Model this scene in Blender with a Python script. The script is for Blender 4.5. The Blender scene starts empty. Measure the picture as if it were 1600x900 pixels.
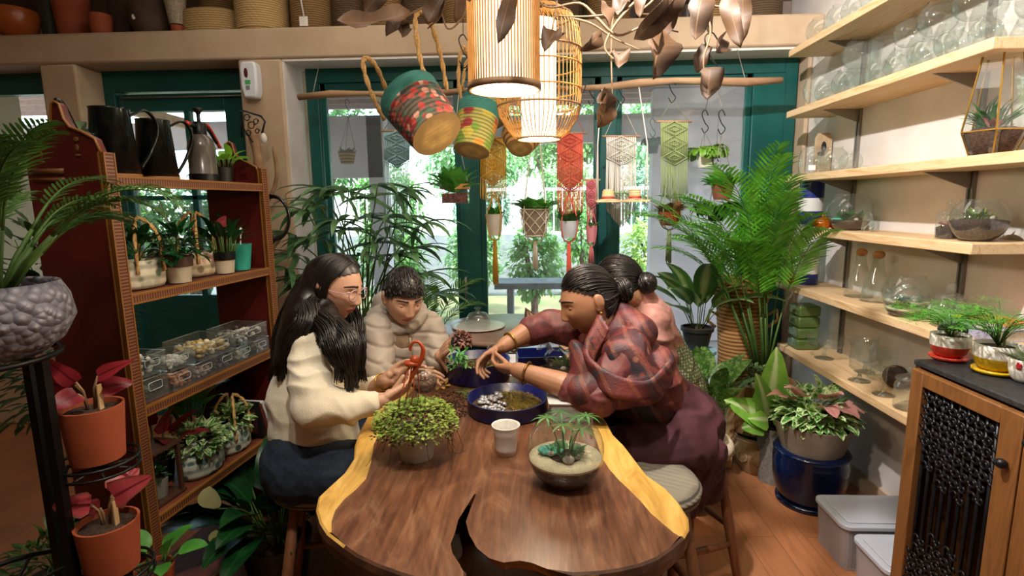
import bpy, math, random
import numpy as np
from mathutils import Vector, Matrix, noise
sc = bpy.context.scene
COL = sc.collection
PI = math.pi
# ---------------------------------------------------------------- camera, world, sun, room lights, exposure
FPX, EYE = 842.0, 1.45
def _basis(yaw=2.5, pitch=8.9, roll=0.7):
    y, p, a = (math.radians(k) for k in (yaw, pitch, roll))
    f = Vector((-math.sin(y)*math.cos(p), math.cos(y)*math.cos(p), -math.sin(p)))
    r0 = Vector((math.cos(y), math.sin(y), 0)); u0 = r0.cross(f)
    r = r0*math.cos(a)-u0*math.sin(a)
    return r, r.cross(f), f
RV, UV_, FV = _basis()
cam = bpy.data.objects.new('camera', bpy.data.cameras.new('camera'))
COL.objects.link(cam); sc.camera = cam
cam.matrix_world = Matrix(((RV.x, UV_.x, -FV.x, 0), (RV.y, UV_.y, -FV.y, 0), (RV.z, UV_.z, -FV.z, EYE), (0, 0, 0, 1)))
cam.data.lens = FPX/1600*36; cam.data.clip_start = .02; cam.data.clip_end = 200
def at(u, v, Y=None, z=None, X=None):
    """the point of the room seen at pixel (u, v) that lies at depth Y, height z or on the plane X"""
    d = FV+RV*((u-800)/FPX)+UV_*((450-v)/FPX)
    t = Y/d.y if Y is not None else ((z-EYE)/d.z if z is not None else X/d.x)
    return Vector((0, 0, EYE))+d*t
def mpp(p):
    return (Vector(p)-Vector((0, 0, EYE))).dot(FV)/FPX
w = bpy.data.worlds.new('world'); sc.world = w; w.use_nodes = True
wn = w.node_tree
bg = wn.nodes['Background']; sky = wn.nodes.new('ShaderNodeTexSky')
sky.sky_type = 'NISHITA'; sky.sun_disc = False; sky.sun_elevation = math.radians(55); sky.sun_rotation = math.radians(120)
sky.air_density = 1.0; sky.dust_density = 2.5; sky.altitude = 200
mixw = wn.nodes.new('ShaderNodeMix'); mixw.data_type = 'RGBA'; mixw.inputs['Factor'].default_value = .6
mixw.inputs[7].default_value = (1.0, 1.0, 1.0, 1)
wn.links.new(sky.outputs[0], mixw.inputs[6]); wn.links.new(mixw.outputs[2], bg.inputs['Color'])
bg.inputs['Strength'].default_value = 2.6
def light(name, kind, loc, target, energy, color=(1, 1, 1), **kw):
    d = bpy.data.lights.new(name, kind); d.energy = energy; d.color = color
    for k, v in kw.items(): setattr(d, k, v)
    o = bpy.data.objects.new(name, d); COL.objects.link(o); o.location = loc
    o.rotation_euler = (Vector(target)-Vector(loc)).to_track_quat('-Z', 'Y').to_euler()
    return o
light('sun', 'SUN', (0, 6, 8), (1.2, 8.2, 0), 7.0, (1, .96, .88), angle=.01)
WARM = (1, .9, .76); NEUT = (1, .95, .9)
light('ceiling_spot_shelves', 'SPOT', (.15, 1.35, 2.62), (1.75, 2.3, 1.25), 190, NEUT, spot_size=2.0, spot_blend=.6, shadow_soft_size=.025)
light('ceiling_spot_table', 'SPOT', (-.1, .55, 2.7), (0, 1.5, .75), 60, WARM, spot_size=1.5, spot_blend=.7, shadow_soft_size=.04)
light('ceiling_spot_left', 'SPOT', (-.5, .6, 2.8), (-1.0, 2.4, 1.3), 26, WARM, spot_size=1.9, spot_blend=.8, shadow_soft_size=.05)
light('ceiling_fill', 'AREA', (.2, 1.0, 3.0), (.2, 1.6, 0), 14, WARM, shape='RECTANGLE', size=2.6, size_y=1.6)  # added broad fill light below the ceiling, no fitting modelled
light('ceiling_fill_back', 'AREA', (0, 2.6, 3.02), (0, 2.6, 0), 14, WARM, shape='RECTANGLE', size=3.6, size_y=.5)  # second added fill light, over the window end of the room
sc.view_settings.view_transform = 'Standard'; sc.view_settings.look = 'None'
sc.view_settings.gamma = 1; sc.view_settings.use_curve_mapping = False
sc.view_settings.exposure = 0.38
sc.cycles.transparent_max_bounces = 40; sc.cycles.max_bounces = 8; sc.cycles.caustics_reflective = False; sc.cycles.caustics_refractive = False
sc.cycles.sample_clamp_indirect = 4
# ---------------------------------------------------------------- materials
def lin(c):
    if isinstance(c, str):
        c = c.lstrip('#'); c = tuple(int(c[i:i+2], 16)/255 for i in (0, 2, 4))
        c = tuple(x/12.92 if x <= .04045 else ((x+.055)/1.055)**2.4 for x in c)
    return (*c[:3], 1)
MATS = {}
class NT:
    def __init__(s, name):
        s.m = bpy.data.materials.new(name); s.m.use_nodes = True; s.t = s.m.node_tree
        s.b = s.t.nodes['Principled BSDF']; s.out = s.t.nodes['Material Output']
    def n(s, typ, **kw):
        o = s.t.nodes.new('ShaderNode'+typ)
        for k, v in kw.items(): setattr(o, k, v)
        return o
    def l(s, a, b): s.t.links.new(a, b)
    def coord(s, scale=(1, 1, 1), kind='Object', rot=(0, 0, 0)):
        c = s.n('TexCoord'); m = s.n('Mapping'); m.inputs['Scale'].default_value = scale; m.inputs['Rotation'].default_value = rot
        s.l(c.outputs[kind], m.inputs[0]); return m.outputs[0]
    def noise(s, vec, scale, detail=3, rough=.5, dist=0):
        o = s.n('TexNoise'); o.inputs['Scale'].default_value = scale; o.inputs['Detail'].default_value = detail
        o.inputs['Roughness'].default_value = rough; o.inputs['Distortion'].default_value = dist
        s.l(vec, o.inputs['Vector']); return o.outputs['Fac']
    def ramp(s, fac, stops, interp='LINEAR'):
        r = s.n('ValToRGB'); e = r.color_ramp.elements; r.color_ramp.interpolation = interp
        while len(e) < len(stops): e.new(.5)
        for i, (p, c) in enumerate(stops): e[i].position = p; e[i].color = lin(c)
        s.l(fac, r.inputs[0]); return r.outputs[0]
    def mix(s, fac, a, b, mode='MIX'):
        m = s.n('Mix', data_type='RGBA', blend_type=mode)
        for sock, val in ((m.inputs[0], fac), (m.inputs[6], a), (m.inputs[7], b)):
            if hasattr(val, 'links') or hasattr(val, 'is_output'): s.l(val, sock)
            elif isinstance(val, (int, float)): sock.default_value = val
            else: sock.default_value = lin(val)
        return m.outputs[2]
    def bump(s, h, strength=.3, dist=.005):
        b = s.n('Bump'); b.inputs['Strength'].default_value = strength; b.inputs['Distance'].default_value = dist
        s.l(h, b.inputs['Height']); s.l(b.outputs[0], s.b.inputs['Normal'])
    def color(s, sock): s.l(sock, s.b.inputs['Base Color'])
    def set(s, **kw):
        for k, v in kw.items(): s.b.inputs[k.replace('_', ' ')].default_value = v
def pm(name, c1, c2=None, rough=.6, metal=0, scale=20, bump=0, stretch=(1, 1, 1), detail=3, spec=.5, bscale=None, island=0, sheen=0, emit=0, alpha=None, sss=0, trans=0):
    """painted/plain surface: two tones mixed by noise, optional bump"""
    if name in MATS: return MATS[name]
    t = NT(name); t.set(Roughness=rough, Metallic=metal); t.b.inputs['Specular IOR Level'].default_value = spec
    vec = t.coord(stretch)
    if c2 or bump:
        nz = t.noise(vec, scale, detail)
        if c2: base = t.ramp(nz, [(.35, c1), (.65, c2)])
        if bump:
            nb = nz if bscale is None else t.noise(vec, bscale, detail)
            t.bump(nb, bump)
    if not c2:
        r = t.n('RGB'); r.outputs[0].default_value = lin(c1); base = r.outputs[0]
    if island:
        g = t.n('NewGeometry'); hv = t.n('HueSaturation')
        mr = t.n('MapRange'); mr.inputs[3].default_value = 1-island; mr.inputs[4].default_value = 1+island*1.3
        t.l(g.outputs['Random Per Island'], mr.inputs[0]); t.l(mr.outputs[0], hv.inputs['Value']); t.l(base, hv.inputs['Color']); base = hv.outputs[0]
    t.color(base)
    if sheen: t.b.inputs['Sheen Weight'].default_value = sheen
    if emit: t.l(base, t.b.inputs['Emission Color']); t.b.inputs['Emission Strength'].default_value = emit
    if sss: t.b.inputs['Subsurface Weight'].default_value = sss; t.b.inputs['Subsurface Radius'].default_value = (.02, .008, .004)
    if trans:
        tr = t.n('BsdfTranslucent'); t.l(base, tr.inputs[0]); ms = t.n('MixShader'); ms.inputs[0].default_value = trans
        t.l(t.b.outputs[0], ms.inputs[1]); t.l(tr.outputs[0], ms.inputs[2]); t.l(ms.outputs[0], t.out.inputs[0])
    MATS[name] = t.m; return t.m
def leafm(name, c1, c2, vein=None, veinw=.12, rough=.42, scale=9, edge=None, edgew=.7, blotch=None, trans=.25):
    """leaf surface; UV.x runs -1..1 across the blade, UV.y 0..1 along it"""
    if name in MATS: return MATS[name]
    t = NT(name); t.set(Roughness=rough)
    base = t.ramp(t.noise(t.coord(), scale, 3), [(.35, c1), (.65, c2)])
    tc = t.n('TexCoord'); sp = t.n('SeparateXYZ'); t.l(tc.outputs['UV'], sp.inputs[0])
    ab = t.n('Math', operation='ABSOLUTE'); t.l(sp.outputs[0], ab.inputs[0])
    if blotch:
        nz = t.noise(t.coord(), 55, 2, .6); f = t.ramp(nz, [(.5, '000000'), (.58, 'ffffff')])
        base = t.mix(f, base, blotch)
    if vein:
        f = t.ramp(ab.outputs[0], [(veinw*.5, 'ffffff'), (veinw*1.6, '000000')]); base = t.mix(f, base, vein)
    if edge:
        f = t.ramp(ab.outputs[0], [(edgew, '000000'), (min(.99, edgew+.15), 'ffffff')]); base = t.mix(f, base, edge)
    g = t.n('NewGeometry'); hv = t.n('HueSaturation'); mr = t.n('MapRange'); mr.inputs[3].default_value = .7; mr.inputs[4].default_value = 1.35
    t.l(g.outputs['Random Per Island'], mr.inputs[0]); t.l(mr.outputs[0], hv.inputs['Value']); t.l(base, hv.inputs['Color']); base = hv.outputs[0]
    t.color(base)
    tr = t.n('BsdfTranslucent'); t.l(base, tr.inputs[0]); ms = t.n('MixShader'); ms.inputs[0].default_value = trans
    t.l(t.b.outputs[0], ms.inputs[1]); t.l(tr.outputs[0], ms.inputs[2]); t.l(ms.outputs[0], t.out.inputs[0])
    MATS[name] = t.m; return t.m
def glassm(name, tint='ffffff', haze=.03, refl=.06, edge=.55, rough=.02, hazecol='ffffff'):
    """thin blown glass: clear, more reflective at the rim"""
    if name in MATS: return MATS[name]
    t = NT(name); t.t.nodes.remove(t.b)
    tr = t.n('BsdfTransparent'); tr.inputs[0].default_value = lin(tint)
    gl = t.n('BsdfGlossy'); gl.inputs['Roughness'].default_value = rough
    df = t.n('BsdfDiffuse'); df.inputs[0].default_value = lin(hazecol)
    lw = t.n('LayerWeight'); lw.inputs[0].default_value = .35
    mr = t.n('MapRange'); mr.inputs[3].default_value = refl; mr.inputs[4].default_value = edge
    pw = t.n('Math', operation='POWER'); pw.inputs[1].default_value = 2.6
    t.l(lw.outputs['Facing'], pw.inputs[0]); t.l(pw.outputs[0], mr.inputs[0])
    m0 = t.n('MixShader'); m0.inputs[0].default_value = haze; t.l(tr.outputs[0], m0.inputs[1]); t.l(df.outputs[0], m0.inputs[2])
    m1 = t.n('MixShader'); t.l(mr.outputs[0], m1.inputs[0]); t.l(m0.outputs[0], m1.inputs[1]); t.l(gl.outputs[0], m1.inputs[2])
    t.l(m1.outputs[0], t.out.inputs[0]); MATS[name] = t.m; return t.m
def woodm(name, c1, c2, c3=None, scale=4, stretch=(1, 8, 8), rough=.5, bump=.05, planks=None):
    if name in MATS: return MATS[name]
    t = NT(name); t.set(Roughness=rough)
    vec = t.coord(stretch); nz = t.noise(vec, scale, 5, .6, 1.2)
    base = t.ramp(nz, [(.3, c1), (.5, c2), (.7, c3 or c1)])
    if planks:
        w_, l_, ax = planks
        br = t.n('TexBrick'); br.offset = .37; br.inputs['Scale'].default_value = 1; br.inputs['Brick Width'].default_value = l_; br.inputs['Row Height'].default_value = w_
        br.inputs['Mortar Size'].default_value = .0012; br.inputs['Color1'].default_value = (.82, .82, .82, 1); br.inputs['Color2'].default_value = (1.1, 1.05, 1, 1); br.inputs['Mortar'].default_value = (.45, .4, .36, 1)
        t.l(t.coord((1, 1, 1), rot=(0, 0, ax)), br.inputs['Vector']); base = t.mix(1.0, base, br.outputs[0], 'MULTIPLY')
    t.color(base)
    if bump: t.bump(nz, bump)
    MATS[name] = t.m; return t.m
def weavem(name, c1, c2, sx=90, sz=60, rough=.8, blooms=None, bump=.6):
    """woven strands seen from the side; blooms = floral colours printed over the weave"""
    if name in MATS: return MATS[name]
    t = NT(name); t.set(Roughness=rough); vec = t.coord()
    w1 = t.n('TexWave', bands_direction='Z'); w1.inputs['Scale'].default_value = sz/6.28; w1.inputs['Distortion'].default_value = .8; t.l(vec, w1.inputs[0])
    w2 = t.n('TexWave', bands_direction='DIAGONAL'); w2.inputs['Scale'].default_value = sx/6.28; w2.inputs['Distortion'].default_value = .5; t.l(vec, w2.inputs[0])
    mm = t.n('Math', operation='MULTIPLY'); t.l(w1.outputs['Fac'], mm.inputs[0]); t.l(w2.outputs['Fac'], mm.inputs[1])
    base = t.ramp(w1.outputs['Fac'], [(.1, c1), (.6, c2)])
    if blooms:
        vo = t.n('TexVoronoi'); vo.inputs['Scale'].default_value = blooms[0]; t.l(vec, vo.inputs['Vector'])
        cols = blooms[1:]; sp = t.n('SeparateColor'); t.l(vo.outputs['Color'], sp.inputs[0])
        bc = t.ramp(sp.outputs[0], [(i/len(cols), c) for i, c in enumerate(cols)], 'CONSTANT')
        f = t.ramp(vo.outputs['Distance'], [(.42, 'ffffff'), (.6, '000000')]); bc2 = t.mix(f, base, bc)
        nz = t.ramp(t.noise(vec, 14, 2), [(.3, '000000'), (.42, 'ffffff')]); base = t.mix(nz, base, bc2)
        base = t.mix(.35, base, t.ramp(w1.outputs['Fac'], [(.0, '555555'), (.7, 'ffffff')]), 'MULTIPLY')
    t.color(base); t.bump(mm.outputs[0], bump, .004); MATS[name] = t.m; return t.m
# ---------------------------------------------------------------- mesh builder
def basis(d, up=(0, 0, 1)):
    z = Vector(d).normalized(); u = Vector(up)
    if abs(z.dot(u.normalized())) > .98: u = Vector((0, 1, 0))
    x = u.cross(z).normalized(); y = z.cross(x)
    return x, y, z
def rotm(d, up=(0, 0, 1)):
    x, y, z = basis(d, up)
    return Matrix(((x.x, y.x, z.x), (x.y, y.y, z.y), (x.z, y.z, z.z)))
def spline(pts, n=6):
    P = [Vector(p) for p in pts]; P = [P[0]*2-P[1]]+P+[P[-1]*2-P[-2]]; out = []
    for i in range(1, len(P)-2):
        a, b, c, d = P[i-1:i+3]
        for k in range(n):
            t = k/n; out.append(.5*((2*b)+(c-a)*t+(2*a-5*b+4*c-d)*t*t+(3*b-a-3*c+d)*t**3))
    out.append(P[-2]); return out
class MB:
    def __init__(s): s.V = []; s.F = []; s.MI = []; s.UV = []; s.M = Matrix.Identity(4); s.mi = 0
    def v(s, p, uv=(0, 0)):
        s.V.append(tuple(s.M @ Vector(p))); s.UV.append(uv); return len(s.V)-1
    def f(s, *i): s.F.append(i); s.MI.append(s.mi)
    def at(s, loc=(0, 0, 0), rz=0, sc_=1, R=None):
        s.M = Matrix.Translation(loc) @ (R.to_4x4() if R else Matrix.Rotation(rz, 4, 'Z')) @ Matrix.Scale(sc_, 4); return s
    def box(s, a, b):
        (x0, y0, z0), (x1, y1, z1) = a, b
        i = [s.v((x, y, z)) for z in (z0, z1) for x, y in ((x0, y0), (x1, y0), (x1, y1), (x0, y1))]
        for q in ((3, 2, 1, 0), (4, 5, 6, 7), (0, 1, 5, 4), (1, 2, 6, 5), (2, 3, 7, 6), (3, 0, 4, 7)): s.f(*[i[k] for k in q])
        return s
    def bar(s, p, q, wx, wy, up=(0, 0, 1)):
        p, q = Vector(p), Vector(q); x, y, z = basis(q-p, up)
        i = [s.v(c+x*a*wx/2+y*b*wy/2) for c in (p, q) for a, b in ((-1, -1), (1, -1), (1, 1), (-1, 1))]
        for k in ((3, 2, 1, 0), (4, 5, 6, 7), (0, 1, 5, 4), (1, 2, 6, 5), (2, 3, 7, 6), (3, 0, 4, 7)): s.f(*[i[j] for j in k])
        return s
    def lathe(s, prof, c=(0, 0, 0), n=28, R=None, wob=None):
        c = Vector(c); rings = []
        for r, z in prof:
            if r < 1e-6: p = Vector((0, 0, z)); rings.append([s.v(c+(R @ p if R else p))]); continue
            ring = []
            for k in range(n):
                a = 2*PI*k/n; rr = r*(wob(a, z) if wob else 1); p = Vector((rr*math.cos(a), rr*math.sin(a), z)); ring.append(s.v(c+(R @ p if R else p), (k/n, z)))
            rings.append(ring)
        for A, B in zip(rings, rings[1:]):
            if len(A) == 1 and len(B) == 1: continue
            for k in range(n):
                k2 = (k+1) % n
                if len(A) == 1: s.f(A[0], B[k2], B[k])
                elif len(B) == 1: s.f(A[k], A[k2], B[0])
                else: s.f(A[k], A[k2], B[k2], B[k])
        return s
    def tube(s, pts, r, n=7, closed=False, flat=1, up=None):
        P = [Vector(p) for p in pts]; m = len(P)
        R = r if isinstance(r, (list, tuple)) else [r(i/(m-1)) for i in range(m)] if callable(r) else [r]*m
        rings = []; x = None
        for i in range(m):
            d = (P[(i+1) % m]-P[i-1]) if closed else (P[min(i+1, m-1)]-P[max(i-1, 0)])
            if d.length < 1e-9: d = Vector((0, 0, 1))
            d.normalize()
            if x is None: x = basis(d, up or (0, 0, 1))[0]
            else:
                x = x-d*x.dot(d)
                x = x.normalized() if x.length > 1e-6 else basis(d)[0]
            y = d.cross(x); rings.append([s.v(P[i]+(x*math.cos(2*PI*k/n)+y*math.sin(2*PI*k/n)*flat)*R[i], (k/n, i/m)) for k in range(n)])
        for i in range(m if closed else m-1):
            A, B = rings[i], rings[(i+1) % m]
            for k in range(n): s.f(A[k], A[(k+1) % n], B[(k+1) % n], B[k])
        if not closed: s.f(*rings[0][::-1]); s.f(*rings[-1])
        return s
    def ball(s, c, r, n=12, m=8, R=None, fn=None):
        c = Vector(c); r = (r, r, r) if isinstance(r, (int, float)) else r
        def P(a, b):
            q = Vector((math.cos(a)*math.sin(b), math.sin(a)*math.sin(b), math.cos(b))); g = fn(q) if fn else 1
            q = Vector((q.x*r[0], q.y*r[1], q.z*r[2]))*g; return c+(R @ q if R else q)
        top = s.v(P(0, 0)); bot = s.v(P(0, PI)); rings = [[s.v(P(2*PI*k/n, PI*j/m)) for k in range(n)] for j in range(1, m)]
        for k in range(n):
            k2 = (k+1) % n; s.f(top, rings[0][k], rings[0][k2]); s.f(bot, rings[-1][k2], rings[-1][k])
            for A, B in zip(rings, rings[1:]): s.f(A[k], B[k], B[k2], A[k2])
        return s
    def prism(s, poly, z0, z1, inset=0):
        n = len(poly); cx = sum(p[0] for p in poly)/n; cy = sum(p[1] for p in poly)/n
        a = [s.v((x+(cx-x)*inset, y+(cy-y)*inset, z0)) for x, y in poly]; b = [s.v((x, y, z1)) for x, y in poly]
        s.f(*a[::-1]); s.f(*b)
        for k in range(n): s.f(a[k], a[(k+1) % n], b[(k+1) % n], b[k])
        return s
    def cap(s, p, r0, q, r1, n=14):
        """tapered capsule"""
        p, q = Vector(p), Vector(q); d = q-p; L = d.length
        if L < 1e-5: return s.ball(p, r0, n, 8)
        R = rotm(d); prof = [(0, -r0)]+[(r0*math.cos(a), r0*math.sin(a)) for a in (-1.2, -.8, -.4, 0)]+[(r1*math.cos(a), L+r1*math.sin(a)) for a in (0, .4, .8, 1.2)]+[(0, L+r1)]
        return s.lathe(prof, p, n, R)
    def leaf(s, base, d, L, W, droop=.5, shape='lance', fold=.25, n=6, up=(0, 0, 1), wave=0, roll=0, tip=1):
        """one blade: 3 verts per row, bending down along its length"""
        d = Vector(d).normalized(); x, y, z = basis(d, up)
        if roll: q = Matrix.Rotation(roll, 3, d); x = q @ x; y = q @ y
        p = Vector(base); rows = []; ph = random.random()*6
        for i in range(n+1):
            t = i/n
            if shape == 'lance': w_ = math.sin(PI*min(1, t**.75))**.8 if t > 0 else .04
            elif shape == 'strap': w_ = min(1, t*6+.25)*(1-t**4)
            elif shape == 'oval': w_ = math.sin(PI*t**.85)**.6 if 0 < t < 1 else 0
            elif shape == 'heart': w_ = (1-t)**.62*min(1, .62+t*2.6)*1.1
            else: w_ = math.sin(PI*t)**.5 if 0 < t < 1 else 0
            w_ = max(w_*W/2, .0004)
            nrm = y; f_ = fold*w_
            if i == n: rows.append([s.v(p, (0, 1))])
            else:
                wv = wave*math.sin(t*9+ph)*w_
                rows.append([s.v(p-x*w_+nrm*(f_+wv), (-1, t)), s.v(p, (0, t)), s.v(p+x*w_+nrm*(f_-wv), (1, t))])
            q = Matrix.Rotation(droop/n*(.4+1.2*t), 3, x); d = q @ d; y = q @ y
            p = p+d*(L/n)
        for A, B in zip(rows, rows[1:]):
            if len(B) == 3: s.f(A[0], A[1], B[1], B[0]); s.f(A[1], A[2], B[2], B[1])
            else: s.f(A[0], A[1], B[0]); s.f(A[1], A[2], B[0])
        return s
    def build(s, name, mats, parent=None, smooth=True, bevel=0, solid=0, sub=0):
        me = bpy.data.meshes.new(name); me.from_pydata(s.V, [], s.F)
        for m in (mats if isinstance(mats, (list, tuple)) else [mats]): me.materials.append(m)
        if any(s.MI): me.polygons.foreach_set('material_index', s.MI)
        if smooth is True: me.polygons.foreach_set('use_smooth', [True]*len(s.F))
        uvl = me.uv_layers.new(name='uv'); li = np.empty(len(me.loops), dtype=np.int32); me.loops.foreach_get('vertex_index', li)
        uvl.data.foreach_set('uv', np.array(s.UV, dtype=np.float32)[li].ravel())
        me.update(); o = bpy.data.objects.new(name, me); COL.objects.link(o)
        if parent: o.parent = parent
        if solid: k = o.modifiers.new('s', 'SOLIDIFY'); k.thickness = solid; k.offset = 0
        if bevel: k = o.modifiers.new('b', 'BEVEL'); k.width = bevel; k.segments = 2; k.limit_method = 'ANGLE'
        if sub: k = o.modifiers.new('u', 'SUBSURF'); k.levels = k.render_levels = sub
        if smooth == 'auto' or (smooth is True and bevel):
            me.polygons.foreach_set('use_smooth', [smooth == 'auto' or bool(bevel)]*len(s.F))
            me.shade_flat() if smooth != 'auto' and not bevel else me.set_sharp_from_angle(angle=.6)
        return o
def tag(o, label, cat, group=None, kind=None):
    o['label'] = label; o['category'] = cat
    if group: o['group'] = group
    if kind: o['kind'] = kind
    return o
def thing(name, label, cat, loc=(0, 0, 0), rz=0, group=None, scale=1, rot=None):
    o = bpy.data.objects.new(name, None); COL.objects.link(o); o.location = loc; o.rotation_euler = rot or (0, 0, rz); o.empty_display_size = .05
    o.scale = (scale,)*3
    return tag(o, label, cat, group)
def single(name, mb, mat, label, cat, loc=(0, 0, 0), rz=0, group=None, **kw):
    o = mb.build(name, mat, **kw); o.location = loc; o.rotation_euler = (0, 0, rz); return tag(o, label, cat, group)
def structure(name, mb, mat, **kw):
    o = mb.build(name, mat, **kw); o['kind'] = 'structure'; return o
def dup(root, loc, rz=None, label=None, scale=None, group=None, rot=None):
    def cp(o, par):
        c = o.copy(); COL.objects.link(c); c.parent = par
        for ch in list(o.children): cp(ch, c)
        return c
    r = cp(root, None); r.location = loc
    if rz is not None: r.rotation_euler = (0, 0, rz)
    if rot is not None: r.rotation_euler = rot
    if label: r['label'] = label
    if scale: r.scale = (scale,)*3 if isinstance(scale, (int, float)) else scale
    if group: r['group'] = group
    return r
rnd = random.Random(7); random.seed(11)
U = rnd.uniform
# ---------------------------------------------------------------- common materials
GREEN = pm('teal_paint', '094a47', '0d5a55', rough=.35, scale=3)
PLASTER = pm('lime_plaster', 'c4ad92', 'b89f84', rough=.85, scale=5, bump=.25, bscale=14)
WHITEW = pm('white_plaster', 'e2dbd6', 'd6cec8', rough=.85, scale=6, bump=.15, bscale=16)
UPPER = pm('brown_upper_plaster', '6d5646', '5c4839', rough=.9, scale=4)
FLOORM = woodm('orange_wood_floor', '8f5c3c', 'a8704c', '9c6644', scale=2.2, stretch=(9, 1, 1), rough=.35, bump=.02, planks=(.13, 1.1, PI/2))
PANE = glassm('window_glass', 'f4fbfa', haze=.07, refl=.05, edge=.6, hazecol='e8f4ff')  # pale diffuse haze painted in for the milky reflection of the room
GLASS = glassm('blown_glass', 'f4f8f6', haze=.022, refl=.10, edge=.68)
PINE = woodm('pale_pine', 'd3ae80', 'e0c096', 'c89e6c', scale=3, stretch=(10, 1, 10), rough=.5)
STEEL = pm('grey_steel', '8a8580', rough=.45, metal=.6)
BLACKM = pm('black_metal', '0c0c0d', '151516', rough=.4, metal=.4)
TERRA = pm('terracotta', '9c4a28', '914222', rough=.75, scale=12, bump=.05)
SOIL = pm('potting_soil', '2c1d14', '4a3424', rough=1, scale=120, bump=1.0)
CERAM = pm('white_ceramic', 'dcd6cc', 'e6e1d8', rough=.3)
STEMG = pm('green_stem', '4c6b2a', '3a5a22', rough=.6)
BARK = pm('bark', '5a4232', '7a5e48', rough=.95, scale=30, bump=.8, stretch=(1, 1, .3))
DRIFT = pm('driftwood', '9a7558', 'b3906e', rough=.85, scale=16, bump=.5, stretch=(.3, 1, 1))
JUTE = pm('jute_rope', 'b98d54', 'd2a86c', rough=.9, scale=120, bump=.8)
# ---------------------------------------------------------------- room shell
XR = 1.64; YF, YW = 3.3, 3.5      # right wall, front face of back wall, plane of the window frames
def P2(u, v, Y): p = at(u, v, Y=Y); return p
ZL = 2.49; ZU = at(245, 96, Y=YF).z         # ledge top, underside of the beam
structure('floor', MB().box((-4, -2.4, -.05), (XR+.1, 3.7, 0)), FLOORM, smooth=False)
structure('ceiling', MB().box((-4, -2.4, 3.1), (XR+.1, 4.2, 3.2)), WHITEW, smooth=False)
structure('wall_right', MB().box((XR, -2.4, 0), (XR+.12, 4.0, 3.1)), WHITEW, smooth=False)
structure('wall_left', MB().box((-4.1, -2.4, 0), (-4, 4.2, 3.1)), PLASTER, smooth=False)
structure('wall_front', MB().box((-4, -2.5, 0), (XR+.1, -2.4, 3.1)), PLASTER, smooth=False)
xs = dict(p1l=at(88, 300, Y=YF).x, p1r=at(119, 120, Y=YF).x, p2l=at(373, 120, Y=YF).x, p2r=at(441, 120, Y=YF).x)
m = MB()
m.box((-4, YF, ZU), (XR, 3.72, ZL))
m.box((xs['p1l'], YF, 0), (xs['p1r'], 3.72, ZU)); m.box((xs['p2l'], YF, 0), (xs['p2r'], 3.72, ZU))
m.box((-4, YF, 0), (-3.95, 3.72, ZU)); m.box((-3.95, YF+.05, 0), (xs['p1l'], 3.7, .75))
m.box((1.612, YF+.1, 0), (XR, 3.72, ZU))
structure('wall_back', m, PLASTER, bevel=.022)
structure('wall_upper', MB().box((-4, 4.0, ZL-.1), (XR, 4.1, 3.1)).box((-4, 3.72, ZL-.1), (XR, 4.0, ZL)), UPPER, smooth=False)
# white painted reveals of the big window
m = MB(); m.box((xs['p2r'], YF+.012, 0), (xs['p2r']+.012, 3.56, ZU-.01)); m.box((xs['p2r'], YF+.012, ZU-.014), (XR, 3.56, ZU-.001))
structure('trim_1', m, WHITEW, smooth=False)
# baseboard pipe on right wall
structure('baseboard_right', MB().box((XR-.012, -.5, 0), (XR, 3.4, .09)), PLASTER, smooth=False)
# window frames
ZT = ZU
def frame(name, x0, x1, zb, posts, header=.10, w=.075, panels=()):
    m = MB(); y0, y1 = YW, YW+.07
    m.box((x0, y0, zb), (x0+w, y1, ZT)); m.box((x1-w, y0, zb), (x1, y1, ZT)); m.box((x0+w, y0, ZT-header), (x1-w, y1, ZT)); m.box((x0+w, y0, zb), (x1-w, y1, zb+.10))
    for a, b in posts: m.box((a, y0-.01, zb+.1), (b, y1, ZT-header))
    o = structure(name, m, GREEN, bevel=.004); return o
def X5(u, v=150): return at(u, v, Y=YW).x
wf = frame('window_1', X5(476, 110), X5(1249, 90), 0, [(X5(716), X5(747)), (X5(938), X5(964))], header=.10)
m = MB()
for a, b in ((X5(478, 110)+.075, X5(716)), (X5(747), X5(938)), (X5(964), X5(1176))):
    m.at(); e = .035
    m.box((a, YW+.015, .1), (a+e, YW+.055, ZT-.10)); m.box((b-e, YW+.015, .1), (b, YW+.055, ZT-.10)); m.box((a, YW+.015, ZT-.10-e*1.4), (b, YW+.055, ZT-.10)); m.box((a, YW+.015, .1), (b, YW+.055, .16))
m.build('window_sash', GREEN, wf, bevel=.003)
m = MB().box((X5(1176), YW-.005, 0), (X5(1249, 90)-.07, YW+.05, ZT-.1)); m.build('window_side_panel', GREEN, wf, bevel=.004)
m = MB().box((X5(476), YW+.033, .1), (X5(1176), YW+.037, ZT-.1)); m.build('window_pane', PANE, wf, smooth=False)
m = MB().tube([(X5(728, 375), YW-.02, .98), (X5(728, 375), YW-.05, .98), (X5(728, 375), YW-.05, .84), (X5(728, 375), YW-.02, .84)], .008, 8); m.build('window_handle', STEEL, wf)
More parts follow.
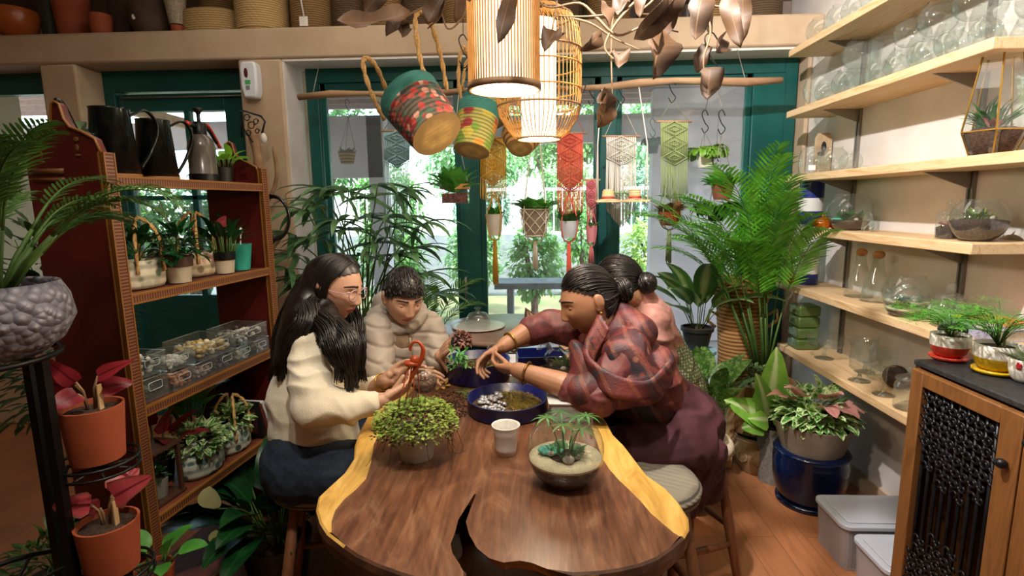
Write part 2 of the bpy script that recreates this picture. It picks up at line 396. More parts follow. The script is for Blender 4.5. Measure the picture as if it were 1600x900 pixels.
# green door seen over and through the red shelf unit
xd0, xd1 = xs['p1r'], xs['p2l']
dr = structure('door_1', MB().box((xd0, YW, 0), (xd0+.07, YW+.08, ZT)).box((xd1-.07, YW, 0), (xd1, YW+.08, ZT)).box((xd0+.07, YW, ZT-.13), (xd1-.07, YW+.08, ZT)), GREEN, bevel=.004)
ya, yb = YW+.02, YW+.065
m = MB(); za, zb_ = .86, at(290, 172, Y=YW).z; L_, R_ = xd0+.08, xd1-.08; g0, g1 = at(205, 300, Y=YW).x, at(360, 300, Y=YW).x; gm = .5*(g0+g1)
m.box((L_, ya, 0), (g0, yb, ZT-.14)).box((g1, ya, 0), (R_, yb, ZT-.14)).box((g0, ya, zb_), (g1, yb, ZT-.14)).box((g0, ya, 0), (g1, yb, za))
m.box((gm+.06, ya, za), (gm+.10, yb, zb_)); m.box((g0, ya, 1.5), (g1, yb, 1.53)); m.box((g0+.04, ya-.012, .12), (g1-.04, ya, za-.12))
m.build('door_leaf', GREEN, dr, bevel=.004)
MB().box((g0, ya+.02, za), (g1, ya+.024, zb_)).build('door_pane', PANE, dr, smooth=False)
MB().tube([(L_+.03, ya-.02, ZT-.165), (R_, ya-.02, ZT-.165)], .006, 6).build('door_track', STEEL, dr)
# far-left window
f2 = frame('window_2', -3.95, xs['p1l'], .75, [], header=.13)
MB().box((-3.88, YW+.033, .8), (xs['p1l']-.06, YW+.037, ZT-.1)).build('window_pane', PANE, f2, smooth=False)
# ---------------------------------------------------------------- outside: veranda and garden
OUTW = pm('veranda_plaster', 'cfc3c4', 'c4b8ba', rough=.9, scale=3)
CONC = pm('grey_concrete', '8d9097', 'a0a3a8', rough=.9, scale=5)
structure('ground_patio', MB().box((-9, 3.72, -.06), (7, 6.2, -.01)), pm('pale_paving', 'c9c6c0', 'b5b2ac', scale=3), smooth=False)
structure('ground_garden', MB().box((-14, 6.2, -.12), (14, 22, -.06)), pm('garden_earth', '6a7a48', '8c8060', scale=2), smooth=False)
m = MB()
m.box((-9, 3.74, 2.62), (2.6, 6.4, 2.70))
structure('roof_veranda', m, pm('veranda_roof_white', 'e6dcdc', 'd8cccc', rough=.9), smooth=False)
m = MB()
for i in range(9):
    y = 3.9+i*.30; m.box((-8, y, 2.54), (2.4, y+.05, 2.62))
structure('roof_battens', m, pm('batten_pink', 'b79c94', 'a78b84', rough=.8), smooth=False)
m = MB()
for x in (-4.2, -1.55, .55, 2.2): m.bar((x, 3.8, 2.50), (x+.35, 6.3, 2.36), .07, .10)
structure('roof_rafters', m, pm('rafter_wood', 'c99f7e', 'b98c6a', rough=.7), smooth=False)
m = MB(); m.box((-9, 6.25, 2.12), (2.6, 6.4, 2.42)); structure('roof_lintel', m, OUTW, smooth=False)
m = MB(); a = at(1018, 300, Y=5.6).x; m.box((a, 5.6, 0), (a+1.9, 5.75, 2.55)); m.box((2.35, 3.8, 0), (2.5, 5.6, 2.55)); structure('wall_veranda_right', m, OUTW, smooth=False)
m = MB(); a = at(600, 300, Y=5.9).x; m.box((a-.16, 5.9, 0), (a+.02, 6.1, 2.4)); m.box((a-1.35, 5.9, 1.75), (a, 6.05, 2.4)); structure('wall_veranda_left', m, OUTW, smooth=False)
m = MB().box((-12, 8.8, 0), (12, 9.0, .95)); structure('wall_garden', m, CONC, smooth=False)
fc = thing('garden_railing', 'white upright bar railing on the grey garden wall outside', 'railing', (0, 8.9, .95))
m = MB(); [m.box((-6+i*.14, -.012, .02), (-5.98+i*.14, .012, .72)) for i in range(86)]; m.build('bar', pm('white_paint', 'eef2f2', rough=.5), fc, smooth=False)['kind'] = 'stuff'
MB().box((-6, -.02, .70), (6, .02, .75)).box((-6, -.02, .0), (6, .02, .04)).build('rail', MATS['white_paint'], fc, smooth=False)
# garden trees and shrubs
LG = leafm('garden_leaf', '5f9a4a', '8cc06a', trans=.4, scale=3); LG2 = leafm('garden_leaf_pale', '8fbf86', 'b4dca0', trans=.4, scale=3); LG3 = leafm('garden_leaf_deep', '3a6e3c', '5d9450', trans=.35, scale=3)
def bush(name, label, cat, loc, rx, ry, rz, n, L, mat, trunk=0, group=None):
    t = thing(name, label, cat, loc, 0, group)
    m = MB(); c = Vector((0, 0, trunk+rz))
    for i in range(n):
        d = Vector((U(-1, 1), U(-1, 1), U(-1, 1)))
        if d.length > 1 or d.length < .2: d = d.normalized()*U(.6, 1)
        k = .75+.3*noise.noise(d*2.3+Vector(loc)); p = c+Vector((d.x*rx, d.y*ry, d.z*rz))*k
        m.leaf(p, Vector((d.x+U(-.6, .6), d.y+U(-.6, .6), d.z*.6+U(-.7, .5))), L*U(.6, 1.3), L*.5*U(.7, 1.2), .7, 'oval', .2, 3)
    m.build('foliage', mat, t)
    m = MB(); 
    for k in range(4 if trunk < .5 else 3): 
        a = k*2.1+U(0, 1); m.tube(spline([(U(-.03, .03), U(-.03, .03), 0), (U(-.1, .1)*rx, U(-.1, .1), trunk*.6+rz*.2), (math.cos(a)*rx*.4, math.sin(a)*ry*.4, trunk+rz*.9), (math.cos(a)*rx*.7, math.sin(a)*ry*.7, trunk+rz*1.5)], 5), lambda q: .035*(1-q*.8)*(1+trunk), 6)
    m.build('branches', BARK, t); return t
bush('garden_tree', 'pale green tree spreading over the railing behind the left glass door', 'tree', (-1.1, 10.2, 0), 1.35, .6, 1.3, 5200, .13, LG2, 1.3)
bush('garden_tree', 'tree with bare dark branches outside the middle glass door', 'tree', (.6, 12.0, 0), 2.2, .7, 1.7, 6500, .14, LG, 1.6)
bush('garden_tree', 'tree outside behind the white wall hanging and the right glass door', 'tree', (2.6, 10.2, 0), 1.7, .7, 1.3, 5000, .13, LG2, 1.4)
bush('garden_tree', 'dense tree outside behind the shaggy palm in the left glass door', 'tree', (-4.2, 10.6, 0), 1.7, 1.0, 1.5, 2200, .17, LG3, 1.2)
bush('garden_shrub', 'bright green shrub outside at the foot of the middle glass door', 'shrub', (.0, 6.9, 0), .5, .3, .62, 1700, .09, LG, .1)
bush('garden_shrub', 'spiky light shrub outside beside the teal door post', 'shrub', (-.85, 7.5, 0), .55, .35, .66, 1700, .10, LG2, .1)
bush('garden_shrub', 'small tree of round leaves outside left of the striped macrame pot', 'shrub', (.75, 7.7, 0), .5, .35, .62, 1500, .08, LG, .4)
bush('garden_shrub', 'yellow green shrub outside behind the two bent heads', 'shrub', (1.75, 7.9, 0), .7, .35, .6, 1800, .09, leafm('garden_leaf_lime', '9fc860', 'c8de8a', trans=.4), .2)
bush('garden_shrub', 'leafy shrub outside behind the boy', 'shrub', (-1.95, 7.2, 0), .65, .35, .7, 1700, .10, LG, .1)
bush('garden_shrub', 'dark shrub outside the far left door', 'shrub', (-4.3, 6.6, 0), 1.1, .4, .9, 2400, .11, LG3, .2)
bush('garden_shrub', 'shrub outside behind the watering cans', 'shrub', (-6.4, 8, 0), 1.2, .4, 1.1, 2200, .12, LG, .4)
LB = leafm('garden_leaf_bluish', '7aa890', 'a8ccb0', trans=.4, scale=3)
for i, (x, y, rx, rz_, mt, l) in enumerate(((-2.6, 9.65, .9, .75, LG, 'wide bush beyond the garden wall behind the left glass door'), (-.9, 9.5, .75, .7, LB, 'bluish bush beyond the garden wall beside the teal door post'), (.55, 9.55, .7, .8, LG2, 'pale bush beyond the garden wall behind the macrame pots'), (2.0, 9.5, .75, .75, LB, 'bluish bush beyond the garden wall behind the coral hanger'), (3.5, 9.6, .8, .8, LG, 'green bush beyond the garden wall at the right glass door'), (-5.4, 9.7, 1.2, .9, LG3, 'dark bush beyond the garden wall behind the green door'))):
    bush('garden_bush', l, 'bush', (x, y, 0), rx, .4, rz_, 3600, .10, mt, .75)
t = thing('garden_bench', 'weathered grey bench standing outside beyond the middle glass door', 'bench', (.35, 5.4, 0))
MB().box((-.75, -.2, .62), (.75, .2, .68)).build('seat', pm('grey_wood', '5f666c', '7b8288', scale=10), t, bevel=.005)
for x in (-.6, .6): MB().bar((x, 0, 0), (x, 0, .62), .06, .3).build('leg', MATS['grey_wood'], t, smooth=False)
# ---------------------------------------------------------------- wall shelves on the right
XS = 1.40
def shelfboard(z, y0, y1, label, brk=()):
    t = thing('wall_shelf', label, 'shelf', (0, 0, z), group='pine wall shelves')
    MB().box((XS, y0, -.036), (XR, y1, 0)).build('board', PINE, t, bevel=.003)
    for y in brk:
        m = MB(); m.prism([(XR-.004, -.037), (XS+.05, -.037), (XR-.004, -.105)], y-.004, y+.004)
        m.V = [(x, zz, yy) for x, yy, zz in m.V]; m.build('bracket', STEEL, t, smooth=False)
    return t
BY = (2.12, 2.88)
SZ = (2.262, 1.935, 1.585, 1.305, .99, .635)
shelfboard(SZ[0], 1.2, 3.19, 'pine wall shelf at the very top, cut by the upper picture edge', BY)
shelfboard(SZ[1], 1.80, 3.17, 'pine wall shelf crowded with clear glass bowls, second from top', BY)
shelfboard(SZ[2], 1.35, 3.15, 'pine wall shelf carrying the tall brass framed glass terrarium', BY)
shelfboard(SZ[3], 1.79, 2.80, 'short pine wall shelf with terrarium bowls at both ends', BY)
shelfboard(SZ[4], 1.72, 3.17, 'pine wall shelf with cork stoppered bottles, cloche and books', BY)
shelfboard(SZ[5], 1.72, 3.10, 'lowest pine wall shelf holding stemmed glasses and a lidded jar', BY)
for y, l in zip(BY, ('grey slotted steel upright on the right wall nearer the wooden cabinet', 'grey slotted steel upright on the right wall nearer the window')):
    t = thing('shelf_upright', l, 'shelf upright', (XR-.008, y, 1.33), group='steel shelf uprights')
    m = MB()
    for s in (-1, 1): m.box((-.006, s*.011-.004, -.8), (.007, s*.011+.004, 1.0))
    m.box((.002, -.012, -.8), (.006, .012, 1.0)); m.build('channel', STEEL, t, smooth=False)
# ---------------------------------------------------------------- red painted open shelf unit on the left
REDP = pm('dark_red_paint', '4c0f0c', '5e1610', rough=.45, scale=8)
SHB = woodm('shelf_brown_red', '6b3322', '7d4430', '5c2a1c', scale=3, stretch=(8, 1, 8), rough=.45)
def dotm(name, ax):
    t = NT(name); t.set(Roughness=.5); sp = t.n('SeparateXYZ'); t.l(t.coord((1, 1, 1)), sp.inputs[0])
    mu = t.n('Math', operation='MULTIPLY'); mu.inputs[1].default_value = 2*PI/.0095; t.l(sp.outputs[ax], mu.inputs[0])
    si = t.n('Math', operation='SINE'); t.l(mu.outputs[0], si.inputs[0])
    t.color(t.ramp(si.outputs[0], [(.25, '562818'), (.7, '8c6240')])); return t.m
DOTY, DOTZ = dotm('inlaid_dots_along_shelf', 1), dotm('inlaid_dots_along_post', 2)
GOLDL = pm('gold_line', '8a5a26', rough=.4)
xu0, xu1, yu0, yu1 = -1.405, -1.165, 1.44, 2.14
un = thing('open_shelf_unit', 'dark red painted shelf unit with gold dotted edges and scalloped side tops', 'shelf unit', (0, 0, 0))
def sidepoly():
    w_ = xu1-xu0; P = [(0, 0), (w_, 0), (w_, 1.60), (w_-.012, 1.635), (w_-.05, 1.655), (w_-.085, 1.668), (w_-.10, 1.69), (w_/2+.012, 1.728), (w_/2, 1.735), (w_/2-.012, 1.728), (.10, 1.69), (.085, 1.668), (.05, 1.655), (.012, 1.635), (0, 1.60)]
    return P
for y, dz in ((yu0, 0), (yu1, -.03)):
    m = MB(); m.prism(sidepoly(), y, y+.022); m.V = [(xu0+x, zz, yy+(dz if yy > 1 else 0)) for x, yy, zz in m.V]
    m.build('side_panel', REDP, un, bevel=.003)
    P = [(xu0+x, y-.001, z+(dz if z > 1 else 0)) for x, z in sidepoly()[2:]]; m = MB(); m.tube(P, .0042, 6); m.build('top_moulding', GOLDL, un)
for y in (yu0, yu1):
    m = MB().box((xu1, y-.006, 0), (xu1+.012, y+.03, 1.6)); m.mi = 1
    for e in (y-.006, y+.026): m.box((xu1+.001, e, 0), (xu1+.014, e+.004, 1.6))
    m.box((xu1-.004, y-.008, 0), (xu1, y-.004, 1.6)).build('front_post', [DOTZ, GOLDL], un, smooth=False)
ZS = (1.537, 1.203, .866, .518, .17)
for z in ZS:
    s = MB().box((xu0, yu0+.022, z-.018), (xu1, yu1, z)).build('shelf', SHB, un, bevel=.001)
    m = MB().box((xu1, yu0+.03, z-.024), (xu1+.010, yu1-.006, z+.002)); m.mi = 1; m.box((xu1, yu0+.03, z-.003), (xu1+.012, yu1-.006, z+.003)); m.box((xu1, yu0+.03, z-.027), (xu1+.012, yu1-.006, z-.022)); m.build('trim', [DOTY, GOLDL], s, smooth=False)
# painted gold ornament and moulding on near side panel
m = MB()
for x, z in ((-1.352, 1.62), (-1.235, 1.635)): m.ball((x, yu0-.001, z), (.009, .002, .007)); m.ball((x, yu0-.001, z-.022), (.006, .002, .010)); m.ball((x, yu0-.001, z-.042), (.010, .002, .004))
m.box((xu0+.02, yu0-.004, 1.545), (xu1-.12, yu0, 1.56)); m.box((xu0+.02, yu0-.004, 1.525), (xu1-.12, yu0, 1.535))
m.build('painted_ornament', pm('dull_gold_paint', '6e4420', rough=.5), un)
# ---------------------------------------------------------------- live edge table
def slabm():
    t = NT('walnut_slab'); t.set(Roughness=.28)
    v = t.coord((1, .35, 1)); nz = t.noise(v, 5, 5, .62, 2.2); n2 = t.noise(t.coord((3, 1, 1)), 3.1, 4, .6, 3.0)
    base = t.ramp(nz, [(.28, '38211a'), (.45, '5e3828'), (.58, '704a36'), (.72, '967050')])
    base = t.mix(.45, base, t.ramp(n2, [(.4, '4c2f24'), (.55, '7a5440'), (.7, 'a8866a')]))
    n3 = t.noise(t.coord((26, 1.6, 4)), 3, 3, .6, .6); base = t.mix(.25, base, t.ramp(n3, [(.35, '3a1d12'), (.65, 'a06b45')]))
    t.color(base); t.bump(n3, .04); return t.m
SLAB = slabm()
SAP = woodm('yellow_sapwood', 'b5883c', 'd2a552', 'e2bd70', scale=4, stretch=(6, 1.2, 6), rough=.4, bump=.1)
EDGE = pm('slab_edge_dark', '3e2416', '5a3822', rough=.55, scale=20, bump=.5)
CRK = pm('crack_pale_wood', '5f4026', 'a67a48', rough=.8, scale=30, bump=1.0)
zt = .75
def wp(L): return [at(u, v, z=zt) for u, v in L]
Lout = wp([(514, 832), (503, 815), (497, 795), (501, 775), (520, 757), (541, 738), (556, 715), (557, 695), (565, 672), (577, 650), (592, 632)])
Lin = wp([(518, 832), (518, 815), (524, 797), (538, 780), (556, 765), (572, 748), (580, 722), (584, 695), (594, 672), (606, 652), (618, 634)])
Rout = wp([(1066, 838), (1073, 826), (1072, 808), (1058, 785), (1037, 762), (1008, 742), (985, 712), (972, 695), (955, 678), (946, 660), (936, 645)])
Rin = wp([(1062, 838), (1052, 832), (1038, 820), (1018, 803), (1000, 782), (984, 766), (966, 749), (952, 733), (941, 716), (930, 682), (921, 655)])
Lout += [Vector((-.50, 2.0, zt)), Vector((-.44, 2.3, zt)), Vector((-.34, 2.48, zt))]; Lin += [Vector((-.46, 2.0, zt)), Vector((-.40, 2.28, zt)), Vector((-.32, 2.46, zt))]
Rout += [Vector((.20, 2.0, zt)), Vector((.13, 2.28, zt)), Vector((.02, 2.48, zt))]; Rin += [Vector((.165, 2.0, zt)), Vector((.10, 2.26, zt)), Vector((0, 2.46, zt))]
Bl = wp([(540, 852), (560, 866), (590, 880), (625, 893), (660, 903), (700, 907), (724, 903), (724, 893), (717, 880), (707, 864), (704, 850), (711, 832), (716, 812), (728, 793), (741, 772)])
Br = wp([(744, 772), (735, 795), (728, 815), (733, 835), (745, 856), (764, 872), (787, 879), (812, 876), (830, 879), (855, 889), (895, 894), (935, 892), (965, 888), (1000, 880), (1025, 870), (1048, 854)])
loop_out = Lout[::-1]+Bl+Br+Rout
tb = thing('live_edge_table', 'long polished brown slab table with yellow sapwood edges and a split near end', 'table', (0, 0, 0))
def jit(p, i): return p
m = MB(); heart = Lin[::-1]+Bl+Br+Rin
ids = [m.v(p) for p in heart]; m.f(*ids)
m.mi = 1
for A, B in ((Lout, Lin), (Rin, Rout)):
    a = [m.v(p) for p in A]; b = [m.v(p) for p in B]
    for i in range(len(a)-1): m.f(a[i], b[i], b[i+1], a[i+1])
rings = []
N = len(loop_out); cxy = Vector((-.1, 1.6, 0))
def norm2(i):
    d = loop_out[(i+1) % N]-loop_out[i-1]; return Vector((d.y, -d.x, 0)).normalized()
i0, i1 = len(Lout), len(Lout)+len(Bl)+len(Br)
for k, (off, dz) in enumerate(((0, 0), (.005, -.004), (.008, -.018), (.003, -.045), (-.012, -.062))):
    nz_ = lambda i: i0+8 <= i <= i0+len(Bl)+9
    rings.append([m.v(loop_out[i]+norm2(i)*((off if not nz_(i) else -.006*k)+(.003*noise.noise(Vector((i*1.7, k*1.3, 0))) if k > 1 else 0))+Vector((0, 0, dz*(.55 if nz_(i) else 1)))) for i in range(N)])
for k, (A, B) in enumerate(zip(rings, rings[1:])):
    for i in range(N):
        j = (i+1) % N
        cr = i0+9 <= i <= i0+len(Bl)+10
        m.mi = 3 if cr and k > 0 else (2 if k > 0 or i0 <= i < i1 else 1)
        m.f(A[j], A[i], B[i], B[j])
m.mi = 2; m.f(*rings[-1][::-1])
top = m.build('slab', [SLAB, SAP, EDGE, CRK], tb, smooth=False)
for x, y in ((-.36, 1.35), (.16, 1.35), (-.30, 2.15), (.06, 2.15)):
    m = MB(); m.bar((x, y, 0), (x, y, .695), .07, .07); m.build('leg', pm('table_leg_dark', '1c1613', '2a201a', rough=.6), tb, bevel=.004)
for y in (1.35, 2.15): MB().bar((-.34, y, .1), (.14, y, .1), .05, .05).build('stretcher', MATS['table_leg_dark'], tb, bevel=.003)
# ---------------------------------------------------------------- stools
STW = woodm('stool_wood', '6b4327', '85573a', '5e3a20', scale=4, stretch=(6, 6, 1), rough=.45)
WOVG = weavem('grey_woven_seat', '37322a', '7a7262', 120, 100)
PADB = pm('beige_seat_pad', 'a3957c', 'b5a890', rough=.9, scale=40, bump=.2)
def stool(label, loc, seatm, h=.60, rz=0, r=.165):
    t = thing('bar_stool', label, 'stool', (loc[0], loc[1], 0), rz, 'wooden stools around the slab table')
    MB().lathe([(0, h-.055), (r*.8, h-.055), (r, h-.045), (r+.004, h-.02), (r-.008, h-.004), (r*.6, h), (0, h)], n=36).build('seat', seatm, t)
    for k in range(4):
        a = PI/4+k*PI/2; MB().tube([(math.cos(a)*.115, math.sin(a)*.115, h-.055), (math.cos(a)*.165, math.sin(a)*.165, h*.45), (math.cos(a)*.215, math.sin(a)*.215, 0)], [.015, .019, .013], 10).build('leg', STW, t)
    for k, z in enumerate((.2, .26, .2, .26)):
        a = PI/4+k*PI/2; b = a+PI/2; q = .115+.1*(1-z/h); 
        p0, p1 = Vector((math.cos(a)*q, math.sin(a)*q, z)), Vector((math.cos(b)*q, math.sin(b)*q, z)); MB().tube([p0, (p0+p1)/2, p1], [.009, .014, .009], 8).build('rung', STW, t)
    return t
stool('wooden stool with grey woven seat, empty, at the near right corner of table', (.345, 1.60), WOVG, .60, .3)
stool('wooden stool with a beige pad under the maroon shawl woman', (.56, 1.93), PADB, .59, .35, .165)
stool('wooden stool under the long haired woman in the cream sweater', (-.73, 1.70), WOVG, .55, .25)
stool('wooden stool under the boy in the puffer jacket, hidden behind the cream sweater', (-.66, 2.28), PADB, .55, .2)
# ---------------------------------------------------------------- wooden cabinet with wrought iron door
CW = woodm('cabinet_wood', '5f3a1a', '7a4e26', '54320f', scale=3, stretch=(6, 6, 1), rough=.5)
TOPB = pm('black_leather_top', '1c1c1e', '2c2c2e', rough=.55, scale=60, bump=.3)
cb = thing('wrought_iron_cabinet', 'brown wooden cabinet with black top and curled wrought iron grille door', 'cabinet', (1.195, 0, 0))
y0, y1, hc = .95, 1.70, .95
MB().box((.0, y0, hc-.018), (.44, y1, hc)).build('top', TOPB, cb, bevel=.004)
m = MB(); m.box((.008, y1-.02, 0), (.43, y1, hc-.018)); m.box((.41, y0, 0), (.43, y1-.02, hc-.018)); m.box((.02, y0, .03), (.41, y1-.02, .05)); m.box((.02, y0, 0), (.41, y0+.02, hc-.018)); m.build('body', CW, cb, smooth=False)
d = MB(); dy0, dy1, dz0, dz1 = 1.29, 1.685, .05, hc-.025
d.box((-.014, dy1-.05, dz0), (.012, dy1, dz1)); d.box((-.014, dy0, dz0), (.012, dy0+.065, dz1)); d.box((-.014, dy0+.065, dz1-.045), (.012, dy1-.05, dz1)); d.box((-.014, dy0+.065, dz0), (.012, dy1-.05, dz0+.05))
dd = d.build('door', CW, cb, bevel=.003)
m = MB(); m.box((-.012, y0+.02, dz0), (.012, dy0-.004, dz1)); m.build('door', CW, cb, bevel=.003)
IR = pm('wrought_iron', '1b1a1a', '26252a', rough=.38, metal=.7)
m = MB(); ya_, yb_ = dy0+.068, dy1-.052; n = 9
for i in range(n):
    y = ya_+(yb_-ya_)*(i+.5)/n; m.tube([(0, y, dz0+.05), (0, y, dz1-.045)], .0055, 7)
def curl(y, z, s, r=.018):
    m.tube([( -.006, y+r*(1-k*.055)*math.cos(a), z+s*r*(1-k*.055)*math.sin(a)) for k, a in enumerate([j*.45 for j in range(11)])], .0034, 5)
for i in range(n):
    y = ya_+(yb_-ya_)*(i+.5)/n
    for z in [dz1-.075-j*.034 for j in range(7-abs(i-4)//2+(i % 2))]+[dz0+.08+j*.034 for j in range(9-abs(i-4)//2+(i % 2))]:
        for s in (-1, 1): curl(y+s*.012, z+U(-.004, .004), s, .014)
m.build('grille', IR, dd)
MB().ball((-.028, dy0+.03, .79), .013).tube([(-.014, dy0+.03, .79), (-.03, dy0+.03, .79)], .006).build('knob', IR, dd)
MB().ball((-.026, dy0-.03, .87), .011).build('knob', IR, cb)
# ---------------------------------------------------------------- plastic boxes on the floor
CLP = glassm('frosted_plastic', 'e8e8ee', haze=.45, refl=.05, edge=.3, rough=.25, hazecol='c8c4c6')
LIDP = glassm('milky_plastic_lid', 'eef0f6', haze=.6, refl=.06, edge=.3, rough=.2, hazecol='ccd0da')
def crate(label, x0, y0, x1, y1, h, fill):
    t = thing('storage_box', label, 'storage box', ((x0+x1)/2, (y0+y1)/2, 0)); a, b = (x1-x0)/2, (y1-y0)/2
    def rr(a, b, r, n=4):
        return [(sx*(a-r)+r*math.cos(q), sy*(b-r)+r*math.sin(q)) for sx, sy, q0 in ((1, 1, 0), (-1, 1, PI/2), (-1, -1, PI), (1, -1, 1.5*PI)) for q in [q0+PI/2*i/n for i in range(n+1)]]
    m = MB(); m.prism(rr(a*.96, b*.94, .03), 0.002, h-.02, .06); m.build('body', CLP, t, smooth=False)
    m = MB(); m.prism(rr(a, b, .035), h-.022, h-.004); m.prism(rr(a*.86, b*.8, .02), h-.004, h+.002); m.build('lid', LIDP, t, bevel=.003)
    MB().box((-a*.85, -b*.8, .01), (a*.85, b*.8, h*.6)).build('contents', fill, t, smooth=False)
crate('clear plastic storage box nearer the blue glazed pot', 1.19, 1.97, 1.60, 2.21, .20, pm('grey_contents', '7f746e', '9a9088', scale=30))
crate('clear plastic storage box pushed against the wooden cabinet', 1.20, 1.72, 1.55, 1.945, .19, pm('pale_contents', 'b59c90', 'c2b0a4', scale=30))
# ---------------------------------------------------------------- black metal plant stand at left edge
st = thing('plant_stand', 'tall black metal plant stand with ring shelves at the left edge', 'plant stand', (0, 0, 0))
S0 = Vector((-1.155, 1.02, 0))
for x, y in ((-.125, -.07), (.02, -.13), (.13, .02), (-.02, .14)):
    MB().bar(S0+Vector((x, y, 0)), S0+Vector((x, y, 1.145)), .018, .018).build('post', BLACKM, st, smooth=False)
for z in (.62, 1.148, .35): 
    m = MB(); m.tube([S0+Vector((.145*math.cos(a), .145*math.sin(a), z)) for a in [i*PI/12 for i in range(24)]], .006, 6, closed=True)
    for a in (0, 1.05, 2.1): m.tube([S0+Vector((.145*math.cos(a), .145*math.sin(a), z)), S0-Vector((.145*math.cos(a), .145*math.sin(a), -z))], .004, 5)
    m.build('ring_shelf', BLACKM, st)
SA, SB = at(155, 722, Y=1.12), at(178, 893, Y=1.08)
for c, z in ((SA, SA.z-.012), (SB, SB.z-.012)):
    m = MB(); R_ = .078
    for dz in (0, .02): m.tube([Vector((c.x+R_*math.cos(a), c.y+R_*math.sin(a), z+dz)) for a in [i*PI/12 for i in range(24)]], .0035, 6, closed=True)
    for i in range(4): a = i*PI/4; m.tube([Vector((c.x+R_*math.cos(a), c.y+R_*math.sin(a), z)), Vector((c.x-R_*math.cos(a), c.y-R_*math.sin(a), z))], .003, 5)
    m.tube([Vector((c.x-R_, c.y, z)), Vector((S0.x+.13, S0.y+.02, z))], .005, 5)
    m.build('side_ring', BLACKM, st)
# ---------------------------------------------------------------- round cafe table at the window
t = thing('round_table', 'round pale table standing by the middle glass door', 'table', (-.18, 3.05, 0))
MB().lathe([(0, .715), (.36, .715), (.375, .725), (.375, .74), (.36, .748), (0, .75)], n=40).build('tabletop', pm('pale_table_top', '9c8072', '8a7064', rough=.35, scale=8), t)
MB().lathe([(0, 0), (.2, 0), (.2, .015), (.03, .04), (.025, .7), (.08, .715), (0, .715)], n=24).build('pedestal', BLACKM, t)
# ---------------------------------------------------------------- glassware on the wall shelves
def bowlprof(r, op=.62, flat=.45):
    """fishbowl: flat foot, round belly, open neck with a rolled lip"""
    a0 = math.asin(flat); a1 = PI-math.asin(op); z0 = r*math.cos(a0)
    P = [(0, 0), (r*flat, 0)]+[(r*math.sin(a0+(a1-a0)*i/12), z0-r*math.cos(a0+(a1-a0)*i/12)) for i in range(1, 13)]
    h = P[-1][1]; P += [(r*op*1.0, h+.002), (r*op+.0035, h+.005), (r*op-.001, h+.006)]
    return P, h
def inner_r(r, z, flat=.45):
    z0 = r*math.cos(math.asin(flat)); return math.sqrt(max(0, r*r-(z-z0)**2))
def bowl(name, label, loc, r, op=.62, group=None, n=28):
    P, h = bowlprof(r, op); return single(name, MB().lathe(P, n=n), GLASS, label, 'glass bowl', loc, 0, group), h
SANDM = pm('pale_sand', 'cdbf9e', 'ddd1b4', rough=.95, scale=200, bump=.4)
PEB = pm('mixed_pebbles', '6f675e', 'b8afa2', rough=.7, scale=30, island=.5)
MOSSG = leafm('cushion_moss', '5f7a2a', '8ea83e', scale=30); MOSSB = leafm('dry_moss', '6a5a24', '9c8434', scale=25)
SUCC = leafm('grey_green_succulent', '5d8a72', '8ab49a', rough=.5); TLEAF = leafm('small_terrarium_leaf', '2f6b34', '5a9a4c')
TURQ = pm('turquoise_gravel', '4fb0a0', '72c8b8', rough=.8, scale=150, bump=.5)
def rosette(m, c, r, n=12, rise=.8, W=.35, shape='lance', droop=.5, rings=2):
    for j in range(rings):
        for k in range(n):
            a = 2*PI*(k+.5*j)/n+U(-.15, .15); e = rise*(.35+.9*j/rings)
            m.leaf(c, (math.cos(a), math.sin(a), e), r*(1-.25*j)*U(.85, 1.1), r*W, droop, shape, .35, 4)
def tuft(m, c, r, n, L, W=None, up=1.0, shape='lance', droop=.7):
    for k in range(n):
        a = U(0, 2*PI); q = U(0, 1)**.5*r
        m.leaf((c[0]+q*math.cos(a), c[1]+q*math.sin(a), c[2]), (math.cos(a)*U(0, .9), math.sin(a)*U(0, .9), up*U(.5, 1.2)), L*U(.6, 1.2), W or L*.28, droop, shape, .3, 3)
def mossmound(m, c, r, h, n=140, L=.012):
    for k in range(n):
        a = U(0, 2*PI); q = U(0, 1)**.5; p = (c[0]+r*q*math.cos(a), c[1]+r*q*math.sin(a), c[2]+h*(1-q*q))
        m.leaf(p, (U(-1, 1), U(-1, 1), U(.2, 1)), L*U(.6, 1.3), L*.35, .6, 'lance', .2, 2)
def fillprof(r, z0, z1, flat=.45, k=.965):
    zs = [z0+(z1-z0)*i/6 for i in range(7)]
    return [(0, z0)]+[(inner_r(r, z, flat)*k, z) for z in zs]+[(inner_r(r, z1, flat)*k*.6, z1+.1*(z1-z0)), (0, z1+.15*(z1-z0))]
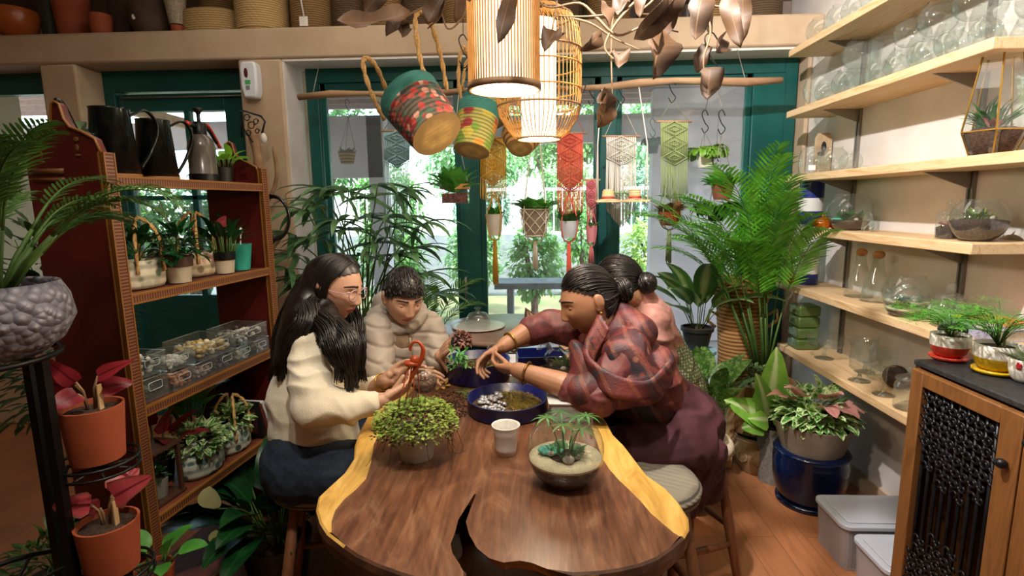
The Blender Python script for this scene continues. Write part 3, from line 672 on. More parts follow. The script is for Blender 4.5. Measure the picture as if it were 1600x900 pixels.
def terrarium(label, loc, r, op=.62, soil=.35, sand=True, kind='succulent', pebbles=5, n=32, turq=False, rz=0, leafmat=None):
    t = thing('terrarium', label, 'terrarium', loc, rz)
    P, h = bowlprof(r, op); MB().lathe(P, n=n+8).build('glass_bowl', GLASS, t)
    z1 = 2*r*soil*.8; m = MB().lathe(fillprof(r, .003, z1), n=n); m.build('soil', SOIL, t)
    zt_ = z1*1.12
    if sand: MB().lathe(fillprof(r, z1, z1+.006), n=n).build('sand', SANDM, t); zt_ += .006
    m = MB(); q = r*.55
    for i in range(pebbles):
        a = i*2.4; s = r*U(.09, .16); m.ball((math.cos(a)*q*U(.6, 1.2), math.sin(a)*q*U(.6, 1.2), zt_+s*.3), (s, s*.8, s*.7), 8, 6)
    if pebbles: m.build('pebble', PEB, t)
    m = MB()
    if kind == 'succulent':
        for i in range(4): a = i*1.7; rosette(m, (math.cos(a)*q*.7, math.sin(a)*q*.7, zt_), r*.4, 9)
    elif kind == 'palm':
        for i in range(7):
            a = i*.9; b = Vector((math.cos(a)*q*.25, math.sin(a)*q*.25, zt_)); top = b+Vector((math.cos(a)*r*.4, math.sin(a)*r*.4, r*U(.7, 1.1))); m.tube([b, (b+top)/2+Vector((0, 0, r*.15)), top], .0012, 5)
            for k in range(8): c_ = k*.8; m.leaf(top, (math.cos(c_), math.sin(c_), .1), r*.45, r*.07, .8, 'lance', .2, 3)
        tuft(m, (0, 0, zt_), q*.7, 50, r*.3, r*.1)
    elif kind == 'moss': mossmound(m, (0, 0, zt_-.01), r*.7, r*.25, 220, r*.14); tuft(m, (0, 0, zt_), q*.6, 30, r*.5, r*.16)
    elif kind == 'leafy': tuft(m, (0, 0, zt_), q*.8, 90, r*.45, r*.2, shape='oval')
    m.build('plants', leafmat or {'succulent': SUCC, 'palm': TLEAF, 'moss': MOSSG, 'leafy': TLEAF}[kind], t)
    if turq:
        m = MB(); m.ball((-q*.7, .2*q, zt_+.004), (r*.35, r*.25, r*.09), 12, 6); m.build('turquoise_gravel', TURQ, t)
    return t
XM = 1.52
# second shelf: crowd of empty bowls
z = SZ[1]
S2 = [(1.53, 3.03, .105, .6, 'largest clear glass bowl at the window end of the second shelf'),
      (1.455, 2.87, .052, .6, 'small clear glass bowl between larger bowls at window end of second shelf'),
      (1.56, 2.80, .078, .55, 'mid sized clear bowl behind the small one near window end of second shelf'),
      (1.47, 2.72, .064, .6, 'round clear bowl just left of the tall glass cylinder on the second shelf'),
      (1.56, 2.44, .08, .6, 'clear glass bowl just right of the tall glass cylinder on second shelf'),
      (1.455, 2.46, .05, .5, 'small clear globe at the shelf edge right of the tall glass cylinder'),
      (1.45, 2.33, .045, .5, 'second small clear globe at the edge of the second shelf'),
      (1.55, 2.27, .075, .55, 'clear bowl behind small globes at the middle of second shelf'),
      (1.46, 2.19, .055, .5, 'clear globe at the edge under the stacked bowls on second shelf'),
      (1.56, 2.10, .08, .6, 'wide clear bowl supporting a stacked globe on the second shelf'),
      (1.455, 2.05, .05, .55, 'small clear bowl near the cut end of the second shelf'),
      (1.55, 1.92, .085, .6, 'big clear bowl at the cut end of the second shelf'),
      (1.45, 1.90, .045, .5, 'smallest clear globe at the cut end of the second shelf')]
hs = {}
for i, (x, y, r, op, l) in enumerate(S2): o, h = bowl('glass_bowl', l, (x, y, z), r, op, 'empty glass bowls on the shelves', 24); hs[i] = h+.006
for i, r, l in ((2, .075, 'clear globe stacked upon a bowl beside the steel upright near the window'), (4, .06, 'clear globe stacked on a bowl right of the tall glass cylinder'), (7, .068, 'clear globe stacked at the middle of the second shelf'), (9, .075, 'upper clear globe stacked near the right of second shelf'), (11, .07, 'topmost clear globe at the cut end of second shelf')):
    x, y = S2[i][:2]; bowl('glass_bowl', l, (x, y, z+hs[i]-.0), r, .5, 'empty glass bowls on the shelves', 24)
m = MB().lathe([(0, 0), (.042, 0), (.045, .004), (.045, .21), (.047, .213), (.044, .214)], n=28)
single('glass_cylinder_vase', m, GLASS, 'tall straight glass cylinder vase amid the bowls on the second shelf', 'vase', (1.54, 2.58, z))
m = MB(); m.box((-.045, -.045, 0), (.045, .045, .19)); m.V = [(x*(1+.15*(zz > .1)), y*(1+.15*(zz > .1)), zz) for x, y, zz in m.V]; single('glass_square_vase', m, GLASS, 'square flared glass vase beside the tall cylinder on the second shelf', 'vase', (1.46, 2.59, z), .3, smooth=False)
# top shelf
z = SZ[0]
for x, y, r, l in ((1.5, 3.06, .07, 'clear bowl at the window end of the topmost shelf'), (1.52, 2.90, .075, 'second clear bowl from the window on the topmost shelf'), (1.5, 2.74, .065, 'third clear bowl from the window on topmost shelf'), (1.5, 2.58, .07, 'clear bowl on topmost shelf partly cut by the picture edge')):
    bowl('glass_bowl', l, (x, y, z), r, .55, 'empty glass bowls on the shelves', 24)
# third shelf
z = SZ[2]
m = MB().lathe([(0, 0), (.06, 0), (.068, .01), (.07, .09), (.062, .125), (.05, .135), (.052, .142), (.048, .143)], n=28)
t = thing('glass_jar', 'wide clear glass jar with a white sticker at window end of third shelf', 'jar', (1.49, 3.02, z)); m.build('body', GLASS, t); MB().box((-.055, -.0705, .02), (-.02, -.066, .045)).build('sticker', pm('white_sticker', 'eef0f4', rough=.5), t, smooth=False)
t = thing('cutting_board', 'narrow wooden board with a dark drawing leaning behind the glass jar', 'board', (1.58, 3.10, z)); m = MB(); m.prism([(-.045, 0), (.045, 0), (.045, .2), (.03, .225), (-.03, .225), (-.045, .2)], 0, .012); m.V = [(x, zz, yy) for x, yy, zz in m.V]; m.build('board', woodm('old_board', 'a58b6e', 'c2a888', scale=4, stretch=(6, 6, 1)), t, bevel=.002)
MB().ball((0, -.002, .15), (.014, .003, .03)).ball((-.012, -.002, .115), (.02, .003, .012)).build('drawing', pm('black_ink', '17171a', rough=.7), t)
bowl('glass_bowl', 'clear bowl right of the stickered jar on the third shelf', (1.50, 2.85, z), .07, .6, 'empty glass bowls on the shelves', 24)
bowl('glass_bowl', 'small clear bowl farthest from the window wall on the third shelf', (1.52, 2.72, z), .05, .6, 'empty glass bowls on the shelves', 24)
# geometric terrarium
GOLD = pm('brass_edge', 'a58038', rough=.3, metal=.85)
def geo(loc, s):
    t = thing('geometric_terrarium', 'tall faceted glass terrarium with brass edges and green plants inside', 'terrarium', loc, .35)
    lv = [(0, .055), (.075, .082), (.30, .048), (.335, .03)]; n = 5; V_ = [[Vector((r*math.cos(2*PI*k/n), r*math.sin(2*PI*k/n), z_)) for k in range(n)] for z_, r in lv]
    m = MB(); b = MB()
    for A in V_:
        for k in range(n): b.bar(A[k], A[(k+1) % n], .004, .004)
    for A, B in zip(V_, V_[1:]):
        for k in range(n):
            b.bar(A[k], B[k], .004, .004); m.f(*[m.v(p) for p in (A[k], A[(k+1) % n], B[(k+1) % n], B[k])])
    m.f(*[m.v(p) for p in V_[0][::-1]]); m.build('glass_panes', GLASS, t, smooth=False); b.build('brass_edges', GOLD, t, smooth=False)
    MB().lathe([(0, .003), (.05, .003), (.074, .07), (.05, .085), (0, .09)], n=20).build('soil', SOIL, t)
    m = MB(); tuft(m, (0, 0, .085), .03, 60, .09, .012); mossmound(m, (0, 0, .085), .045, .02, 90, .012); m.build('plants', TLEAF, t)
    m = MB(); tuft(m, (-.02, -.02, .085), .02, 10, .04, .02, shape='oval'); m.build('pink_plant', leafm('pink_leaf', 'b86a62', 'd08c80'), t)
    t.scale = (s,)*3
geo((1.50, 1.885, SZ[2]), 1.06)
# fourth shelf
z = SZ[3]
terrarium('glass bowl terrarium with turquoise gravel at the window end of short shelf', (1.50, 2.66, z), .098, .6, .28, False, 'leafy', 3, turq=True)
m = MB()
for k in range(4): m.tube([(0, -.05+.02*0+math.cos(a)*.045*(1-.15*k), math.sin(a)*.085*(1-.15*k)) for a in [i*PI/12 for i in range(13)]], .0035, 6)
single('glass_dome_ornament', m, GLASS, 'small arched clear glass ornament right of the turquoise gravel terrarium', 'ornament', (1.50, 2.56, z))
def jar(label, loc, r, h, content=None, name='lidded_glass_jar', mat=None):
    t = thing(name, label, 'jar', loc)
    MB().lathe([(0, 0), (r*.95, 0), (r, .006), (r, h*.85), (r*.86, h*.95), (r*.86, h)], n=28).build('body', GLASS, t)
    m = MB().lathe([(0, h), (r*.9, h), (r*.98, h+.004), (r*.9, h+.012), (r*.4, h+.022), (r*.16, h+.03)], n=24).ball((0, 0, h+.042), r*.32, 14, 10); m.build('lid', GLASS, t)
    if content: content(t)
    return t
def darkfill(t): MB().lathe([(0, .004), (.036, .004), (.037, .04), (.02, .05), (0, .052)], n=20).build('soil', SOIL, t); m = MB(); tuft(m, (0, 0, .045), .02, 16, .03, .012, shape='oval'); m.build('pink_plants', leafm('pink_leaf', 'b86a62', 'd08c80'), t)
jar('lidded clear jar with dark soil on the short shelf left of a soil bowl', (1.50, 2.03, z), .04, .085, darkfill)
terrarium('open glass bowl packed with dark soil and moss on the short shelf', (1.505, 1.905, z), .082, .66, .52, False, 'moss', 4)
# fifth shelf
z = SZ[4]
CORK = pm('cork', 'b07c48', 'c89a64', rough=.9, scale=60, bump=.3)
for y, l in ((2.62, 'conical clear bottle with cork ball stopper nearer the window'), (2.49, 'conical clear bottle with cork ball stopper nearer the hanging globe')):
    t = thing('corked_bottle', l, 'bottle', (1.55, y, z), group='cork stoppered bottles')
    MB().lathe([(0, 0), (.06, 0), (.062, .006), (.045, .09), (.026, .15), (.02, .19), (.023, .2)], n=24).build('body', GLASS, t); MB().ball((0, 0, .212), (.024, .024, .02)).build('stopper', CORK, t)
terrarium('big glass bowl of succulents and sand behind hanging globe', (1.52, 2.24, z), .088, .66, .3, True, 'succulent', 5)
t = terrarium('teardrop glass globe with pale layers at the very edge of the fifth shelf', (1.455, 2.16, z), .068, .5, .25, True, 'moss', 2)
bowl('glass_bowl', 'empty clear bowl behind the cloche on the fifth shelf', (1.57, 2.08, z), .055, .6, 'empty glass bowls on the shelves', 24)
def mossfill(t): m = MB(); mossmound(m, (0, 0, .01), .04, .03, 160, .014); m.build('moss', MOSSG, t)
jar('tall glass cloche with a knob over green moss on fifth shelf', (1.50, 1.985, z), .052, .10, mossfill, 'glass_cloche')
def book(label, loc, w_, l_, h_, col, rz, spine='d8d2c8'):
    t = thing('book', label, 'book', loc, rz)
    m = MB(); m.box((-w_/2, -l_/2, 0), (w_/2, l_/2, .003)).box((-w_/2, -l_/2, h_-.003), (w_/2, l_/2, h_)).box((-w_/2-.001, -l_/2, 0), (-w_/2+.002, l_/2, h_)); m.build('cover', pm('cover_'+col, col, rough=.5), t, smooth=False)
    MB().box((-w_/2+.002, -l_/2+.004, .003), (w_/2-.004, l_/2-.004, h_-.003)).build('pages', pm('paper_pages', 'd9d0bf', 'cbbfa8', scale=80, rough=.9), t, smooth=False)
book('thick book with a pale blue cover lying at the near end of the fifth shelf', (1.53, 1.84, z), .16, .19, .04, 'a9a4bf', .1)
book('slim white book on top of the blue covered book', (1.53, 1.845, z+.04), .15, .18, .012, 'd8d4d0', -.1)
book('small orange booklet lying topmost on the stacked books', (1.55, 1.83, z+.052), .11, .15, .008, 'd4622c', .2)
single('yellow_note_pad', MB().box((-.04, -.025, 0), (.04, .025, .004)), pm('yellow_paper', 'd6d94a', rough=.6), 'small yellow paper slip at the edge of the stacked books', 'note', (1.49, 1.90, z+.052), .5, smooth=False)
single('black_pouch', MB().ball((0, 0, .02), (.055, .03, .022), 16, 10), pm('black_fabric', '121214', '1c1c20', scale=80, rough=.9), 'black fabric pouch in front of the books on fifth shelf', 'pouch', (1.425, 1.85, z))
t = thing('striped_cylinder', 'tall cylinder in white and deep blue bands at window end of fifth shelf', 'vase', (1.50, 3.03, z))
for k, (a, b, c) in enumerate(((0, .06, '1c2c78'), (.06, .15, 'dcdad6'), (.15, .24, '9a9a98'), (.24, .33, 'dcdad6'), (.33, .40, '1c2c78'), (.40, .47, 'dcdad6'), (.47, .565, '1c2c78'))):
    MB().lathe([(0, a), (.06, a), (.06, b), (0, b)], n=28).build('band', pm('band_'+c, c, rough=.35), t, smooth='auto')
ORG = glassm('amber_glass', 'e8952c', haze=.45, refl=.08, edge=.4, hazecol='d87a14')
def pumpkin(label, loc, r):
    t = thing('glass_pumpkin', label, 'ornament', loc); MB().ball((0, 0, r*.8), (r, r, r*.8), 32, 12, fn=lambda q: 1+.1*abs(math.sin(4*math.atan2(q.y, q.x)))).build('body', ORG, t); MB().tube([(0, 0, r*1.4), (0, .006, r*2)], .005).build('stalk', MATS['amber_glass'], t)
p = at(1212, 352, Y=2.80); pumpkin('amber glass pumpkin resting left on the short shelf end', (1.43, 2.76, SZ[3]), .038)
pumpkin('smaller amber glass pumpkin behind the first at the short shelf end', (1.50, 2.765, SZ[3]), .03)
pumpkin('amber glass pumpkin low behind the palm leaves on fifth shelf', (1.43, 3.05, SZ[4]), .036)
# lowest shelf
z = SZ[5]
t = thing('glass_block_vase', 'stack of greenish bubbled square glass blocks at window end of lowest shelf', 'vase', (1.49, 2.99, z))
GG = glassm('green_block_glass', 'b4c888', haze=.35, refl=.1, edge=.4, rough=.15, hazecol='7d9a58')
for k in range(4): MB().box((-.06, -.06, k*.062), (.06, .06, k*.062+.06)).build('block', GG, t, bevel=.012)
def stemglass(label, loc, R, H, foot, cupz, prof, name='stemmed_glass'):
    t = thing(name, label, 'glass', loc)
    MB().lathe([(0, 0), (foot, 0), (foot, .003), (.012, .012), (.007, .03), (.007, cupz-.02), (.012, cupz)], n=28).build('foot', GLASS, t)
    MB().lathe([(.0, cupz)]+[(r*R, cupz+zz*(H-cupz)) for r, zz in prof], n=28).build('cup', GLASS, t)
stemglass('wide shallow footed glass dish beside the green glass blocks', (1.50, 2.78, z), .085, .13, .045, .06, ((.5, .02), (.95, .15), (1, .3), (1, 1)))
stemglass('flared footed glass vase with a short stem on lowest shelf', (1.47, 2.42, z), .058, .19, .045, .045, ((.4, .0), (.75, .12), (.8, .4), (.8, .8), (1.05, 1)))
stemglass('tall stemmed glass candle holder on the lowest shelf', (1.465, 2.24, z), .038, .20, .042, .125, ((.6, .02), (.95, .1), (1, .3), (1, 1)))
stemglass('footed clear glass behind the flared vase on lowest shelf', (1.57, 2.55, z), .05, .17, .045, .05, ((.6, .02), (.95, .15), (1, .4), (.9, 1)))
t = jar('clear cylinder jar with a glass knob lid at near end of lowest shelf', (1.46, 2.085, z), .05, .115)
WKR = pm('dark_wicker_ball', '2e211c', '4a362a', rough=.9, scale=60, bump=1)
single('wicker_ball', MB().ball((0, 0, .05), .05, 20, 14), WKR, 'dark brown wicker ball behind the tall stemmed glass on lowest shelf', 'ornament', (1.57, 2.33, z))
single('glass_bell', MB().lathe([(.045, 0), (.047, .003), (.04, .03), (.03, .055), (.008, .065), (.008, .08), (.014, .09), (0, .1)], n=24), GLASS, 'low clear glass bell behind the flared vase on lowest shelf', 'glass bell', (1.575, 2.45, z))
# ---------------------------------------------------------------- plant kit
POTBLK = pm('black_plastic_pot', '151515', '1e1e1e', rough=.5)
def potprof(r0, r1, h, th=.004, rim=0, rimh=.02):
    P = [(0, 0), (r0, 0)]
    if rim: P += [(r1-.002, h-rimh), (r1+rim, h-rimh), (r1+rim, h)]
    else: P += [(r1, h)]
    return P+[(r1-th*1.3, h), (r1-th*1.6, h-.012), (max(r0-th, .004), th*2), (0, th*2)]
def potted(name, label, cat, loc, r0, r1, h, mat, rim=0, rimh=.02, group=None, prof=None, soil=True, rz=0, potname='pot', parts=None):
    t = thing(name, label, cat, loc, rz, group)
    MB().lathe(prof or potprof(r0, r1, h, rim=rim, rimh=rimh), n=32).build(potname, mat, t, smooth='auto')
    if soil: MB().lathe([(0, h*.5), (r1*.88, h-.03), (r1*.93, h-.013), (r1*.5, h-.008), (0, h-.007)], n=20).build('soil', SOIL, t)
    return t
def frond(m, base, d, L, n=26, lw=.016, ll=.22, droop=1.1, st=None, rise=.25, vee=.35, start=.22):
    """pinnate palm frond"""
    d = Vector(d).normalized(); x, y, z = basis(d); p = Vector(base); pts = [p.copy()]; N = 14
    dirs = []
    for i in range(N):
        q = Matrix.Rotation(droop/N*(.3+1.4*i/N), 3, x); d = q @ d; y = q @ y; p = p+d*(L/N); pts.append(p.copy()); dirs.append((d.copy(), y.copy()))
    (st or m).tube(pts, lambda q: .004*(1-q*.8), 5)
    for i in range(n):
        t = start+(1-start)*(i+.5)/n; k = min(N-1, int(t*N)); f = t*N-k; c = pts[k].lerp(pts[k+1], f); dd, yy = dirs[k]
        s_ = math.sin(PI*min(1, (t-start)/(1-start)*.85+.12))**.6
        for s in (-1, 1):
            m.leaf(c, x*s*1.0+dd*(.55+.6*t)+yy*vee*U(.6, 1.3), ll*s_*U(.85, 1.1), lw, .7, 'lance', .25, 4, up=tuple(yy))
PALML = leafm('palm_leaf', '3c8822', '6cb436', vein='8cc850', veinw=.08, rough=.4, trans=.3)
PALMD = leafm('palm_leaf_dark', '2c4f1c', '48702a', rough=.45, trans=.2)
RHAP = leafm('rhapis_leaf', '3a6038', '6c9464', rough=.35, trans=.25)
DIEF = leafm('pale_centre_leaf', '3c6b30', '4f8038', vein='a8b878', veinw=.3, rough=.4)
PEACE = leafm('peace_lily_leaf', '123c1c', '1f5528', vein='2c6a34', veinw=.06, rough=.3)
POTH = leafm('pothos_leaf', '3f8a34', '68ad48', rough=.38); POTHV = leafm('variegated_pothos', '3d7a34', '5d9a48', edge='c8d8a0', edgew=.55, blotch='c3d49a')
CALA = leafm('red_caladium', 'a83a44', 'c4545a', vein='7a1e2c', veinw=.1, edge='8a4a40', edgew=.75)
CALD = leafm('deep_red_caladium', '7a1c26', '9a2c34', vein='5a1020', veinw=.1)
PINKL = leafm('pink_syngonium', 'b87c78', 'd09a90', vein='8a5a52', veinw=.05)
LIME = leafm('lime_syngonium', '6fae3c', '98cc58', vein='d2e8a8', veinw=.2, rough=.35)
def areca(t, n, L, spread, mat, lean=None, ll=.22, seed=1, z=0, lw=.016, nl=26):
    """palm clump: one foliage part, one stems part"""
    m, s = MB(), MB()
    for k in range(n):
        a = 2.399*k+U(-.3, .3); e = spread*(.25+.75*((k*.618) % 1)); d = Vector((math.cos(a)*e, math.sin(a)*e, 1))
        if lean: d += Vector(lean)
        l = L*U(.7, 1.1); b = Vector((math.cos(a)*.03, math.sin(a)*.03, z)); tip = b+d.normalized()*l*.42
        s.tube([b, (b+tip)/2+Vector((0, 0, .01)), tip], [.007, .006, .004], 6)
        frond(m, tip, d, l*.75, nl, lw, ll, 1.0+e*.9, s)
    m.build('fronds', mat, t); s.build('stems', STEMG, t)
def leafclump(t, n, L, W, mat, spread=.9, z=0, shape='lance', stem=.5, r=.03, droop=.9, name='leaves', wave=0, stm=None, fold=.25, nseg=7, upmin=.35):
    m, s = MB(), MB()
    for k in range(n):
        a = 2.399*k+U(-.3, .3); e = spread*((k+.5)/n)**.6; b = Vector((math.cos(a)*r, math.sin(a)*r, z)); d = Vector((math.cos(a)*e, math.sin(a)*e, upmin+(1-e*.6))).normalized()
        sl = L*stem*U(.7, 1.2); p = b+d*sl; s.tube([b, (b+p)/2+Vector((0, 0, sl*.06)), p], .0028, 5)
        m.leaf(p, (d.x*1.3, d.y*1.3, d.z*.55), L*U(.75, 1.1), W*U(.8, 1.1), droop, shape, fold, nseg, wave=wave, roll=U(-.3, .3))
    m.build(name, mat, t); s.build('stems', stm or STEMG, t)
def bushy(t, n, rx, rz_, L, mat, z=0, shape='oval', name='foliage', hang=0, W=.6, flat=1):
    m = MB()
    for k in range(n):
        a = U(0, 2*PI); b = math.acos(U(-.35, 1)); q = U(.55, 1.0)
        d = Vector((math.sin(b)*math.cos(a), math.sin(b)*math.sin(a)*flat, math.cos(b))); p = Vector((d.x*rx*q, d.y*rx*q, z+d.z*rz_*q+rz_*.3-hang*U(0, 1)*(d.x*d.x+d.y*d.y)))
        m.leaf(p, (d.x+U(-.5, .5), d.y+U(-.5, .5), d.z*.7+U(-.3, .5)), L*U(.6, 1.25), L*W, .6, shape, .25, 4 if L > .03 else 3)
    m.build(name, mat, t)
    m = MB()
    for k in range(max(6, min(20, n//12))):
        a = U(0, 2*PI); q = U(.2, .9); m.tube(spline([(0, 0, z), (math.cos(a)*rx*q*.4, math.sin(a)*rx*q*.4*flat, z+rz_*.6), (math.cos(a)*rx*q, math.sin(a)*rx*q*flat, z+rz_*U(.4, 1.1))], 4), .0016, 5)
    m.build('stems', STEMG, t)
# ---------------------------------------------------------------- right side of the room
p = at(1188, 606, Y=2.90)
t = potted('areca_palm', 'tall bright green palm in a terracotta pot standing in the wooden planter', 'potted palm', (p.x, p.y, p.z), .055, .075, .11, TERRA)
areca(t, 22, 1.05, .34, PALML, ll=.17, z=.1, nl=26, lw=.013, lean=(-.20, -.04, 0))
zp = p.z
# wooden planter on legs
WPL = woodm('slatted_planter_wood', '8a6642', 'b08a5c', '6e4e30', scale=3, stretch=(7, 7, 1), rough=.6)
t = thing('wooden_planter', 'round wooden planter on four square legs under the tall palm', 'planter', (p.x-.01, p.y, 0))
MB().lathe([(0, zp-.02), (.15, zp-.02), (.17, zp-.02), (.18, zp+.05), (.172, zp+.05), (.165, zp-.004), (0, zp-.002)], n=40).build('tub', WPL, t, smooth='auto')
MB().lathe([(.12, zp-.22), (.165, zp-.22), (.172, zp-.02), (.16, zp-.02), (.12, zp-.22)], n=40).build('tub_wall', WPL, t, smooth='auto')
for x, y in ((-.17, -.06), (.05, -.17), (.17, .05), (-.05, .17)): MB().bar((x, y, 0), (x, y, zp-.05), .04, .04).build('leg', PINE, t, bevel=.003)
pw = at(1157, 610, Y=2.80)
t = potted('potted_ivy', 'small white pot of dark trailing ivy standing on the wooden planter', 'potted plant', (p.x-.085, p.y-.085, zp+.0), .03, .042, .075, pm('cream_pot', 'cfc6b4', rough=.4), rim=.003, rimh=.012)
bushy(t, 170, .085, .06, .028, leafm('ivy_small', '35582c', '6a8a50', edge='a8b890', edgew=.7), z=.08)
# tall wicker basket
WCK = weavem('brown_wicker', '6b4626', 'b98a52', 60, 90)
q = at(1160, 500, Y=3.12); t = thing('wicker_basket', 'tall brown wicker basket behind the palm, narrow below and flared at top', 'basket', (q.x-.01, q.y, 0))
MB().lathe([(0, 0), (.11, 0), (.115, .3), (.12, at(1160, 468, Y=3.12).z), (.155, at(1160, 462, Y=3.12).z), (.165, at(1160, 436, Y=3.12).z), (.15, at(1160, 436, Y=3.12).z), (.11, .5), (0, .5)], n=36).build('body', WCK, t, smooth='auto')
m = MB(); [m.tube([(q_*.14, -.02, .80), (q_*.19, -.03, .83), (q_*.2, -.03, .77), (q_*.15, -.02, .73)], .009, 7) for q_ in (-1, 1)]; m.build('handle', JUTE, t)
# dieffenbachia
q = at(1088, 545, Y=3.05); t = potted('dieffenbachia', 'plant with large striped pale centred leaves in a black pot', 'potted plant', (q.x, q.y, q.z), .06, .085, .13, POTBLK, rim=.006)
leafclump(t, 14, .34, .12, DIEF, .75, z=.12, shape='lance', stem=.45, droop=.9, upmin=.5)
zz = q.z; t = thing('plant_stool', 'pale blue metal plant stool under the black dieffenbachia pot', 'stool', (q.x, q.y, 0)); MB().lathe([(0, zz-.02), (.11, zz-.02), (.11, zz), (0, zz)], n=28).build('top', pm('pale_blue_metal', '8fc0d4', rough=.4), t, smooth='auto')
for k in range(4): a = PI/4+k*PI/2; MB().bar((math.cos(a)*.09, math.sin(a)*.09, zz-.02), (math.cos(a)*.14, math.sin(a)*.14, 0), .016, .016).build('leg', MATS['pale_blue_metal'], t, smooth=False)
q = at(1105, 700, Y=2.72); t = potted('aglaonema', 'bushy plant with broad speckled leaves behind the green kurta', 'potted plant', (q.x+.0, q.y, .0), .08, .11, .2, POTBLK)
leafclump(t, 18, .22, .1, leafm('aglaonema_leaf', '3f6d2c', '5c8c3c', blotch='8fae62'), .6, z=.19, shape='lance', stem=1.3, droop=.7, upmin=.9)
# glazed pots on the floor
BLUEG = pm('deep_blue_glaze', '060c1e', '0b1a40', rough=.12, scale=6)
q = at(1268, 800, z=0)+Vector((.0, .10, 0))
t = thing('blue_glazed_pot', 'deep blue glazed upturned pot on the floor carrying a grey pot', 'pot', (q.x+.03, q.y, 0))
MB().lathe([(0, 0), (.125, 0), (.13, .03), (.15, .07), (.165, .14), (.168, .23), (.163, .25), (.168, .265), (.16, .275), (0, .275)], n=40).build('body', BLUEG, t)
MB().lathe([(.13, .0), (.145, .005), (.145, .02), (.13, .024)], n=40).build('saucer', BLUEG, t)
qb = Vector((q.x+.03, q.y, .275))
GREYP = pm('taupe_stone_pot', '8a7c6c', '7a6d5e', rough=.7, scale=12)
t = potted('mixed_foliage_pot', 'wide taupe pot of green, variegated and pink leaves on the blue pot', 'potted plant', qb, .135, .178, .14, GREYP)
bushy(t, 260, .17, .12, .06, POTHV, z=.14, shape='heart', name='variegated_leaves', W=.8)
m = MB()
for d, l in (((-.7, -.4, .9), .15), ((-.1, -.8, .35), .14), ((.25, -.75, .3), .14), ((.1, -.55, .75), .12), ((-.9, -.1, .5), .13), ((.45, -.6, .3), .12)): m.leaf(Vector((d[0]*.13, d[1]*.13, .22+d[2]*.06)), d, l, .10, .9, 'heart', .2, 7, wave=.25)
m.build('pink_leaves', PINKL, t)
q2 = at(1195, 690, z=.3)
t = potted('lime_syngonium', 'plant with very large lime green leaves left of the taupe pot', 'potted plant', (1.24, 2.70, 0), .07, .09, .30, pm('speckled_grey_pot', '6f6a62', '8a857c', scale=60, rough=.7))
m, s = MB(), MB()
for (u, v), (u2, v2), W_ in (((1200, 640), (1213, 567), .15), ((1195, 650), (1147, 632), .12), ((1200, 655), (1175, 655), .09), ((1205, 650), (1262, 640), .10), ((1190, 660), (1165, 668), .10), ((1200, 650), (1187, 600), .10)):
    a, b = at(u, v, Y=2.62), at(u2, v2, Y=2.58); o_ = Vector((1.24, 2.70, 0)); L_ = (b-a).length; m.leaf(a-o_, (b-a)+Vector((0, -.02, .01)), L_*1.3, W_*1.3, .35, 'heart', .12, 8, up=(0, -1, .3)); s.tube([(0, 0, .28), (a-o_)*.6+Vector((0, 0, .15)), a-o_], .004, 6)
m.build('leaves', LIME, t); s.build('stems', STEMG, t)
BEIG = pm('carved_beige_pot', '8f7350', 'a88a62', rough=.55, scale=14, bump=.3)
q = at(1198, 755, z=0)+Vector((0, .08, 0))
t = potted('carved_beige_pot', 'round beige brown pot with carved leaf pattern on the floor', 'potted plant', (q.x-.005, q.y+.07, 0), .08, .1, .2, BEIG, prof=[(0, 0), (.075, 0), (.08, .01), (.115, .08), (.125, .14), (.115, .185), (.118, .19), (.112, .20), (.117, .208), (.108, .208), (.1, .17), (0, .16)], soil=False)
MB().lathe([(0, .165), (.1, .17), (.1, .175), (0, .18)], n=24).build('soil', SOIL, t); m = MB(); tuft(m, (-.03, 0, .17), .04, 12, .1, .04, shape='oval'); m.build('leaves', POTH, t)
m = MB()
for k in range(10):
    a = k*PI/5
    for s in (-1, 1): m.tube([Vector((math.cos(a+s*.28*w_)*(.118+.008*math.sin(PI*h_)), math.sin(a+s*.28*w_)*(.118+.008*math.sin(PI*h_)), .075+.075*h_)) for h_, w_ in ((0, 0), (.3, .8), (.6, .8), (1, 0))], .003, 5)
m.build('carved_leaf_pattern', pm('carving_light', 'b89c74', rough=.6), t)
# plants on the cabinet
ASP = leafm('asparagus_fern', '4f9a34', '6cb848', trans=.3)
def twotone(label, loc, r, h, low, name='two_tone_pot', saucer=True, s=1):
    t = thing(name, label, 'potted plant', loc)
    zb = .012 if saucer else 0
    MB().lathe([(0, zb), (r*.62, zb), (r*.85, zb+h*.18), (r*.97, zb+h*.5)], n=32).build('lower_band', low, t)
    MB().lathe([(r*.97, zb+h*.5), (r, zb+h*.8), (r, zb+h), (r*.93, zb+h), (r*.9, zb+h*.6), (0, zb+h*.55)], n=32).build('upper_band', CERAM, t)
    MB().lathe([(0, zb+h*.6), (r*.9, zb+h*.86), (0, zb+h*.9)], n=20).build('soil', SOIL, t)
    if saucer: MB().lathe([(0, 0), (r*.8, 0), (r*.98, .008), (r*.98, .014), (r*.7, .012), (0, .012)], n=32).build('saucer', low, t)
    MB().box((r*.25, -.006, zb+h*.8), (r*.25+.002, .004, zb+h*1.35)).build('wooden_tag', pm('tag_wood', 'c9a878', rough=.8), t, smooth=False)
    return t
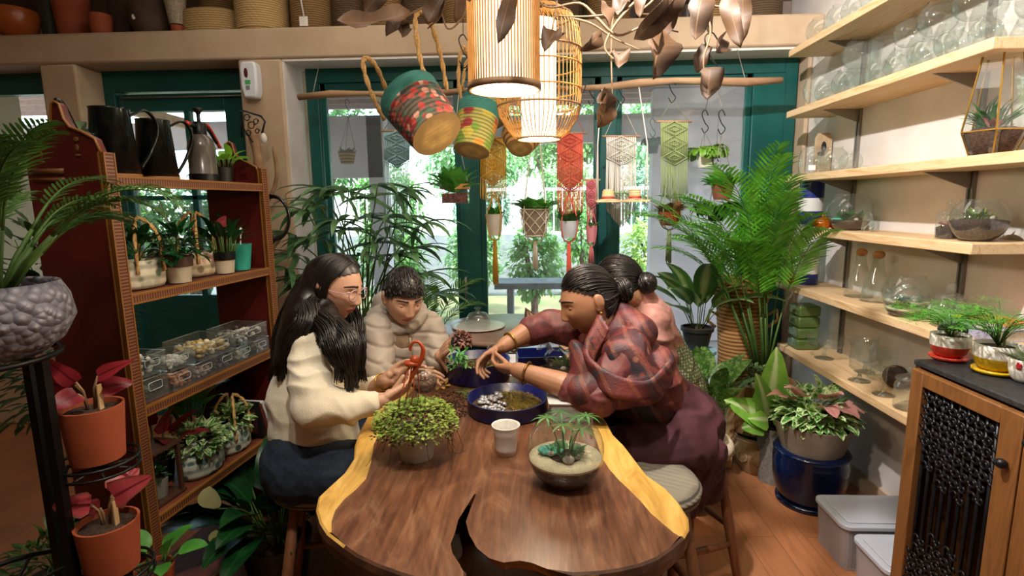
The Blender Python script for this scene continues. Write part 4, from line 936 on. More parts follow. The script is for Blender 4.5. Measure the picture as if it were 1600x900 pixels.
def asparagus(t, z, n, rx, rz_, lean=(0, 0)):
    m, s = MB(), MB()
    for k in range(n):
        a = U(0, 6.28); q = U(.3, 1); tip = Vector((math.cos(a)*rx*q+lean[0], math.sin(a)*rx*q+lean[1], z+rz_*U(.45, 1))); s.tube(spline([(0, 0, z), (tip.x*.4, tip.y*.4, z+(tip.z-z)*.8), tip], 4), .0009, 4)
        for j in range(64):
            f = U(-.32, .36); b_ = U(0, 6.28); c = tip+Vector((math.cos(b_)*f*.13, math.sin(b_)*f*.13, U(-.006, .006))); m.leaf(c, (math.cos(b_), math.sin(b_), U(-.2, .4)), .016, .0024, .3, 'lance', 0, 2)
    m.build('feathery_foliage', ASP, t); s.build('stems', STEMG, t)
zc = .95; q = at(1477, 566, z=zc); t = twotone('round pot with coral red lower half holding feathery fern', (q.x+.03, q.y+.03, zc), .052, .07, pm('coral_glaze', 'c8402e', rough=.3)); asparagus(t, .07, 46, .14, .10, (-.03, -.01))
q = at(1545, 588, z=zc); t = twotone('round pot with mustard yellow lower half holding feathery fern', (q.x+.04, q.y+.03, zc), .056, .075, pm('mustard_glaze', 'c9a416', rough=.3)); asparagus(t, .08, 46, .13, .12)
t = twotone('small footed ceramic pot painted with red flowers', (1.345, 1.475, zc), .045, .065, CERAM, 'floral_pot', False)
m = MB()
for a, z_ in ((-2.4, .035), (-1.9, .045), (-2.0, .028), (-2.8, .05)):
    for k in range(5): b_ = k*1.256; m.ball((.0445*math.cos(a)+.0, .0445*math.sin(a)+math.cos(b_)*.004, z_+math.sin(b_)*.006), (.003, .0055, .0055), 8, 6)
m.build('painted_flower', pm('red_paint', 'b42432', rough=.4), t)
leafclump(t, 12, .07, .014, leafm('pale_strap_leaf', '7a9a5a', 'b0c48c'), .8, z=.05, shape='lance', stem=.2, r=.01)
# rhapis palm at back left
q = at(560, 470, Y=2.85); t = potted('rhapis_palm', 'large fan leaved palm behind the long haired woman, before the teal frame', 'potted palm', (q.x, 2.85, .0), .14, .17, .28, POTBLK)
m, s = MB(), MB()
for (u, v), n_ in (((480, 330), 8), ((520, 300), 9), ((505, 375), 9), ((575, 340), 9), ((560, 400), 10), ((610, 355), 9), ((465, 400), 8), ((625, 300), 8), ((590, 290), 7), ((645, 390), 8), ((530, 345), 8), ((500, 430), 7), ((610, 400), 8), ((680, 460), 8), ((455, 365), 6), ((545, 300), 7), ((655, 430), 7), ((500, 320), 8), ((545, 360), 9), ((590, 380), 9), ((480, 440), 8), ((620, 340), 8), ((570, 310), 8), ((450, 420), 6), ((660, 350), 7)):
    c = at(u, v, Y=2.8+U(-.22, .2))-Vector((q.x, 2.85, 0)); b = Vector((U(-.06, .06), U(-.06, .06), .26)); s.tube(spline([b, (b.x+c.x*.35, b.y+c.y*.35, b.z+(c.z-b.z)*.7), c], 5), lambda k: .006-.003*k, 6)
    out = Vector((c.x, c.y, 0)); out = out.normalized() if out.length > .05 else Vector((0, -1, 0)); fa = out+Vector((0, -.3, .35))
    x_, y_, z_ = basis(fa)
    for k in range(n_):
        a = (k/(n_-1)-.5)*3.4; m.leaf(c, z_*math.cos(a)+x_*math.sin(a)+y_*U(-.15, .15), U(.2, .30), .036, U(.7, 1.3), 'strap', .3, 6, up=tuple(y_))
m.build('fan_leaves', RHAP, t); s.build('canes', STEMG, t)
# feathery palm behind the boy, in front of the door
t = potted('parlour_palm', 'light green feathery palm beside the boy near the left glass door', 'potted palm', (-.72, 3.15, 0), .09, .12, .45, CERAM)
areca(t, 9, .62, .5, leafm('light_palm', '6f9c48', '94bc68', trans=.35), z=.43, ll=.13, nl=20, lw=.01)
# ---------------------------------------------------------------- left side: stand, plants
LILP = pm('lilac_grey_glaze', '84808c', '9a96a2', rough=.5, scale=30)
t = NT('bubbled_grey_pot'); t.set(Roughness=.55); vo = t.n('TexVoronoi'); vo.inputs['Scale'].default_value = 52; t.l(t.coord(), vo.inputs['Vector'])
t.color(t.ramp(vo.outputs['Distance'], [(.1, '9a97a2'), (.5, '6c6a76')])); bi = t.n('Math', operation='MULTIPLY'); bi.inputs[1].default_value = -1; t.l(vo.outputs['Distance'], bi.inputs[0]); t.bump(bi.outputs[0], .9, .012); BUB = t.m
q = at(52, 520, Y=1.02)
t = thing('areca_palm', 'dark palm in a big bubble textured grey bowl on the black stand', 'potted palm', (S0.x+.055, S0.y, 1.154))
MB().lathe([(0, 0), (.075, 0), (.115, .03), (.138, .075), (.132, .12), (.118, .15), (.108, .145), (.118, .10), (0, .09)], n=48).build('bubbled_bowl', BUB, t)
MB().lathe([(0, .11), (.10, .125), (.05, .133), (0, .133)], n=24).build('soil', SOIL, t)
areca(t, 38, .36, .80, PALMD, z=.12, ll=.07, nl=20, lw=.006, lean=(.05, 0, 0))
def caladium(label, loc, sc_, specs, mat, r=.052, h=.105):
    t = potted('caladium', label, 'potted plant', loc, r*.84, r, h, TERRA, rz=0); m, s = MB(), MB()
    for d, l, w_, hh in specs:
        p = Vector((d[0]*.03, d[1]*.03, h+hh)); s.tube([(d[0]*.008, d[1]*.008, h-.015), (d[0]*.015, d[1]*.015, h+hh*.6), p], .0028, 6); m.leaf(p, d, l, w_*1.25, .5, 'heart', .22, 8, wave=.2, up=(.2, -1, .45))
    m.build('leaves', mat, t); s.build('stems', pm('pink_green_stem', '8a6a4a', rough=.6), t)
    MB().box((.022, -.006, h-.02), (.025, .006, h+.05)).build('wooden_tag', pm('tag_wood', 'c9a878'), t, smooth=False); return t
caladium('red leaved caladium in the upper orange pot hung on the black stand', (SA.x, SA.y, SA.z+.012-.001), 1, (((-.9, -.2, .1), .085, .06, .05), ((-.5, -.5, .9), .08, .035, .06), ((.9, -.1, .45), .09, .03, .07), ((-.2, -.8, -.1), .06, .045, .035), ((.8, .3, .1), .06, .04, .04)), CALD, .062, .125)
caladium('pink red caladium in the lower orange pot near the bottom edge', (SB.x, SB.y, SB.z+.012-.001), 1, (((.9, -.1, .55), .10, .055, .06), ((-.8, -.3, .1), .08, .045, .045), ((.3, .5, .4), .07, .045, .06), ((-.5, .1, -.1), .06, .035, .03)), CALA, .062, .115)
t = potted('dark_foliage_pot', 'dark grey stone pot low at the left edge with trailing leaves', 'potted plant', (-1.30, 1.27, .36), .06, .085, .10, pm('dark_stone_pot', '4a4640', '5a564e', scale=20)); bushy(t, 240, .12, .1, .04, PALMD, z=.10, name='foliage', shape='lance', W=.3)
t = potted('fern_pot', 'ferny plant low in the bottom left corner behind stand posts', 'potted plant', (-1.10, 1.02, .356), .06, .075, .09, POTBLK); bushy(t, 300, .12, .12, .035, leafm('fern_green', '4a7a34', '6c9c44'), z=.09, shape='lance', W=.3)
t = potted('leafy_corner_pot', 'small terracotta pot with broad leaves behind lower orange pot', 'potted plant', (-1.08, 1.34, .36), .04, .05, .09, TERRA); leafclump(t, 10, .09, .05, POTH, .9, z=.085, shape='oval', stem=.4)
t = thing('low_plinth', 'low wooden plinth on the floor under the corner pots', 'plinth', (-1.19, 1.30, 0)); MB().box((-.2, -.12, .32), (.16, .12, .36)).build('top', SHB, t, bevel=.004)
for x in (-.18, .14):
    for y in (-.1, .1): MB().box((x-.015, y-.015, 0), (x+.015, y+.015, .32)).build('leg', SHB, t, smooth=False)
t = thing('vase_of_branches', 'dark leafy branches rising at the far left edge behind the palm', 'plant', (-1.62, 1.75, .0)); MB().lathe(potprof(.1, .13, .3), n=24).build('pot', POTBLK, t)
bushy(t, 380, .2, .55, .07, leafm('dark_fig_leaf', '2c4424', '46603a'), z=.75, shape='lance', W=.35); MB().tube([(0, 0, .28), (.02, 0, .7), (0, .02, 1.2)], .012).build('trunk', BARK, t)
# peace lily
t = potted('peace_lily', 'peace lily with dark glossy leaves and white spathes on the floor', 'potted plant', (-1.0, 1.86, 0), .10, .13, .2, POTBLK)
leafclump(t, 46, .25, .10, PEACE, 1.0, z=.19, shape='lance', stem=.75, droop=.9, wave=.15, r=.05, upmin=.45)
s = MB(); o_ = Vector((-1.0, 1.86, 0))
for (u, v), L_ in (((333, 795), .085), ((341, 850), .055)):
    m = MB()
    c = at(u, v, Y=1.62)-o_; s.tube(spline([(0, 0, .2), (c.x*.5, c.y*.5, c.z*.6+.1), c], 5), .003, 6); m.leaf(c, (0, -.1, 1), L_, L_*.95, .1, 'oval', .3, 8, up=(0, -1, 0)); m.build('spathe', leafm('cream_spathe', 'c8cc8a', 'd8dca8', trans=.3), t)
s.build('flower_stalk', STEMG, t)
t = potted('pale_pothos_pot', 'pothos with pale green leaves behind the peace lily', 'potted plant', (-.95, 2.25, 0), .08, .1, .42, CERAM); bushy(t, 60, .12, .12, .075, POTH, z=.42, shape='heart', W=.8)
t = potted('broad_leaf_pot', 'leafy green plant beside the left stool behind peace lily flowers', 'potted plant', (-1.02, 2.5, 0), .1, .12, .3, TERRA); leafclump(t, 26, .18, .1, PEACE, .9, z=.3, shape='lance', stem=.5)
# ---------------------------------------------------------------- lanterns
PAPER = pm('lit_paper_shade', 'fff0d4', emit=1.35, rough=.9)
BULB = pm('lit_diffuser', 'fff6e6', emit=5, rough=.9)
BAMB = pm('bamboo_strip', 'b07a38', 'c48e48', rough=.5, scale=30)
BAMD = pm('bamboo_ring', '7a5a3c', '8d6c4a', rough=.6)
WIRE = pm('black_wire', '141210', rough=.5)
def ring(m, c, r, z, w_, n=40): m.tube([Vector((c[0]+r*math.cos(2*PI*i/n), c[1]+r*math.sin(2*PI*i/n), z)) for i in range(n)], w_, 6, closed=True)
b = at(788, 142, Y=1.50); R1 = .094; H1 = .42
t = thing('pendant_lantern', 'cylindrical bamboo strip lantern, lit, hanging nearest at top centre', 'lantern', (b.x, b.y, b.z))
m = MB(); [m.bar((R1*math.cos(a), R1*math.sin(a), .01), (R1*math.cos(a), R1*math.sin(a), H1), .0032, .003, up=(math.cos(a), math.sin(a), 0)) for a in [2*PI*i/72 for i in range(72)]]; m.build('bamboo_strips', BAMB, t, smooth=False)['kind'] = 'stuff'
m = MB(); m.lathe([(R1-.006, 0), (R1+.004, 0), (R1+.004, .016), (R1-.006, .016), (R1-.006, 0)], n=48); m.build('ring', BAMD, t); m = MB(); m.lathe([(R1-.004, H1), (R1+.004, H1), (R1+.004, H1+.012), (R1-.004, H1+.012)], n=48); m.build('ring', BAMD, t)
MB().lathe([(R1-.012, .01), (R1-.012, H1-.01)], n=40).build('paper_shade', PAPER, t); MB().lathe([(0, .012), (R1-.008, .012)], n=40).build('diffuser', BULB, t)
MB().tube([(0, 0, H1), (0, 0, 3.1-b.z)], .003, 6).build('cord', WIRE, t)
light('lantern_bulb', 'POINT', (b.x, b.y, b.z-.03), (0, 0, 0), 9, (1, .8, .55), shadow_soft_size=.05)
b2 = at(842, 219, Y=2.0); k = mpp(b2)
t = thing('birdcage_lantern', 'tall birdcage shaped bamboo lantern with white paper tube, lit', 'lantern', (b2.x, b2.y, b2.z))
prof = [(.075, .004), (.11, .03), (.142, .085), (.150, .14), (.150, .30), (.142, .37), (.118, .415), (.075, .445), (.03, .455)]
m = MB()
for i in range(56):
    a = 2*PI*i/56; m.tube([(r*math.cos(a), r*math.sin(a), z) for r, z in prof], .0017, 4)
m.build('ribs', BAMB, t)['kind'] = 'stuff'
for r, z in ((.075, .004), (.147, .115), (.152, .30), (.118, .415)): m = MB(); ring(m, (0, 0), r, z, .0035); m.build('hoop', BAMD, t)
for z in (.17, .25): m = MB(); ring(m, (0, 0), .150, z, .0028); m.build('hoop', BAMB, t)
MB().lathe([(.062, .006), (.062, .40)], n=36).build('paper_tube', PAPER, t); MB().lathe([(0, .008), (.06, .008)], n=32).build('diffuser', BULB, t)
MB().tube([(0, 0, .45), (0, 0, 3.1-b2.z)], .003, 6).build('cord', WIRE, t)
light('birdcage_bulb', 'POINT', (b2.x, b2.y, b2.z-.03), (0, 0, 0), 7, (1, .8, .55), shadow_soft_size=.05)
# ---------------------------------------------------------------- driftwood pole and what hangs from it
PY = 3.16
pa, pb = at(466, 152, Y=PY), at(1222, 123, Y=PY)
m = MB(); pts = [pa.lerp(pb, i/14)+Vector((0, 0, .012*math.sin(i*1.3))) for i in range(15)]; m.tube(pts, [.017+.004*math.sin(i*2.1)+.003*(i > 9) for i in range(15)], 10)
single('driftwood_pole', m, DRIFT, 'long crooked driftwood pole hung across the top of the big window', 'pole')
for u, l in ((488, 'thin grey wire holding the driftwood pole at its left end'), (1165, 'thin grey wire holding the driftwood pole at its right end')):
    c = at(u, 150 if u < 800 else 126, Y=PY); single('hanging_wire', MB().tube([c, (c.x, c.y+.16, ZU-.0)], .0025, 5), STEEL, l, 'wire')
def poleat(u): 
    f = (at(u, 140, Y=PY).x-pa.x)/(pb.x-pa.x); return pa.lerp(pb, f)
def shook(m, top, s=.06):
    m.tube(spline([top+Vector((s*.3, 0, -.01)), top+Vector((0, 0, .022)), top+Vector((-s*.3, 0, 0)), top+Vector((0, 0, -s*.8)), top+Vector((s*.35, 0, -s*1.3)), top+Vector((0, 0, -s*1.75)), top+Vector((-s*.3, 0, -s*1.3))], 5), .0028, 6)
def hung(name, label, cat, u, group=None, hook=True, Y=PY):
    """thing whose origin is on the pole above pixel column u"""
    c = poleat(u); t = thing(name, label, cat, c, 0, group)
    if hook: m = MB(); shook(m, Vector((0, 0, .0))); m.build('hook', BLACKM, t)
    return t, c
def cordm(c): return pm('cotton_'+c, c, rough=.95, scale=160, bump=.5, stretch=(1, 1, .3))
def macpanel(t, c, u0, u1, v0, v1, vf, col, dia=3, nf=18, vshape=True, Y=PY, solid=True):
    """knotted panel between v0 and v1, fringe down to vf"""
    P = lambda u, v: at(u, v, Y=Y-.01)-c
    mat = cordm(col); m = MB(); n = 16
    for i in range(n):
        u = u0+(u1-u0)*(i+.5)/n; e = v1-(abs((i+.5)/n-.5)*2)*(v1-v0)*.22*(1 if vshape else 0)
        m.tube([P(u, v0), P(u+.3, (v0+e)/2), P(u, e)], .0048 if solid else .002, 5)
    ro = (v1-v0)/dia; um = (u0+u1)/2
    for j in range(dia):
        a = v0+ro*j; F_ = lambda u, v: P(u, v)+Vector((0, -.007, 0))
        for s in (-1, 1):
            m.tube([F_(um, a), F_(um+s*(u1-u0)*.48, a+ro/2), F_(um, a+ro)], .0042, 5)
            m.tube([F_(um, a+ro*.3), F_(um+s*(u1-u0)*.25, a+ro/2), F_(um, a+ro*.7)], .0035, 5)
    m.build('knotted_panel', mat, t)
    m = MB()
    for i in range(nf):
        f = (i+.5)/nf; u = u0+(u1-u0)*f; e = vf-(abs(f-.5)*2)*(vf-v1)*.3
        m.tube([P(u, v1-(abs(f-.5)*2)*(v1-v0)*.2), P(u+U(-.8, .8), (v1+e)/2), P(u+U(-1.2, 1.2), e)], .0026, 4)
    m.build('fringe', mat, t)
    m = MB(); m.tube([P(u0-6, v0), P(u1+6, v0)], .006, 8).build('rod', DRIFT, t)
    m = MB(); top = Vector((0, 0, -.09)); m.tube([P(u0-2, v0), top, P(u1+2, v0)], .002, 5); m.build('cord', mat, t)
def hanger(t, c, u, vr, vb, rpx, col, vt, potmat, plant, v_knot=None, Y=PY, pot='bowl', tw=7):
    """cord plant hanger: cords gather above, cradle a pot, end in a tassel"""
    mat = cordm(col); top = Vector((0, 0, -.09)); pc = at(u, vb, Y=Y)-c; k_ = mpp(at(u, vb, Y=Y)); r = rpx*k_; h = (vb-vr)*k_
    m = MB()
    for i in range(4):
        a = PI/4+i*PI/2; m.tube(spline([top if not v_knot else (at(u, v_knot, Y=Y)-c), pc+Vector((math.cos(a)*r*1.06, math.sin(a)*r*1.06, h)), pc+Vector((math.cos(a)*r*.75, math.sin(a)*r*.75, -.004)), pc+Vector((0, 0, -.03))], 6), .0032, 6)
    m.build('cord', mat, t)
    P = potprof(r*.7, r, h); m = MB().lathe([(a_, z_) for a_, z_ in P], pc, n=28); m.build('pot', potmat, t, smooth='auto')
    m = MB(); tl = (vt-vb)*k_
    m.ball(pc+Vector((0, 0, -.032)), .011, 8, 6)
    for i in range(22):
        a = i*2.4; q = .009*math.sqrt(i/22); m.tube([pc+Vector((q*math.cos(a), q*math.sin(a), -.035)), pc+Vector((q*1.6*math.cos(a), q*1.6*math.sin(a), -tl*.55)), pc+Vector((q*1.9*math.cos(a), q*1.9*math.sin(a), -tl*U(.9, 1)))], .0022, 4)
    m.build('tassel', mat, t); plant(t, pc+Vector((0, 0, h-.012)), r); return pc, r, h
def pl_oval(n, L, mat, shape='oval', W=.5, up=1.0):
    def f(t, p, r):
        m = MB(); tuft(m, p, r*.8, n, L, L*W, up, shape, .9); m.build('leaves', mat, t)
    return f
# pale blue
t, c = hung('macrame_hanging', 'pale blue knotted wall hanging with long straight fringe behind floral basket', 'macrame hanging', 620); macpanel(t, c, 600, 640, 205, 262, 395, '9fc4cc', 3)
# yellow
t, c = hung('plant_hanger', 'mustard yellow cord hanger with a small white pot and long tassel', 'plant hanger', 772)
macpanel(t, c, 750, 791, 215, 290, 318, 'd9a63a', 3, solid=True)
def facepl(t, p, r): m = MB(); tuft(m, p, r*.6, 14, .07, .03, 1, 'oval', .8); m.build('leaves', POTH, t)
hanger(t, c, 773, 335, 368, 14, 'd9a63a', 447, CERAM, facepl, 300)
# cream pot hanger with white net
t, c = hung('plant_hanger', 'cream cord hanger holding a grey pot wrapped in a white zigzag net', 'plant hanger', 838)
pc, r, h = hanger(t, c, 836, 327, 370, 22, 'e6dccb', 422, pm('grey_felt_pot', '8f7f72', '9c8c80', rough=.9), pl_oval(46, .11, POTH, 'heart', .75, .8))
m = MB()
for k in range(8):
    a0 = k*PI/4
    for s in (-1, 1):
        m.tube([pc+Vector((math.cos(a0+s*a_)*rr, math.sin(a0+s*a_)*rr, zz)) for a_, zz, rr in [(f*PI/4*2, h*(.97-.85*f), (r*(1-.3*(f*.85+.03))+.006)) for f in [i/8 for i in range(9)]]], .0032, 5)
for z_ in (.99, .05): ring(m, (pc.x, pc.y), r*(.7+.3*z_)+.005, pc.z+h*z_, .004, 24)
m.build('net', cordm('e6dccb'), t)
# coral
t, c = hung('plant_hanger', 'coral red knotted hanger with a grey white pot and coral tassel', 'plant hanger', 890)
macpanel(t, c, 870, 911, 208, 300, 345, 'd9604a', 4); hanger(t, c, 889, 345, 371, 16, 'd9604a', 465, pm('pale_grey_pot', 'c0c4c8', rough=.4), pl_oval(40, .085, leafm('zz_leaf', '2f5a2a', '4c7c3c'), 'lance', .35, 1.3), 300)
t, c = hung('plant_hanger', 'small dusty pink hanger right of the coral one', 'plant hanger', 924)
macpanel(t, c, 916, 932, 281, 325, 350, 'b8646a', 3, 8); hanger(t, c, 924, 352, 378, 9, 'b8646a', 412, pm('pink_pot', 'b8747a', rough=.6), pl_oval(16, .05, POTH, 'oval', .4), 325)
# white wall hanging
t, c = hung('macrame_hanging', 'off white knotted wall hanging with long pointed fringe on a stick rod', 'macrame hanging', 970); macpanel(t, c, 947, 994, 213, 258, 357, 'd8d0c6', 2, 26)
# rope shelf with two hats
t, c = hung('hanging_shelf', 'small wooden plank shelf hung on two ropes', 'hanging shelf', 972, hook=False)
sp = [at(u, 313, Y=3.02)-c for u in (930, 1012)]
MB().box((sp[0].x, sp[0].y-.06, sp[0].z-.012), (sp[1].x, sp[0].y+.06, sp[0].z)).build('plank', PINE, t, bevel=.002)
m = MB()
for s_ in sp: 
    for dy in (-.05, .05): m.tube([(s_.x+(.01 if s_ is sp[0] else -.01), s_.y+dy, s_.z-.02), (s_.x+(.01 if s_ is sp[0] else -.01), s_.y, s_.z+.30), (s_.x*.7, 0, 0)], .0035, 6)
m.build('rope', cordm('d8d0c6'), t)
for u, col, l in ((950, 'c9a06a', 'tiny straw hat with a red band on the left of the rope shelf'), (992, '9a8058', 'tiny darker straw hat on the right of the rope shelf')):
    q = at(u, 313, Y=3.02); q.z = sp[0].z+c.z
    tt = thing('straw_hat', l, 'hat', (q.x, sp[0].y+c.y, q.z)); ms = weavem('straw_'+col, col, 'dcbc8c', 160, 160)
    MB().lathe([(0, .0), (.062, .0), (.062, .003), (.034, .006), (.031, .05), (.024, .058), (0, .056)], n=30).build('body', ms, tt); MB().lathe([(.0355, .006), (.0345, .02), (.033, .02)], n=30).build('band', pm('hat_band', '9a3a2a', rough=.7), tt)
# green
t, c = hung('plant_hanger', 'sage green knotted hanger on a rod with a terracotta bowl of red green plants', 'plant hanger', 1050)
macpanel(t, c, 1032, 1075, 190, 258, 320, '8c9a66', 3, 20)
hanger(t, c, 1046, 331, 352, 18, '7c8a5c', 412, TERRA, pl_oval(50, .085, leafm('rusty_leaf', '5a6a34', '9a6a50'), 'oval', .5, 1.2), 258)
# hanging ferns
def hangpot(label, u, vr, vb, rpx, potmat, fill, Y, hookv):
    top = at(u, hookv, Y=Y); t = thing('hanging_plant', label, 'hanging plant', top); pc = at(u, vb, Y=Y)-top; k_ = mpp(top); r = rpx*k_; h = (vb-vr)*k_
    m = MB(); shook(m, Vector((0, 0, 0))); m.build('hook', BLACKM, t)
    m = MB(); m.tube([(0, 0, .02), (0, 0, (ZU if Y < 3.5 else 2.625)-top.z)] if Y > 3.5 else [(0, 0, .02), (0, PY-Y, poleat(u).z-top.z)], .0015, 5); [m.tube([(0, 0, -.1), pc+Vector((math.cos(a)*r, math.sin(a)*r, h))], .0018, 5) for a in (0, 2.1, 4.2)]; m.build('wire', STEEL, t)
    MB().lathe(potprof(r*.7, r, h), pc, n=24).build('pot', potmat, t, smooth='auto'); fill(t, pc+Vector((0, 0, h-.01)), r); return t
def ferny(n, L, mat):
    def f(t, p, r):
        m = MB()
        for k in range(n):
            a = U(0, 6.28); frond(m, p, (math.cos(a)*U(.4, 1), math.sin(a)*U(.4, 1), U(.5, 1)), L*U(.7, 1.1), 14, .012, .035, 2.2)
        m.build('fronds', mat, t)
    return f
FERN = leafm('bright_fern', '6a9c30', '94c050', trans=.3)
hangpot('round light green fern hanging in the right glass door', 1102, 240, 262, 15, CERAM, ferny(46, .15, FERN), 3.25, 178)
hangpot('leafy plant hanging on a long black hook before the right glass door', 1128, 288, 312, 18, pm('red_brown_pot', '7a4434', rough=.6), pl_oval(70, .1, POTH, 'heart', .7, .7), 3.05, 178)
hangpot('wide trailing fern under the leafy hanging plant, right glass door', 1118, 328, 345, 15, POTBLK, ferny(34, .17, PALMD), 3.2, 250)
hangpot('round mossy ball plant hanging outside behind the white wall hanging', 1020, 222, 240, 10, POTBLK, ferny(30, .10, PALMD), 3.95, 190)
hangpot('nest like hanging basket outside the left glass door', 543, 238, 256, 14, WCK, pl_oval(40, .05, leafm('dry_leaf', '7a6a4a', '9a8a5c'), 'lance', .3), 3.95, 160)
# glass planter hanging at the door post
top = at(712, 200, Y=3.0); t = thing('hanging_glass_planter', 'hanging wood rimmed glass planter with dark red gravel at the door post', 'hanging planter', top)
pc = at(712, 318, Y=3.0)-top; w_, h_ = .072, .10
m = MB(); m.box((pc.x-w_, -.04, pc.z), (pc.x+w_, .04, pc.z+h_-.02)); m.build('glass_box', GLASS, t, smooth=False); MB().box((pc.x-w_+.003, -.037, pc.z+.003), (pc.x+w_-.003, .037, pc.z+.055)).build('gravel', pm('dark_red_gravel', '3a2226', '9a5458', scale=90, bump=.8, rough=.9), t, smooth=False)
m = MB(); m.box((pc.x-w_-.006, -.046, pc.z+h_-.022), (pc.x+w_+.006, -.038, pc.z+h_+.006)).box((pc.x-w_-.006, .038, pc.z+h_-.022), (pc.x+w_+.006, .046, pc.z+h_+.006)).box((pc.x-w_-.006, -.038, pc.z+h_-.022), (pc.x-w_, .038, pc.z+h_+.006)).box((pc.x+w_, -.038, pc.z+h_-.022), (pc.x+w_+.006, .038, pc.z+h_+.006)); m.build('wooden_rim', woodm('orange_pine', 'b5743c', 'cf9252', scale=4), t, smooth=False)
m = MB(); [m.tube([(0, 0, 0), (pc.x+s*w_, 0, pc.z+h_)], .0018, 5) for s in (-1, 1)]; m.tube([(0, 0, 0), (0, PY-3.0, at(712, 146, Y=PY).z-top.z)], .0018, 5); m.build('cord', cordm('d8d0c6'), t)
m = MB(); tuft(m, pc+Vector((0, 0, .06)), .04, 44, .15, .06, .9, 'oval', .8); m.build('leaves', POTH, t)
for u, v, s, l, hy in ((905, 95, .075, 'black iron hook hanging left of the birdcage lantern chain', 2.3), (1112, 60, .09, 'thin black hook dangling among dried leaves at top right', 2.3), (724, 62, .07, 'black iron hook above the second floral basket', 2.58)):
    q = at(u, v, Y=hy); m = MB(); shook(m, q, s); m.tube([q+Vector((0, 0, .02)), (q.x, q.y, 3.1)], .0015, 5); single('iron_hook', m, BLACKM, l, 'hook')
# ---------------------------------------------------------------- hanging baskets
FL1 = weavem('floral_basket_weave', '4a4a40', '6a5a4c', 130, 110, blooms=(38, '8f2f2c', 'c4584a', '4c6a54', 'd8a08a', '3a4a48', 'b8423c'))
FL2 = weavem('yellow_green_floral_weave', '8a8a44', 'b0a85c', 130, 120, blooms=(17, 'b03a34', 'd88a2c', '7a9a3c', '2c3a5c', 'c8b84c', '9a3434'))
RIMT = weavem('teal_rim_weave', '1f5a54', '3c8a7c', 90, 260); COIL = weavem('coiled_seagrass', '7a5f34', 'a8884c', 140, 140)
def basket(name, label, base, rim, rb, rr, mat, handles, hk=None, rimmat=RIMT):
    base, rim = Vector(base), Vector(rim); ax = rim-base; H_ = ax.length; t = thing(name, label, 'basket', base); t.rotation_mode = 'QUATERNION'; R = rotm(ax)
    t.rotation_quaternion = R.to_quaternion()
    MB().lathe([(rb, 0), (rb+(rr-rb)*.35, H_*.3), (rb+(rr-rb)*.8, H_*.74)], n=40).lathe([(rb-.006, .004), (rr-.012, H_*.72)], n=40).build('body', mat, t)
    MB().lathe([(rb+(rr-rb)*.8, H_*.74), (rr, H_), (rr-.008, H_+.002), (rr-.014, H_*.72)], n=40).build('rim', rimmat, t)
    MB().lathe([(0, -.002), (rb*.5, -.003), (rb, 0)], n=36).build('bottom', COIL, t); Ri = R.transposed()
    for hp in handles:
        pts = spline([Ri @ (Vector(p)-base) for p in hp], 6); n = len(pts); m = MB()
        for s in (0, PI):
            out = []
            for i, p in enumerate(pts):
                d = (pts[min(i+1, n-1)]-pts[max(i-1, 0)]).normalized(); x, y, _ = basis(d, (.3, .9, .1)); a = i*1.1+s; out.append(p+(x*math.cos(a)+y*math.sin(a))*.0045)
            m.tube(out, .0062, 6)
        m.build('handle', JUTE, t)
    return t
A = lambda u, v, Y: at(u, v, Y=Y)
basket('floral_basket', 'large hanging basket printed with red flowers, teal rim and two rope handles', A(683, 210, 2.00), A(640, 152, 2.09), .098, .118, FL1,
       [[A(601, 188, 2.12), A(580, 145, 2.1), A(567, 100, 2.1), A(576, 92, 2.12), A(592, 112, 2.16), A(612, 165, 2.24)], [A(668, 135, 2.06), A(655, 85, 2.06), A(649, 32, 2.08), A(658, 18, 2.1), A(672, 35, 2.14), A(688, 85, 2.2), A(698, 140, 2.24)]])
basket('floral_basket', 'smaller yellow green flowered basket hanging tilted behind the large one', A(737, 236, 2.45), A(750, 168, 2.53), .080, .098, FL2,
       [[A(722, 165, 2.6), A(716, 120, 2.6), A(722, 75, 2.6), A(732, 90, 2.62), A(742, 165, 2.7)]])
basket('floral_basket', 'third flowered basket mostly hidden between the second one and the lanterns', A(768, 190, 2.92), A(755, 145, 2.97), .10, .11, FL2, [[A(722, 140, 2.98), A(728, 100, 2.98), A(740, 92, 3.0), A(746, 135, 3.04)]])
basket('wicker_bowl', 'dark brown woven bowl hanging under the birdcage lantern', A(812, 232, 2.55), A(815, 212, 2.60), .055, .095, WCK, [[A(787, 212, 2.58), A(800, 150, 2.6), A(838, 212, 2.62)]], rimmat=COIL)
# dried branch with curled leaves
DRYL = leafm('dry_brown_leaf', '382310', '5c3e22', vein='6c4e2e', veinw=.04, rough=.6, trans=.1)
t = thing('dried_branch', 'bare dried branch with big curled brown leaves hanging from above', 'dried branch', A(900, 0, 1.9)); o_ = Vector(t.location)
m = MB(); TW = [((1040, -60), (985, 10), (930, 25), (870, 25)), ((930, 25), (905, 5), (860, 12), (840, 0)), ((985, 10), (960, 40), (945, 75), (968, 100)), ((870, 25), (920, 35), (960, 60), (1000, 78)), ((960, -60), (958, 10), (955, 80), (957, 150)),
   ((1040, -60), (1080, -10), (1110, 40), (1100, 90), (1100, 110)), ((930, 25), (965, 55), (1010, 40), (1060, 50)), ((1080, -10), (1120, 10), (1150, 0)), ((700, -40), (670, 5), (645, 20), (620, 35)), ((760, -40), (720, 30), (700, 45), (690, 20)), ((700, -40), (690, 20), (668, 45)), ((700, -40), (730, -60), (790, -55), (860, -50), (910, -58), (960, -60), (1000, -60), (1040, -60)), ((860, -50), (870, 0), (862, 50)), ((1000, -60), (1025, -10), (1000, 20), (1040, 20))]
